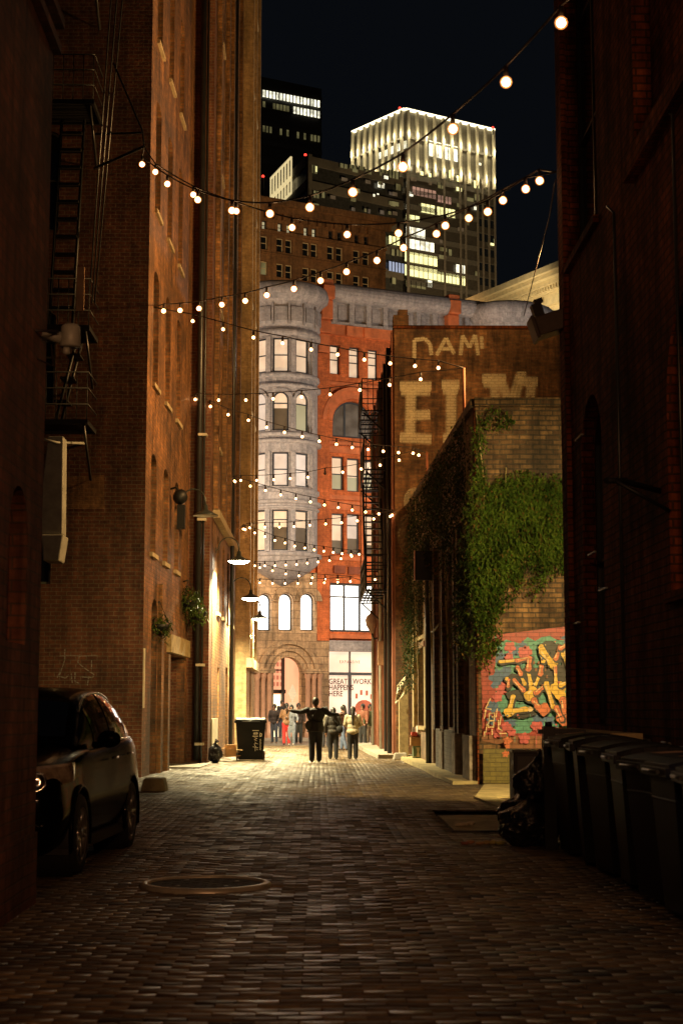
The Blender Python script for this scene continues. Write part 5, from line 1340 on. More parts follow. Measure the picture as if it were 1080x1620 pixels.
# ------------------------------------------------------------------ hanging plants
def leafcloud(name, pts, size, mat, parent=None, seed=1, droop=.5):
    rng = np.random.default_rng(seed); n = len(pts); P = np.array(pts, dtype=np.float32)
    a = rng.random(n)*2*PI; tilt = rng.normal(0, .6, n)
    L = size*(.6+rng.random(n)*.9); W = L*.42
    d = np.stack([np.cos(a)*.8, np.sin(a)*.8, -droop-rng.random(n)*.7], 1); d /= np.linalg.norm(d, axis=1)[:,None]
    sd = np.stack([-np.sin(a), np.cos(a), tilt], 1); sd /= np.linalg.norm(sd, axis=1)[:,None]
    V = np.stack([P, P+d*(L*.5)[:,None]+sd*W[:,None]*.5, P+d*L[:,None], P+d*(L*.5)[:,None]-sd*W[:,None]*.5], 1)
    F = np.arange(n*4).reshape(n, 4)
    off = Vector((0,0,0))
    if parent is not None:
        rt = parent
        while rt.parent: rt = rt.parent
        off = rt.location
    V = V-np.array(off, dtype=np.float32)
    me = bpy.data.meshes.new(name); me.vertices.add(n*4); me.vertices.foreach_set('co', V.astype(np.float32).ravel())
    me.loops.add(n*4); me.loops.foreach_set('vertex_index', F.ravel().astype(np.int32)); me.polygons.add(n)
    me.polygons.foreach_set('loop_start', np.arange(0, n*4, 4, dtype=np.int32)); me.polygons.foreach_set('loop_total', np.full(n, 4, dtype=np.int32))
    me.update(calc_edges=True)
    ca = me.attributes.new('tone', 'FLOAT', 'FACE'); ca.data.foreach_set('value', rng.random(n).astype(np.float32))
    me.materials.append(mat); o = bpy.data.objects.new(name, me); COL.objects.link(o); o.parent = parent
    return o
def leafmat(name, c0, c1):
    m, nt, b = newmat(name); a = nt.nodes.new('ShaderNodeAttribute'); a.attribute_name = 'tone'
    tc = node(nt, 'ShaderNodeTexCoord'); nz = node(nt, 'ShaderNodeTexNoise', Scale=1.8, Detail=3.0); nt.links.new(tc.outputs['Object'], nz.inputs['Vector'])
    col = mix(nt, a.outputs['Fac'], c0, c1); col = mix(nt, ramp(nt, a.outputs['Fac'], .93, .94), col, (.16,.10,.03)); col = mix(nt, 1.0, col, ramp(nt, nz.outputs[0], .35, .65, (.45,.5,.45), (1.3,1.25,1.2)), 'MULTIPLY')
    nt.links.new(col, b.inputs['Base Color']); b.inputs['Roughness'].default_value = .5; b.inputs['Specular IOR Level'].default_value = .3
    tr = nt.nodes.new('ShaderNodeBsdfTranslucent'); nt.links.new(col, tr.inputs[0]); ms = nt.nodes.new('ShaderNodeMixShader'); ms.inputs[0].default_value = .3
    nt.links.new(b.outputs[0], ms.inputs[1]); nt.links.new(tr.outputs[0], ms.inputs[2]); nt.links.new(ms.outputs[0], nt.nodes['Material Output'].inputs[0])
    return m
M_leaf = leafmat('ivy_leaf', (.035,.085,.010), (.13,.19,.03))
M_leafk = leafmat('shaded_ivy_leaf', (.022,.04,.010), (.055,.075,.02))  # darker copy of the ivy leaf, alley-side shade put into its colour
M_leafd = leafmat('basket_leaf', (.04,.08,.015), (.09,.13,.03))
def strands(starts, seed, step=.05, spread=.05):
    rng = random.Random(seed); out = []
    for (p, L) in starts:
        x, y, z = p; n = int(L/step)
        for i in range(n):
            x += rng.gauss(0, .012); y += rng.gauss(0, .008); z -= step
            for _ in range(2): out.append((x+rng.gauss(0,spread), y+rng.gauss(0,spread*.7), z+rng.gauss(0,.03)))
    return out
rng = random.Random(11)
t = thing('ivy', (4.2, 31.3, 3.4), 'thick green ivy hanging over the brick wall above the colourful mural', 'ivy')
blobs = [(785,664,22,18,55,.22),(758,700,10,40,25,.5),(838,770,62,24,230,.55),(825,815,58,50,420,.55),(868,830,34,55,260,.55),(790,800,34,45,120,.7),(785,870,42,50,260,.6),(770,930,24,50,150,.6),(768,1000,22,35,60,.5),(812,890,36,26,60,.4),(845,925,22,14,20,.25),(882,870,18,30,60,.4),(754,800,16,80,90,.8),(800,950,12,18,14,.2)]
st = []
for (bx, by, rx, ry, n, L) in blobs:
    for _ in range(n):
        a = rng.random()*2*PI; r = math.sqrt(rng.random())
        x, y = bx+rx*r*math.cos(a), by+ry*r*math.sin(a)
        if noise.noise(Vector((x*.045, y*.03, 2))) > .42: continue
        if x > 905: continue
        P = at(x, y, 31.4); dpt = .03+.36*(1-r*r)*rng.random()
        st.append(((P.x, P.y-dpt, P.z+.1), L*(.3+rng.random()*.9)))
leafcloud('leaves', strands(st, 5), .075, M_leaf, t, 2)
k = MB()
for x0, y0, x1, y1 in ((752,650,775,1040),(800,740,770,930),(850,750,830,900)):
    a, b = at(x0,y0,31.45), at(x1,y1,31.42); k.tube([a, a.lerp(b,.3)+Vector((.08,-.05,0)), a.lerp(b,.7)+Vector((-.07,-.03,0)), b], [.016,.014,.011,.006], 6)
k.build('stems', M_wood, t)
t = thing('ivy', (2.9, 40, 2.5), 'dark ivy draping over the roof edge and down the alley side of the low building', 'ivy')
st = []
for _ in range(900):
    s = .6+rng.random()**.9*15.7; top = HI+.2
    if noise.noise(Vector((s*.9, 3, 1))) > .28: continue
    low = 5.4+.8*math.sin(s*1.1)+.5*math.sin(s*2.7) if 2 < s < 10 else (4.6 if s <= 2 else 4.0+.8*math.sin(s*2))
    z = low+(top-low)*rng.random()**.8
    P = MI(s, z, -.04-.30*rng.random()*min(1, (top-z+.3)/2)*min(1, s/4)); st.append(((P.x,P.y,P.z), .3+rng.random()*.7))
for _ in range(160):
    P = MI(13.6+rng.random()*2.4, 2.3+rng.random()*2.4, -.1-.2*rng.random()); st.append(((P.x,P.y,P.z), .4))
for _ in range(120):
    P = MI(rng.random()*1.4, 3.2+rng.random()*2.0, -.06-.25*rng.random()); st.append(((P.x,P.y,P.z), .5+rng.random()*.5))
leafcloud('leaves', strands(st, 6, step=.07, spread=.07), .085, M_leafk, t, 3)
k = MB()
for s0 in (1.0, 5.0, 9.0, 13.5, 15.5): k.tube([MI(s0,2.6,-.06), MI(s0+.3,4.5,-.1), MI(s0-.1,6.5,-.08), MI(s0+.2,HI,-.1)], [.03,.028,.02,.015], 6)
k.build('stems', M_wood, t)
def basket(x, y, Y, Xw, label, n=500, r=.35):
    P = at(x, y, Y); tt = thing('hanging_basket', P, label, 'hanging plant', 'hanging plants on the left wall')
    k = MB(); k.lathe([(0,-.22),(.14,-.2),(.24,-.08),(.26,0),(.24,0)], P, 16); k.build('basket', M_black, tt)
    k = MB(); k.tube([(Xw, Y, P.z+.5), (P.x, Y, P.z+.55)], .02, 6)
    for a in (0, 2.1, 4.2): k.tube([(P.x,Y,P.z+.55),(P.x+.24*math.cos(a),Y+.24*math.sin(a),P.z)], .008, 5)
    k.build('bracket', M_black, tt)
    pts = []
    for _ in range(n):
        d = Vector((rng.gauss(0,1), rng.gauss(0,1), rng.gauss(.1,.75))); d.normalize(); q = rng.random()**.4*r
        pts.append((P.x+d.x*q, P.y+d.y*q, P.z+d.z*q*1.0-(.18 if rng.random() < .3 else 0)))
    leafcloud('foliage', pts, .09, M_leafd, tt, int(x))
basket(298, 950, 42.3, -3.66, 'bushy hanging plant on the left wall beside the dark corner pier', 900, .42)
basket(313, 968, 42.9, -3.64, 'yellow green trailing plant beside the corner pier, right of the bushy one', 450, .28)
basket(252, 988, 37.2, -3.8, 'dark drooping plant above the tall doorway in the left wall', 600, .3)

# ------------------------------------------------------------------ mural on the front of the low building
holder = [o for o in bpy.data.objects if o.type == 'EMPTY' and o.get('label','').startswith('low brick building')][0]
pc = dict(teal=(.08,.32,.25), dk=(.018,.016,.014), yel=(.80,.50,.05), org=(.66,.17,.06), pnk=(.58,.10,.11), blu=(.06,.14,.30), red=(.36,.035,.022), crm=(.80,.60,.32), olive=(.16,.13,.02), brn=(.25,.09,.03))
pk = list(pc); pm = [paintmat('mural_'+k_, pc[k_]) for k_ in pk]
k = MB(); lay = [0]
def TM(p): P = at(p[0], p[1], 31.5); return Vector((P.x, 31.5-.004-lay[0]*.0008, P.z))
def poly(col, pts): lay[0] += 1; k.face([TM(p) for p in pts], pk.index(col))
def bone(col, pts, w, tip=None, dark=True):
    hi = {'yel': 'crm', 'org': 'crm'}.get(col)
    for c_, ww, off in ((('dk', w+4.4, 1.3),) if dark else ())+((col, w, 0),):
        for i in range(len(pts)-1):
            lay[0] += 1
            a, b = Vector(pts[i])+Vector((off, off)), Vector(pts[i+1])+Vector((off, off)); d = (b-a).normalized(); p = Vector((-d.y, d.x)); A = math.atan2(d.y, d.x)
            wa, wb = ww*1.08, ww*.92
            ring = [b+Vector((math.cos(A+q), math.sin(A+q)))*wb/2*(1+.1*math.sin(q*7)) for q in (-PI/2,-PI/3,-PI/6,0,PI/6,PI/3,PI/2)]
            ring += [b.lerp(a, .5)+p*ww*.36]
            ring += [a+Vector((math.cos(A+q), math.sin(A+q)))*wa/2*(1+.1*math.sin(q*5)) for q in (PI/2,PI*.66,PI*.83,PI,PI*1.17,PI*1.34,PI*1.5)]
            ring += [b.lerp(a, .5)-p*ww*.36]
            k.face([TM(q) for q in ring], pk.index(c_))
    if tip:
        lay[0] += 1; a, b = Vector(pts[0]), Vector(pts[-1]); m_ = b.lerp(a, .4); d = (b-a).normalized(); p = Vector((-d.y, d.x))*w*.42
        k.face([TM(q) for q in (m_-p, b-p, b+p, m_+p)], pk.index(tip))
    if hi and dark:
        lay[0] += 1; a, b = Vector(pts[0]), Vector(pts[-1]); d = (b-a).normalized(); p = Vector((-d.y, d.x))
        if p.x > 0: p = -p
        k.face([TM(a+p*w*.30), TM(b+p*w*.28), TM(b+p*w*.12), TM(a+p*w*.10)], pk.index(hi))
def splat(col, x, y, r, seed=0, n=18, amp=.3):
    lay[0] += 1; k.face([TM((x+r*(1+amp*math.sin(i*1.9+seed)+amp*.5*math.sin(i*3.1+seed*2))*math.cos(2*PI*i/n), y+r*(1+amp*math.sin(i*1.9+seed))*math.sin(2*PI*i/n))) for i in range(n)], pk.index(col))
def flower(col, x, y, r, seed=0):
    for a in range(5): q = a*2*PI/5+seed; splat(col, x+r*.62*math.cos(q), y+r*.62*math.sin(q), r*.45, seed+a, 10, .12)
    splat(col, x, y, r*.4, seed, 10, .1)
XR = 925
poly('red', [(766,1010),(795,1003),(860,995),(XR,988),(XR,1075),(765,1172),(760,1060)])
poly('red', [(762,1100),(XR,1075),(XR,1164),(XR-30,1166),(762,1163)])
poly('brn', [(762,1163),(XR,1166),(XR,1196),(820,1194),(800,1180),(762,1172)])
poly('teal', [(786,1020),(800,1012),(822,1018),(834,1008),(846,1014),(856,1008),(868,1006),(880,1012),(XR,1016),(XR,1155),(880,1150),(850,1150),(836,1160),(812,1160),(800,1148),(784,1110),(782,1060)])
for x, y, r, s in ((792,1040,10,1),(788,1075,14,2),(800,1062,9,3),(812,1030,9,4),(780,1118,10,5),(806,1143,9,6),(852,1136,12,1.5),(898,1010,9,2.5),(826,1022,7,7),(776,1140,7,8),(870,1140,7,4.4)): splat('blu', x, y, r, s)
for x, y, r, s in ((806,1024,9,.3),(830,1032,11,1.2),(793,1092,9,.7),(786,1103,8,2),(798,1084,7,2.6),(850,1150,9,.2),(800,1150,8,1),(828,1168,9,2.3),(786,1160,8,.9),(845,1148,7,3),(808,1158,7,2.2),(804,1040,7,1.7)): flower('pnk', x, y, r, s)
for x, y, w_, h_ in ((866,1022,12,10),(862,1070,26,16),(884,1075,14,26),(820,1100,22,9),(822,1128,26,9),(896,1050,10,18),(836,1068,16,14),(812,1075,12,10),(880,1034,12,18)):
    lay[0] += 1; poly('dk', [(x-w_,y-h_*.4),(x-w_*.3,y-h_),(x+w_*.8,y-h_*.7),(x+w_,y+h_*.3),(x+w_*.2,y+h_),(x-w_*.8,y+h_*.7)])
poly('teal', [(852,1020),(858,1009),(868,1006),(877,1012),(880,1020),(872,1014),(862,1014)])
for i in range(9):
    x, y = 842+(i % 3)*7+(i//3)*3, 1046+(i//3)*11; poly('brn', [(x,y),(x+3,y+.5),(x+3,y+5),(x-.5,y+5)])
bone('yel', [(790,1047),(816,1045)], 5); bone('org', [(816,1045),(838,1041)], 6)
bone('yel', [(838,1085),(834,1060)], 7); bone('org', [(834,1058),(836,1042)], 9); 
bone('yel', [(828,1082),(822,1068)], 6); bone('org', [(822,1066),(817,1056)], 7)
bone('yel', [(842,1090),(852,1068)], 6); bone('org', [(853,1066),(855,1054)], 8)
bone('org', [(826,1092),(812,1076)], 7); bone('yel', [(800,1074),(803,1080)], 6); bone('org', [(802,1086),(803,1076)], 5)
bone('yel', [(836,1100),(841,1094)], 17); bone('org', [(846,1096),(860,1085)], 8)
bone('yel', [(804,1122),(810,1102)], 8); bone('yel', [(802,1126),(830,1122)], 9); splat('yel', 803, 1127, 8, 1, 12, .15); splat('crm', 837, 1122, 4, 1, 10, .1)
bone('org', [(843,1108),(848,1118),(862,1123)], 9); splat('org', 858, 1122, 10, 2, 12, .15)
bone('yel', [(854,1024),(857,1046)], 8); bone('yel', [(856,1030),(872,1052)], 11); splat('yel', 872, 1050, 8, 2, 12, .12)
bone('org', [(877,1042),(883,1024)], 7); bone('yel', [(877,1084),(876,1054)], 6, 'org')
bone('yel', [(862,1082),(872,1118)], 8); splat('yel', 880, 1090, 12, 2, 12, .12); splat('yel', 884, 1100, 9, 3, 12, .1); bone('yel', [(884,1084),(900,1078)], 7)
bone('yel', [(892,1024),(890,1034),(896,1052)], 10); bone('org', [(884,1026),(892,1022)], 7); bone('org', [(888,1108),(890,1122)], 11); splat('org', 890, 1135, 13, 1, 14, .12); bone('org', [(878,1120),(886,1138)], 8)
bone('dk', [(878,1136),(900,1127)], 2, dark=False)
for x, y, L in ((800,1160,16),(822,1164,10),(846,1162,20),(872,1160,12),(858,1168,14),(812,1166,8),(790,1150,20),(836,1130,9),(880,1146,11)):
    lay[0] += 1; k.face([TM(q) for q in ((x-.6,y),(x+.6,y),(x+.3,y+L),(x-.3,y+L))], pk.index('teal' if x % 3 else 'pnk'))
for i in range(46):
    x, y = 778+rng.random()*125, 1004+rng.random()*150; lay[0] += 1
    r_ = .6+rng.random()*1.3; k.face([TM((x+r_*math.cos(q), y+r_*math.sin(q))) for q in (0,1,2,3,4,5.2)], pk.index(rng.choice(['pnk','crm','dk','blu','teal'])))
# lower left tag letters and the olive base
for pts in ([(772,1128),(770,1150),(778,1150),(780,1128),(772,1128)],[(784,1122),(782,1134),(776,1134)],[(773,1140),(779,1140)],[(766,1124),(764,1136)],[(768,1146),(766,1158)],[(786,1140),(786,1152),(792,1156)],[(790,1134),(788,1146)],[(764,1158),(764,1164)],[(776,1154),(776,1162)],[(788,1160),(798,1160)],[(773,1106),(766,1120),(774,1122)]):
    bone('crm', pts, 2.0, dark=False)
poly('olive', [(762,1184),(815,1184),(815,1238),(762,1238)])
splat('org', 800, 1172, 6, 1); splat('org', 797, 1192, 5, 2); splat('org', 800, 1180, 4, 3)
mur = k.build('mural', pm, holder)
k = MB(); P0_ = at(798, 1206, 31.4); k.tube([(P0_.x,31.42,P0_.z+.1),(P0_.x,31.42,.25),(P0_.x+.15,31.3,.22)], .04); k.box(P0_.x-.1,P0_.x+.1,31.36,31.42,P0_.z,P0_.z+.12); k.build('standpipe', M_black, holder)
k = MB(); k.box(3.3, 4.4, 31.38, 31.49, .62, .68); k.box(3.3,4.4,31.4,31.49,.12,.18); k.build('base_ledge', M_concrete, holder)
# ------------------------------------------------------------------ bins
def wheelie(label, loc, rz, mat, h=1.12, w=.64, d=.74, group=None, stickers=(), lidmat=None, marks=None, name='wheelie_bin'):
    tt = thing(name, (0,0,0), label, 'bin', group)           # front of the bin faces -Y before turning
    k = MB()
    def sec(z, f):  return [(-w/2*f, -d/2*f, z), (w/2*f, -d/2*f, z), (w/2*f, d/2, z), (-w/2*f, d/2, z)]
    s0, s1, s2 = sec(.04,.80), sec(h-.2,.97), sec(h-.12,1.0)
    for a, b in ((s0,s1),(s1,s2)):
        for i in range(4): k.face([a[i], a[(i+1)%4], b[(i+1)%4], b[i]])
    k.face(s0[::-1]); k.face(s2)
    for z in (h-.34,): k.box(-w/2*.97,w/2*.97,-d/2*.955,-d/2*.9,z,z+.03)
    o = k.build('body', mat, tt, weld=True); bevel(o, .025, 2)
    k = MB(); e = .025
    N = 8
    def L(y): f = (y+d/2+e)/(d+2*e); return h-.115+.10*math.sin(PI*min(1,f*.9+.12))**.7
    for i in range(N):
        y0, y1 = -d/2-e+(d+2*e)*i/N, -d/2-e+(d+2*e)*(i+1)/N
        k.hexa([Vector(p) for p in ((-w/2-e,y0,h-.125),(w/2+e,y0,h-.125),(w/2+e,y1,h-.125),(-w/2-e,y1,h-.125),(-w/2-e+.03,y0,L(y0)),(w/2+e-.03,y0,L(y0)),(w/2+e-.03,y1,L(y1)),(-w/2-e+.03,y1,L(y1)))])
    k.box(-w/2-e,w/2+e,-d/2-e-.03,-d/2-e+.02,h-.16,h-.09)
    ld = k.build('lid', lidmat or mat, tt); bevel(ld, .012, 2)
    k = MB(); k.tube([(-w*.3,-d/2-.07,h-.12),(w*.3,-d/2-.07,h-.12)], .014, 8); k.build('handle', M_pipe, ld); k = MB(); k.tube([(-w*.4,d/2+.07,h-.09),(w*.4,d/2+.07,h-.09)], .018, 8); k.build('handle', M_pipe, ld)
    for sx in (-1, 1):
        k = MB(); k.lathe([(0,-.03),(.10,-.03),(.12,-.015),(.12,.015),(.10,.03),(0,.03)], (sx*(w/2*.86), d/2-.02, .12), 18, ax=(1,0,0)); k.build('wheel', M_pipe, tt)
    for (x0, x1, y0, y1) in stickers:
        k = MB(); k.face([(x0,y0,L(y0)+.006),(x1,y0,L(y0)+.006),(x1,y1,L(y1)+.006),(x0,y1,L(y1)+.006)]); k.build('lid_label', M_label, ld)
    if marks: marks(tt, w, d, h)
    tt.location = loc; tt.rotation_euler = (0,0,rz)
    return tt
def front_T(w, d, h):
    def T(p):
        f = .80+.17*(p[1]-.04)/(h-.24); return Vector((p[0], -d/2*f-.006, p[1]))
    return T
def tagmarks(tt, w, d, h):
    T = front_T(w, d, h); k = MB()
    for pts in ([(.05,.86),(.22,.86)],[(.06,.70),(.2,.70)],[(.08,.78),(.11,.8),(.12,.76),(.08,.76)],[(.15,.81),(.15,.75)],[(.18,.81),(.18,.75)],[(.15,.78),(.2,.78)]): stroke(k, pts, .022, T)
    for pts in ([(.10,.66),(.18,.64),(.1,.6),(.17,.57)],[(.12,.54),(.15,.5),(.10,.48),(.13,.42),(.16,.38)],[(.15,.5),(.2,.48)],[(.06,.4),(.14,.39),(.21,.37)],[(.13,.38),(.13,.28)],[(.17,.34),(.2,.31)]): stroke(k, pts, .011, T)
    for i in range(7):
        z = .6-i*.045; stroke(k, [(.25,z),(.29,z+.02),(.26,z-.015),(.3,z-.02)], .008, T)
    stroke(k, [(.26,.79),(.31,.76),(.3,.7),(.26,.69),(.26,.76)], .02, T)
    k.build('marker_writing', M_chalk, tt)
def vertmarks(tt, w, d, h):
    T = front_T(w, d, h); k = MB()
    for i, c in enumerate(('C','L','T','V')):
        z = .76-i*.13
        sh = {'C': [(.08,z),(-.02,z+.01),(-.04,z-.05),(.03,z-.08)], 'L': [(-.03,z),(-.03,z-.08),(.05,z-.08)], 'T': [(-.05,z),(.07,z-.01),(.01,z-.005),(.01,z-.09)], 'V': [(-.05,z),(0,z-.08),(.06,z)]}[c]
        stroke(k, sh, .012, T)
    k.build('marker_writing', plain('faint_marker', (.16,.17,.2), .7), tt)
b0 = gnd(398, 1203)
wheelie('black wheelie bin with white tags beside the left wall', (-1.98, 46.0, 0), R(4), M_binb, h=1.24, w=.86, d=.9, marks=tagmarks, group='bins by the left wall')
wheelie('black wheelie bin just behind the white tagged bin on the left', (-2.02, 47.25, 0), R(-3), M_binb, h=1.22, w=.82, d=.85, group='bins by the left wall')
G = 'row of bins along the dark right wall'
for i, (Y, X, h, mt, st, lab, mk) in enumerate((
    (9.7, 2.84, 1.17, M_bin, ((-.22,.05,-.2,.05),), 'nearest navy bin, cut off by the lower right picture edge', None),
    (10.62, 2.86, 1.16, M_bin, ((-.2,.08,-.22,.04),), 'navy bin with a pale lid label and faint letters down its front', vertmarks),
    (11.55, 2.87, 1.17, M_bin, ((-.18,.1,-.24,.02),), 'navy bin with shiny lid edge, third from the right end', None),
    (12.55, 2.9, 1.17, M_bin, ((-.2,.1,-.25,-.02),), 'navy bin with an orange lit lid label, middle of the row', None),
    (13.6, 2.92, 1.2, M_binb, (), 'black bin beyond the navy ones, fourth from the far end', None),
    (14.55, 2.9, 1.22, M_binb, (), 'black bin near the wall, third from the far end', None),
    (15.5, 2.88, 1.25, M_binb, (), 'black bin with a bright streak on its side, second from the far end', None),
    (16.5, 2.86, 1.26, M_binb, ((-.24,-.02,-.3,-.1),), 'black bin at the far end of the row next to the post', None))):
    wheelie(lab, (X, Y, 0), R(-90+(3,-5,1,6,-3,4,-6,2)[i]), mt, h=h, w=.78, d=.82, group=G, stickers=st, marks=mk)
# metal bin box, post, bags
t = thing('metal_cabinet', (2.75, 20.8, 0), 'plain black metal box standing in front of the mural, left of the bins', 'cabinet')
k = MB(); k.box(2.5, 3.05, 20.55, 21.05, .04, .93); bevel(k.build('cabinet_body', M_black, t), .01)
k = MB(); k.box(2.48, 3.07, 20.53, 21.07, .932, .965); k.build('cabinet_lid', M_pipe, t)
k = MB(); k.tube([(2.6,20.5,.5),(2.6,20.5,.62)], .012); k.box(2.55,3.0,20.54,20.549,.1,.88); k.build('cabinet_door', M_pipe, t)
t = thing('steel_post', (2.5, 17.35, 0), 'dark square steel post at the far end of the bin row', 'post')
k = MB(); k.box(2.43, 2.56, 17.29, 17.42, .0, 1.3); k.build('shaft', M_black, t)
k = MB(); k.tube([(2.495,17.355,1.3),(2.495,17.355,1.35)], .04, 10); k.box(2.38,2.9,17.31,17.40,1.22,1.27); k.build('cap', M_black, t)
def bag(x, y, r, h, z0, seed, label):
    tt = thing('rubbish_bag', (x, y, z0), label, 'rubbish bag', 'black rubbish bags beside the bins')
    k = MB(); k.ball((0,0,0), 1, 1, 1, 90, 60)
    vs = []
    for v in k.v:
        d = Vector(v); n = noise.noise(d*1.7+Vector((seed,0,0)))*.22+noise.noise(d*4.2+Vector((0,seed,0)))*.12+abs(noise.noise(d*9+Vector((seed,seed,0))))*.10+abs(noise.noise(d*20+Vector((seed,0,seed))))*.04
        q = d*(1+n); zz = q.z*.5+.5
        pinch = 1 if zz < .72 else max(.1, 1-(zz-.72)*2.6)
        vs.append((x+q.x*r*pinch, y+q.y*r*pinch, z0+max(0.0, zz*h)))
    k.v = vs; k.build('sack', M_bag, tt)
    k = MB(); k.tube([(x,y,z0+h*.93),(x+.02,y,z0+h*1.02),(x+.06,y-.02,z0+h*1.12)], [.035,.03,.07], 8); k.build('knot', M_bag, tt)
bag(2.3, 17.6, .33, .5, 0, 1.3, 'shiny black rubbish bag at the bottom front of the heap')
bag(2.42, 18.15, .36, .62, 0, 4.1, 'black rubbish bag at the back of the heap by the post')
bag(2.44, 17.85, .24, .52, .42, 7.7, 'black rubbish bag lying on top of the heap')
t = tag(None or thing('litter', gnd(735, 1309), 'crumpled pale paper litter on the concrete cover', 'litter'))
for i in range(3):
    g_ = gnd(726+i*9, 1309-i); k = MB(); k.ball((g_.x, g_.y, .035), .07, .05, .022, 10, 6, jitter=.9); k.build('scrap', plain('paper_scrap%d' % i, (.6,.52,.38), .7), t)
g_ = gnd(762, 1336); t = thing('food_scraps', (g_.x, g_.y, 0), 'reddish litter scraps spilled at the foot of the rubbish bags', 'litter')
for i in range(6):
    k = MB(); k.ball((g_.x-.2+i*.08, g_.y+random.uniform(-.15,.15), .02), .05, .04, .02, 8, 5, jitter=.9); k.build('scrap', plain('red_scrap%d' % i, (.35,.12+.04*i,.08), .6), t)

# concrete blocks
def block(x0, x1, y0, y1, z1, label, mat=M_concrete):
    k = MB(); c = ((x0+x1)/2, (y0+y1)/2)
    k.hexa([Vector(p) for p in ((x0,y0,.0),(x1,y0,.0),(x1,y1,.0),(x0,y1,.0),(x0+.05,y0+.04,z1),(x1-.05,y0+.04,z1),(x1-.05,y1-.04,z1),(x0+.05,y1-.04,z1))])
    o = k.build('concrete_block', mat, origin=(c[0],c[1],0)); bevel(o, .03, 3); tag(o, label, 'concrete block')
block(-3.22, -2.76, 28.9, 29.5, .24, 'worn pale concrete block beside the left wall behind the car', M_conc_y)
block(2.15, 2.6, 46.4, 46.9, .2, 'low pale block on the ground beside the crates on the right')
# cardboard heap by the left bin
t = thing('cardboard_heap', (-2.75, 46.0, 0), 'flattened cardboard heap on the ground between the corner pier and the black bin', 'cardboard')
rr = random.Random(4); M_card = plain('cardboard', (.38,.22,.10), .8)
for i in range(9):
    x, y, z, a = -2.85+rr.random()*.45, 45.1+rr.random()*.8, .03+i*.05, rr.uniform(-.5,.5)
    q = Matrix.Translation((x,y,z)) @ Matrix.Rotation(a,4,'Z') @ Matrix.Rotation(rr.uniform(-.2,.2),4,'Y')
    k = MB(); k.box(-.28,.28,-.2,.2,0,.012, T=lambda a_,b_,c_: q @ Vector((a_,b_,c_))); k.build('flap', M_card, t)
k = MB(); q = Matrix.Translation((-2.5,45.15,.02)) @ Matrix.Rotation(.3,4,'Z'); k.box(-.14,.14,-.1,.1,.12,.45, T=lambda a_,b_,c_: q @ Vector((a_,b_,c_))); k.build('carton', M_card, t)
for i, (x, z, r) in enumerate(((-3.0,.0,.28),(-3.02,.4,.22))):
    pass
bagX = (-2.98, 44.15)
def bag2(x, y, r, h, z0, seed, label, mat):
    n0 = len(bpy.data.objects); bag(x, y, r, h, z0, seed, label)
bag2(-2.86, 43.9, .2, .55, 0, 2.2, 'small dark rubbish bag against the foot of the left corner pier', M_bag)
# produce crates on the right
t = thing('produce_crate', (2.72, 45.2, 0), 'green and white printed carton, bottom of the stack on the right pavement', 'crate', 'crates stacked on the right pavement')
X0_, X1_ = xat(653,45), xat(668,45)
M_cg = plain('green_carton', (.10,.16,.09), .6)
def crate(label, x0, x1, z0, z1, mat, prt=None, top=None):
    tt = thing('produce_crate', ((x0+x1)/2, 45.2, z0), label, 'crate', 'crates stacked on the right pavement')
    k = MB(); k.box(x0,x1,45.0,45.02,z0,z1); k.box(x0,x1,45.42,45.44,z0,z1); k.box(x0,x0+.02,45.021,45.419,z0,z1); k.box(x1-.02,x1,45.021,45.419,z0,z1); k.box(x0,x1,45.021,45.419,z0,z0+.02); k.build('carton', mat, tt)
    if prt:
        k = MB()
        for pts in prt: k.face([(x0+(x1-x0)*a, 44.994, z0+(z1-z0)*b) for a, b in pts])
        k.build('printed_panel', plain('cream_print', (.55,.45,.28), .6) if 'cream_print' not in MATS else MATS['cream_print'], tt)
    if top: k = MB(); top(k, x0, x1, z1); k.build('contents', plain('orange_wrappers', (.55,.16,.05), .4, var=.8, scale=9), tt)
bpy.data.objects.remove(t)
gz = .1
crate('green carton printed with a cream cross, bottom of the stack on the right', X0_, X1_, gz, gz+.33, M_cg, [[(.3,.1),(.7,.1),(.58,.5),(.42,.5)],[(.42,.5),(.58,.5),(.7,.9),(.3,.9)],[(.05,.05),(.2,.05),(.2,.15),(.05,.15)],[(.8,.85),(.95,.85),(.95,.95),(.8,.95)]])
def heap(k, x0, x1, z):
    for i in range(14): k.ball((random.uniform(x0+.05,x1-.02), random.uniform(45.05,45.35), z+random.uniform(-.03,.08)), .06, .05, .04, 8, 5, jitter=.6)
crate('brown crate heaped with orange wrappers, on the green carton', X0_-.07, X1_+.18, gz+.335, gz+.58, M_card, None, heap)
crate('white and blue carton on top of the crate stack by the right wall', X0_+.12, X1_+.14, gz+.66, gz+.9, plain('white_carton', (.7,.68,.66), .6), [[(.35,.3),(.8,.75),(.6,.8)]])
crate('red and blue carton beside the white one on the crate stack', X0_-.04, X0_+.115, gz+.62, gz+.72, plain('red_blue_carton', (.5,.06,.05), .6))

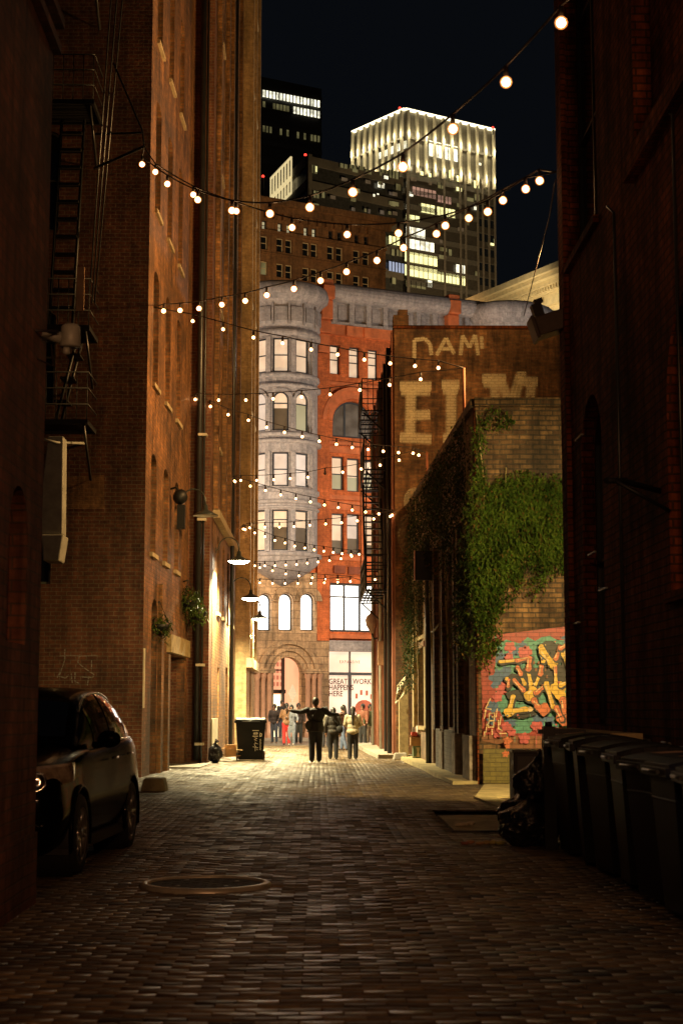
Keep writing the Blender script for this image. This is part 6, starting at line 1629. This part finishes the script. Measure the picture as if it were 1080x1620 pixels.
# ------------------------------------------------------------------ car
def cr(P, n):                                       # Catmull-Rom through a list of tuples
    P = [Vector(p) for p in P]; out = []
    for i in range(len(P)-1):
        a = P[max(i-1,0)]; b = P[i]; c = P[i+1]; d = P[min(i+2,len(P)-1)]
        for j in range(n):
            t_ = j/n; out.append(.5*((2*b)+(c-a)*t_+(2*a-5*b+4*c-d)*t_*t_+(3*b-a-3*c+d)*t_**3))
    out.append(P[-1]); return out
CARP = plain('black_car_paint', (.002,.002,.002), .2, var=.1, coat=.12, spec=.02)
M_chrome = plain('chrome_trim', (.7,.7,.68), .12, 1.0, var=.02)
M_rim = plain('silver_rim', (.5,.5,.47), .28, .9, var=.1)
M_tyre = plain('tyre_rubber', (.012,.012,.012), .7)
t = thing('parked_car', (0,0,0), 'black glossy car parked nose forward in the gap behind the near left wall', 'car')
# y, half width, bottom, shoulder, top
st = [(0,.70,.50,.68,.72),(.05,.82,.36,.78,.86),(.22,.90,.27,.93,1.03),(.55,.915,.24,1.0,1.09),(1.0,.93,.24,1.06,1.14),(1.45,.93,.24,1.10,1.18),(2.2,.93,.24,1.12,1.2),(3.0,.94,.24,1.15,1.22),(3.7,.945,.26,1.18,1.25),(4.2,.90,.32,1.17,1.24),(4.42,.82,.42,1.10,1.16),(4.5,.70,.55,.95,1.0)]
rows_ = []
for (y, w, zb, zs, zt_) in st:
    pr = [(0,zb),(.72*w,zb),(.92*w,zb+.07),(w,(zb+zs)/2-.10),(w*.975,zs-.24),(w*.945,zs-.08),(w*.88,zs),(w*.7,(zs+zt_)/2+.01),(.4*w,zt_-.01),(0,zt_)]
    rows_.append([(y, a, b) for a, b in pr])
cols = [cr([r[j] for r in rows_], 7) for j in range(10)]
Ny = len(cols[0]); grid = []
for i in range(Ny): grid.append(cr([cols[j][i] for j in range(10)], 4))
AX1, AX2, RW = .92, 3.62, .355
k = MB(); Nt = len(grid[0])
for sx in (1, -1):
    for i in range(Ny-1):
        for j in range(Nt-1):
            q = [grid[i][j], grid[i+1][j], grid[i+1][j+1], grid[i][j+1]]
            cy_, cz_, cx_ = sum(p.x for p in q)/4, sum(p.z for p in q)/4, sum(p.y for p in q)/4
            if cx_ > .55 and min(math.hypot(cy_-AX1, cz_-.36), math.hypot(cy_-AX2, cz_-.37)) < RW+.06: continue
            k.face([(sx*p.y, p.x, p.z) for p in q], 0, True)
k.face([(sx_, 0.0, z_) for sx_, z_ in ((-.68,.5),(.68,.5),(.68,.69),(-.68,.69))])
body = k.build('body', CARP, t, weld=True)
for p in body.data.polygons: p.use_smooth = True
k = MB()
for sx in (1, -1):
    for ax in (AX1, AX2):
        pts = [(sx*(.918 if ax < 2 else .925), ax+(RW+.065)*math.cos(a), .365+(RW+.065)*math.sin(a)) for a in [R(-18)+i*R(216)/16 for i in range(17)]]
        k.tube(pts, .022, 6)
k.build('arch_lip', CARP, body)
k = MB()
for sx in (1, -1):
    for ax in (AX1, AX2): k.lathe([(.44,-.17),(.44,.16)], (sx*.74, ax, .38), 24, ax=(1,0,0)); k.lathe([(0,0),(.44,0)], (sx*.58, ax, .38), 24, ax=(1,0,0))
k.box(-.9,.9,.5,4.2,.2,.3); k.build('wheel_well', M_tyre, body)
# greenhouse
gs = [(1.30,.80,1.13,.72,1.16),(1.7,.83,1.15,.66,1.42),(2.08,.845,1.16,.62,1.62),(2.6,.85,1.17,.60,1.70),(3.2,.85,1.18,.59,1.70),(3.8,.83,1.19,.57,1.62),(4.15,.80,1.2,.58,1.42),(4.38,.76,1.16,.66,1.2)]
gr = []
for (y, wb, zb, wr, zr) in gs: gr.append([(y,wb,zb-.05),(y,(wb*.75+wr*.25)+.01,zb+(zr-zb)*.33),(y,(wb*.35+wr*.65)+.015,zb+(zr-zb)*.72),(y,wr,zr-.035*min(1,(zr-zb)*3)),(y,wr*.6,zr),(y,0,zr+.01)])
gc = [cr([r[j] for r in gr], 6) for j in range(6)]; gg = [cr([gc[j][i] for j in range(6)], 4) for i in range(len(gc[0]))]
k = MB()
for sx in (1,-1):
    for i in range(len(gg)-1):
        for j in range(len(gg[0])-1): k.face([(sx*p.y, p.x, p.z) for p in (gg[i][j],gg[i+1][j],gg[i+1][j+1],gg[i][j+1])], 0, True)
gh = k.build('cabin', CARP, t, weld=True)
for p in gh.data.polygons: p.use_smooth = True
M_cg2 = plain('tinted_car_glass', (.006,.007,.008), .04, var=.1, spec=.9)
def pane(name, i0, i1, j0, j1, sides=(1,-1), off=.006):
    for s_ in ((1,), (-1,)) if len(sides) == 2 else (sides,):
        k = MB()
        for sx in s_:
            for i in range(i0, i1):
                for j in range(j0, j1):
                    q = [gg[i][j],gg[i+1][j],gg[i+1][j+1],gg[i][j+1]]; n_ = (q[1]-q[0]).cross(q[3]-q[0]).normalized(); 
                    if n_.y < 0 or (abs(n_.y) < .2 and n_.z < 0): n_ = -n_
                    k.face([(sx*(p.y+n_.y*off), p.x+n_.x*off, p.z+n_.z*off) for p in q], 0, True)
        k.build(name, M_cg2, gh)
pane('side_window', 10, 19, 1, 11); pane('side_window', 20, 29, 1, 11); pane('side_window', 30, 35, 2, 10)
k = MB()
for sx in (1,-1):
    for i in range(2, 11):
        for j in range(13, len(gg[0])-1):
            q = [gg[i][j],gg[i+1][j],gg[i+1][j+1],gg[i][j+1]]; k.face([(sx*p.y, p.x-.006, p.z+.006) for p in q], 0, True)
k.build('windscreen', M_cg2, gh)
k = MB()
for sx in (1,-1): k.tube([(sx*(gg[i][1].y+.012), gg[i][1].x, gg[i][1].z) for i in range(9, 36)], .012, 6); k.tube([(sx*(gg[i][11].y+.012), gg[i][11].x, gg[i][11].z+.002) for i in range(8, 36)], .012, 6)
k.build('window_trim', M_chrome, gh)
for sx in (1,-1):                                   # mirrors, lights
    k = MB(); k.ball((sx*1.02, 1.72, 1.2), .115, .07, .085, 16, 10); k.tube([(sx*.86,1.74,1.14),(sx*.97,1.73,1.16)], .03, 8); mi_ = k.build('wing_mirror', CARP, t)
    k = MB(); k.ball((sx*1.03, 1.785, 1.2), .09, .012, .065, 14, 8); k.build('mirror_glass', M_chrome, mi_)
    k = MB(); pts = []
    N1, N2 = 10, 6
    def hl(u_, v_):                                 # swept lamp surface on the front corner
        i_ = 1.6+u_*2.55; yv = -.02+.56*u_; wv = .46+.475*min(1,u_*1.15)**.8
        return Vector((sx*wv, yv*(.35+.65*u_)+.02*(1-u_), .76+.10*u_+v_*(.22-.06*u_)))
    for i in range(N1):
        for j in range(N2):
            q = [hl(i/N1,j/N2),hl((i+1)/N1,j/N2),hl((i+1)/N1,(j+1)/N2),hl(i/N1,(j+1)/N2)]
            bul = lambda p, a, b: p+Vector((sx*.5,-1,.3)).normalized()*.045*math.sin(PI*max(.0,min(1,a)))**.5*math.sin(PI*b)**.5
            k.face([bul(q[0],i/N1,j/N2),bul(q[1],(i+1)/N1,j/N2),bul(q[2],(i+1)/N1,(j+1)/N2),bul(q[3],i/N1,(j+1)/N2)], 0, True)
    hb = k.build('headlight', plain('headlight_lens', (.75,.55,.40), .25, .6, var=.5, scale=9, coat=1) if 'headlight_lens' not in MATS else MATS['headlight_lens'], t)
    k = MB(); k.lathe([(.085,.0),(.088,.02),(.07,.03),(.06,.01),(.0,.03)], (sx*.70,.06,.86), 20, ax=(sx*.35,-1,.12)); k.build('projector', M_chrome, hb)
    k = MB(); k.lathe([(.05,0),(.055,.02),(0,.03)], (sx*.62,.12,.44), 14, ax=(sx*.3,-1,0)); k.build('fog_lamp', M_chrome, t)
    k = MB(); k.tube([(sx*.945,2.35,1.0),(sx*.965,2.4,1.0),(sx*.965,2.52,1.0),(sx*.945,2.56,1.0)], .014, 6); k.build('door_handle', M_chrome, t); k = MB(); k.tube([(sx*.95,3.2,1.02),(sx*.97,3.25,1.02),(sx*.97,3.37,1.02),(sx*.95,3.41,1.02)], .014, 6); k.build('door_handle', M_chrome, t)
    k = MB(); k.ball((sx*.76, 4.36, 1.0), .08, .07, .13, 12, 8); k.build('tail_light', plain('tail_red', (.3,.02,.02), .2) if 'tail_red' not in MATS else MATS['tail_red'], t)
    for ax in (AX1, AX2):
        xo = sx*.83
        k = MB(); k.lathe([(.22,-.105),(.335,-.10),(.36,-.07),(.36,.07),(.335,.10),(.24,.105),(.22,.09)], (xo,ax,.36), 40, ax=(sx,0,0)); wh = k.build('wheel', M_tyre, t)
        k = MB(); k.lathe([(.235,.105),(.225,.095),(.2,.05),(.2,-.05),(.0,-.05)], (xo,ax,.36), 32, ax=(sx,0,0))
        for a in range(5):
            for dd in (-.16,.16):
                an = a*2*PI/5+dd*.6; ao = a*2*PI/5+dd*1.1
                k.tube([(xo+sx*.085, ax+.05*math.cos(an), .36+.05*math.sin(an)), (xo+sx*.09, ax+.22*math.cos(ao), .36+.22*math.sin(ao))], .016, 6)
        k.lathe([(.06,.06),(.055,.1),(0,.105)], (xo,ax,.36), 16, ax=(sx,0,0)); k.build('rim', M_rim, wh)
k = MB(); k.box(-.42,.42,-.012,.03,.5,.62)
for i in range(6): k.box(-.40,.40,-.02,-.011,.51+i*.018,.518+i*.018)
k.box(-.45,.45,-.015,.02,.70,.72); k.build('grille', M_pipe, t)
t.location = (-3.15, 13.9, 0); t.rotation_euler = (0, 0, R(-3))

# ------------------------------------------------------------------ people
def person(label, loc, rz, H=1.75, top=(.02,.02,.022), legs=(.02,.022,.03), skin=(.35,.2,.14), hair=(.015,.012,.01), arms=None, stride=.0, longhair=0, bag_=None, coatlen=0, group=None, vox=.016, lean=0, wide=1.0, fingers=True, shoes=(.02,.02,.02), bulk=0):
    s = H/1.75
    tt = thing('person', (0,0,0), label, 'person', group)
    hipz = .90
    def V(x, y, z): return Vector((x*s, y*s, z*s))
    A = arms or {-1: ((-.26,.0,1.16), (-.25,.08,.92)), 1: ((.26,.0,1.16), (.25,.08,.92))}
    J = {}
    for sx in (-1, 1):
        J['sh',sx] = V(sx*.175*wide,0,1.42); J['el',sx] = V(*A[sx][0]); J['wr',sx] = V(*A[sx][1])
        f = stride*sx
        J['hp',sx] = V(sx*.09,0,hipz); J['kn',sx] = V(sx*.10, f*.5+.02, .49); J['an',sx] = V(sx*.10, f-.02, .085+abs(f)*.05)
    neck, head = V(0,.01,1.50), V(0,.02,1.63)
    def limb(k, pts, rr): 
        k.tube([p for p in pts], [r*s for r in rr], 12)
        for p, r in zip(pts, rr): k.ball(p, r*s, seg=12, rings=8)
    def torso(k, e=0, zb=.86):
        k.ball(V(0,0,1.28), (.165*wide+e)*s, (.105+e)*s, .2*s); k.ball(V(0,0,1.40), (.17*wide+e)*s, (.085+e)*s, .085*s); k.ball(V(0,0,1.08), (.14*wide+e)*s, (.10+e)*s, .16*s); k.ball(V(0,-.01,.93), (.16*wide+e)*s, (.115+e)*s, .13*s)
    def remesh(k, name, mat, v, smooth=3):
        o = k.build(name, mat, tt); m1 = o.modifiers.new('r','REMESH'); m1.mode = 'VOXEL'; m1.voxel_size = v; m1.use_smooth_shade = True
        m2 = o.modifiers.new('s','SMOOTH'); m2.iterations = smooth; m2.factor = .5
        bpy.context.view_layer.update(); me = bpy.data.meshes.new_from_object(o.evaluated_get(bpy.context.evaluated_depsgraph_get()))
        o.modifiers.clear(); old = o.data; o.data = me; bpy.data.meshes.remove(old)
        for p in me.polygons: p.use_smooth = True
        return o
    mat = lambda n, c, r=.7: MATS.get(n+str(c)) or plain(n+str(c), c, r, var=.25, scale=12, bump=.3)
    k = MB(); torso(k); limb(k, [neck-V(0,0,.07), neck+V(0,.01,.04)], [.055,.05])
    k.ball(head, .075*s, .095*s, .115*s, 16, 12); k.ball(head+V(0,.03,-.07), .055*s, .06*s, .05*s); k.ball(head+V(0,.1,-.01), .014*s, .02*s, .025*s)
    for sx in (-1,1):
        k.ball(head+V(sx*.078,0,-.01), .012*s, .022*s, .032*s); k.ball(head+V(sx*.03,.083,.012), .014*s)
        limb(k, [J['sh',sx], J['el',sx], J['wr',sx]], [.05,.04,.028]); d = (J['wr',sx]-J['el',sx]).normalized()
        pm_ = J['wr',sx]+d*.05*s; k.tube([J['wr',sx], pm_, pm_+d*.04*s], [.026*s,.036*s,.03*s], 10)
        if fingers:
            q = d.cross(Vector((0,1,0))).normalized() if abs(d.y) < .9 else Vector((1,0,0)); pal = d.cross(q)
            for i, L in enumerate((.065,.075,.07,.055)):
                b_ = pm_+d*.035*s+q*(i-1.5)*.019*s; k.tube([b_, b_+(d+pal*.2).normalized()*L*.55*s, b_+(d*.9+pal*.5).normalized()*L*s], [.0095*s,.009*s,.008*s], 6)
            k.tube([pm_-q*.025*s, pm_-q*.055*s+d*.02*s, pm_-q*.06*s+d*.055*s], [.011*s,.010*s,.009*s], 6)
        limb(k, [J['hp',sx], J['kn',sx], J['an',sx]], [.085,.055,.038]); k.tube([J['an',sx]+V(0,-.05,-.03), J['an',sx]+V(0,.05,-.05), J['an',sx]+V(0,.15,-.06)], [.035*s,.04*s,.03*s], 10)
    body = remesh(k, 'body', mat('skin', skin, .5), .009 if fingers else .014, 2)
    k = MB(); torso(k, .022+bulk)
    for sx in (-1,1): limb(k, [J['sh',sx]*1.0, J['el',sx], J['el',sx].lerp(J['wr',sx],.93)], [.072+bulk*.7,.055+bulk*.6,.042+bulk*.5])
    if coatlen: k.tube([V(0,0,1.1), V(0,0,.95), V(0,-.01,.92-coatlen)], [.165*s*wide,.175*s*wide,.19*s*wide], 16)
    remesh(k, 'jacket', mat('jacket', top), vox, 2)
    k = MB()
    k.ball(V(0,-.01,.93), .165*s*wide, .12*s, .11*s)
    for sx in (-1,1): limb(k, [J['hp',sx], J['kn',sx], J['an',sx]+V(0,0,.0)], [.105+bulk*.4,.078+bulk*.4,.066+bulk*.4])
    remesh(k, 'trousers', mat('trousers', legs), vox, 2)
    for sx in (-1,1):
        k = MB(); a = J['an',sx]; k.ball(a+V(0,-.03,-.035), .045*s,.06*s,.05*s, 12, 8); k.ball(a+V(0,.07,-.05), .047*s,.11*s,.038*s, 12, 8); remesh(k, 'shoe', mat('shoe', shoes), vox, 1)
    k = MB(); k.ball(head+V(0,-.015,.02), .1*s, .115*s, .127*s, 16, 12)
    if longhair: k.tube([head+V(0,-.07,.03), head+V(0,-.115,-.1), head+V(0,-.13,-.2), head+V(0,-.135,-.12-longhair*.5), head+V(0,-.12,-.1-longhair)], [.06*s,.055*s,.05*s,.045*s,.02*s], 12)
    if longhair > .35: k.ball(head+V(0,-.06,-.08), .09*s, .07*s, .12*s)
    remesh(k, 'hair', mat('hair', hair, .5), vox, 1)
    if bag_:
        bx, by, bz, bw, bd, bh, bc = bag_
        k = MB(); k.ball(V(bx,by,bz), bw*s, bd*s, bh*s, 16, 12); bo = remesh(k, 'bag', mat('bag', bc), .02, 3)
        k = MB(); k.tube([V(bx,by,bz+bh*.7), V(bx*.5,-.15,1.25), V(-bx*.3,-.10,1.46), V(-bx*.5,.05,1.47)], .018*s, 6); k.build('strap', mat('strap', bc), bo)
    tt.location = loc; tt.rotation_euler = (lean, 0, rz)
    return tt
G2 = 'three friends walking away down the alley'
g1 = gnd(499, 1206); g2 = gnd(527, 1201); g3 = gnd(558, 1201)
person('man in black jacket with both arms stretched out, walking away in the alley', (g1.x, g1.y, 0), R(2), 1.78, (.008,.008,.009), (.012,.014,.022), arms={-1: ((-.42,-.03,1.36),(-.66,-.01,1.40)), 1: ((.40,.0,1.30),(.62,.05,1.29))}, stride=.07, bag_=(-.17,-.13,1.0,.13,.08,.14,(.012,.012,.012)), wide=1.28, coatlen=.1, bulk=.025, group=G2)
person('short woman in dark top with a shoulder bag, middle of the three friends', (g2.x, g2.y, 0), R(0), 1.5, (.022,.018,.014), (.01,.01,.012), longhair=.3, bulk=.015, bag_=(.22,-.08,1.02,.13,.08,.14,(.01,.01,.01)), stride=-.05, group=G2)
person('woman in cream jumper with a long black ponytail, right of the three friends', (g3.x, g3.y, 0), R(-3), 1.53, (.42,.37,.26), (.01,.01,.012), bulk=.02, arms={-1: ((-.27,.02,1.16),(-.16,.16,1.08)), 1: ((.27,.02,1.16),(.18,.16,1.08))}, longhair=.5, wide=1.1, stride=.04, group=G2)
G3 = 'crowd outside the building at the end of the alley'
CZ = .12
crowd = [
 (434,1171,R(160),1.66,(.03,.02,.02),(.05,.06,.09),0,0,'person in dark coat standing leftmost outside the arched doorway'),
 (446,1168,R(200),1.74,(.02,.018,.018),(.06,.07,.1),0,0,'tall person in black beside the arched doorway with hands in front'),
 (453,1174,R(10),1.70,(.25,.13,.07),(.55,.03,.03),0,.3,'person in brown top and bright red trousers by the street sign'),
 (461,1174,R(170),1.62,(.2,.22,.28),(.22,.25,.32),0,.2,'person in blue grey clothes and pale shoes behind the street sign'),
 (472,1172,R(190),1.70,(.04,.025,.02),(.03,.03,.03),0,0,'dim person in brown just right of the street sign'),
# (441,1160,R(180),1.6,(.35,.16,.1),(.05,.04,.04),0,.2,'person in rust coloured top at the back near the doorway'),
 (515,1183,R(0),1.55,(.22,.2,.16),(.03,.03,.04),0,0,'person with a white coat half hidden left of the middle friend'),
 (543,1187,R(60),1.6,(.12,.07,.07),(.10,.14,.24),.16,.2,'person in blue jeans striding between the friends'),
 (574,1180,R(150),1.66,(.25,.09,.05),(.03,.03,.03),0,0,'person in reddish top right of the ponytail woman'),
 (585,1180,R(190),1.64,(.05,.06,.02),(.14,.10,.07),0,.2,'person in olive jacket near the shop poster'),
 (592,1176,R(170),1.55,(.3,.15,.08),(.3,.28,.2),0,0,'rightmost small person in pale trousers under the shop window'),
# (568,1178,R(180),1.70,(.03,.03,.035),(.03,.03,.03),0,0,'person in dark clothes behind the ponytail woman'),
]
for (x, y, rz, H, a, b, stv, lh, lab) in crowd:
    Z = CZ if y < 1176 else 0
    d = ray(x, y); g_ = CAM+d*((Z-CAM.z)/d.z) if True else None
    g_ = gnd(x, y) if Z == 0 else g_
    if g_.y > 73.6: g_ = at(x, 1120, 73.6)
    if g_.y < 73.0 and g_.y > 64.3: Z = 0
    person(lab, (g_.x, g_.y, Z), rz, H, a, b, stride=stv, longhair=lh, group=G3, vox=.028, fingers=False, shoes=(.6,.6,.55) if 'pale shoes' in lab else (.02,.02,.02),
           arms={-1: ((-.26,.06,1.16),(-.10,.2,1.06)), 1: ((.26,.06,1.16),(.10,.2,1.06))} if 'hands' in lab or 'brown top' in lab else {-1: ((-.24-.06*random.random(),.08*random.random(),1.17),(-.2-.1*random.random(),.1+.15*random.random(),.95+.25*random.random())), 1: ((.27,.03,1.16),(.1+.2*random.random(),.12+.12*random.random(),.92+.3*random.random()))}, bulk=.02*random.random(), wide=.9+.3*random.random(), bag_=(.2,.08,.95,.12,.08,.14,(.6,.6,.5)) if 'white coat' in lab else ((-.18,-.1,1.1,.11,.09,.15,(.05,.04,.04)) if random.random() < .35 else None))
# street sign
g_ = gnd(463, 1174); t = thing('street_sign', (g_.x, 70.3, 0), 'narrow white diamond road sign with a plate below on a pale pole', 'road sign')
X = xat(463, 70.3); k = MB(); k.tube([(X,70.3,0),(X,70.3,zat(1090,70.3))], .045, 10); k.build('pole', plain('pale_pole', (.5,.45,.35), .5), t)
q = Matrix.Translation((X-.01,70.24,zat(1097,70.3))); zc = 0
M_sg = plain('white_sign_face', (.85,.85,.75), .4, var=.05); M_sg.node_tree.nodes['Principled BSDF'].inputs['Emission Strength'].default_value = 0
k = MB(); k.hexa([q @ Vector(p) for p in ((-.19,0,0),(0,0,-.42),(0,.03,-.42),(-.19,.03,0),(0,0,.42),(.19,0,0),(.19,.03,0),(0,.03,.42))]); k.build('sign_panel', M_sg, t)
k = MB(); k.box(X-.16,X+.14,70.22,70.25,zat(1121,70.3),zat(1111,70.3)); k.build('plate', M_sg, t)
# overhead guy wire on the upper right
t = thing('guy_wire', at(878,285,21.4), 'thin slack wire falling from the dark right corner towards the painted wall', 'wire')
k = MB(); k.tube([at(878,285,21.4), at(868,345,26), at(851,410,34), at(828,500,46)], .012, 5); k.build('strand', M_cable, t)

# ------------------------------------------------------------------ separate repeated trim into single pieces
def split_pieces(names):
    for o in [o for o in bpy.data.objects if o.type == 'MESH' and o.name.split('.')[0] in names]:
        me = o.data; n = len(me.vertices); par = list(range(n))
        def f(i):
            while par[i] != i: par[i] = par[par[i]]; i = par[i]
            return i
        for p in me.polygons:
            r = f(p.vertices[0])
            for v in p.vertices[1:]: par[f(v)] = r
        isl = {}
        for i in range(n): isl.setdefault(f(i), []).append(i)
        bb = {k_: (Vector([min(me.vertices[i].co[a] for i in v) for a in range(3)]), Vector([max(me.vertices[i].co[a] for i in v) for a in range(3)])) for k_, v in isl.items()}
        ks = list(isl); g = {k_: k_ for k_ in ks}
        def h(i):
            while g[i] != i: i = g[i]
            return i
        for i in range(len(ks)):
            for j in range(i):
                A, B = bb[ks[i]], bb[ks[j]]
                if all(A[0][a] <= B[1][a]+.02 and B[0][a] <= A[1][a]+.02 for a in range(3)): g[h(ks[i])] = h(ks[j])
        cl = {}
        for k_ in ks: cl.setdefault(h(k_), []).append(k_)
        if len(cl) < 2: continue
        base = o.name.split('.')[0]
        for ci, (k_, members) in enumerate(cl.items()):
            keep = set(i for m_ in members for i in isl[m_])
            bm = bmesh.new(); bm.from_mesh(me); bm.verts.ensure_lookup_table()
            bmesh.ops.delete(bm, geom=[v for v in bm.verts if v.index not in keep], context='VERTS')
            m2 = me.copy(); bm.to_mesh(m2); bm.free()
            c = o.copy(); c.data = m2; COL.objects.link(c); c.parent = o.parent
        for ch in list(o.children): ch.parent = o.parent
        bpy.data.objects.remove(o)
split_pieces({'pier_head','bay_column','impost','arch_lip','entrance_column','window_arch','arch_moulding','relief_panel','red_pier','shop_pier','bracket','pier','string_course','stems','lift_bolt','brick_base','edge_angle','wheel_well','window_trim','cornice','base_ledge','corner_strip','duct','pilaster','lobby_frame','side_window'})

# ------------------------------------------------------------------ crown lights, sky, render settings
for p, s in lights_crown:
    light('crown_light', 'POINT', p, 270*s, (1,.86,.52), shadow_soft_size=.25)
light('brown_block_light', 'SPOT', (3, 92, 21.9), 6000, (1,.62,.28), spot_size=R(140), spot_blend=.8, shadow_soft_size=.5, aim=(0, 110, 29))  # unseen spot without a fixture, added to light the brown block
light('cornice_light', 'SPOT', (11, 88.5, 22.0), 2600, (1,.80,.45), spot_size=R(140), spot_blend=.6, shadow_soft_size=.5, aim=(11, 99, 26))  # unseen spot without a fixture, added to light the pale cornice
light('city_fill_light', 'POINT', (22, 190, 45), 24000, (1,.72,.4), shadow_soft_size=1.5)  # fill light added in mid-air to brighten the office block and tower
light('city_fill_light', 'POINT', (34, 268, 70), 34000, (1,.74,.42), shadow_soft_size=1.5)  # second mid-air fill, added to lift the tower body
w = bpy.data.worlds.new('World'); sc.world = w; w.use_nodes = True
bg = w.node_tree.nodes['Background']; bg.inputs[0].default_value = (.0024,.0030,.0042,1); bg.inputs[1].default_value = 1.0
sc.view_settings.view_transform = 'Standard'; sc.view_settings.look = 'None'; sc.view_settings.exposure = 0; sc.view_settings.gamma = 1
sc.render.engine = 'CYCLES'
cy = sc.cycles; cy.max_bounces = 5; cy.diffuse_bounces = 3; cy.glossy_bounces = 3; cy.transmission_bounces = 2; cy.transparent_max_bounces = 8
cy.use_denoising = True; cy.sample_clamp_indirect = 3; cy.sample_clamp_direct = 0; cy.caustics_reflective = False; cy.caustics_refractive = False
try: cy.denoiser = 'OPENIMAGEDENOISE'
except Exception: pass
cy.use_adaptive_sampling = True; cy.adaptive_threshold = .01
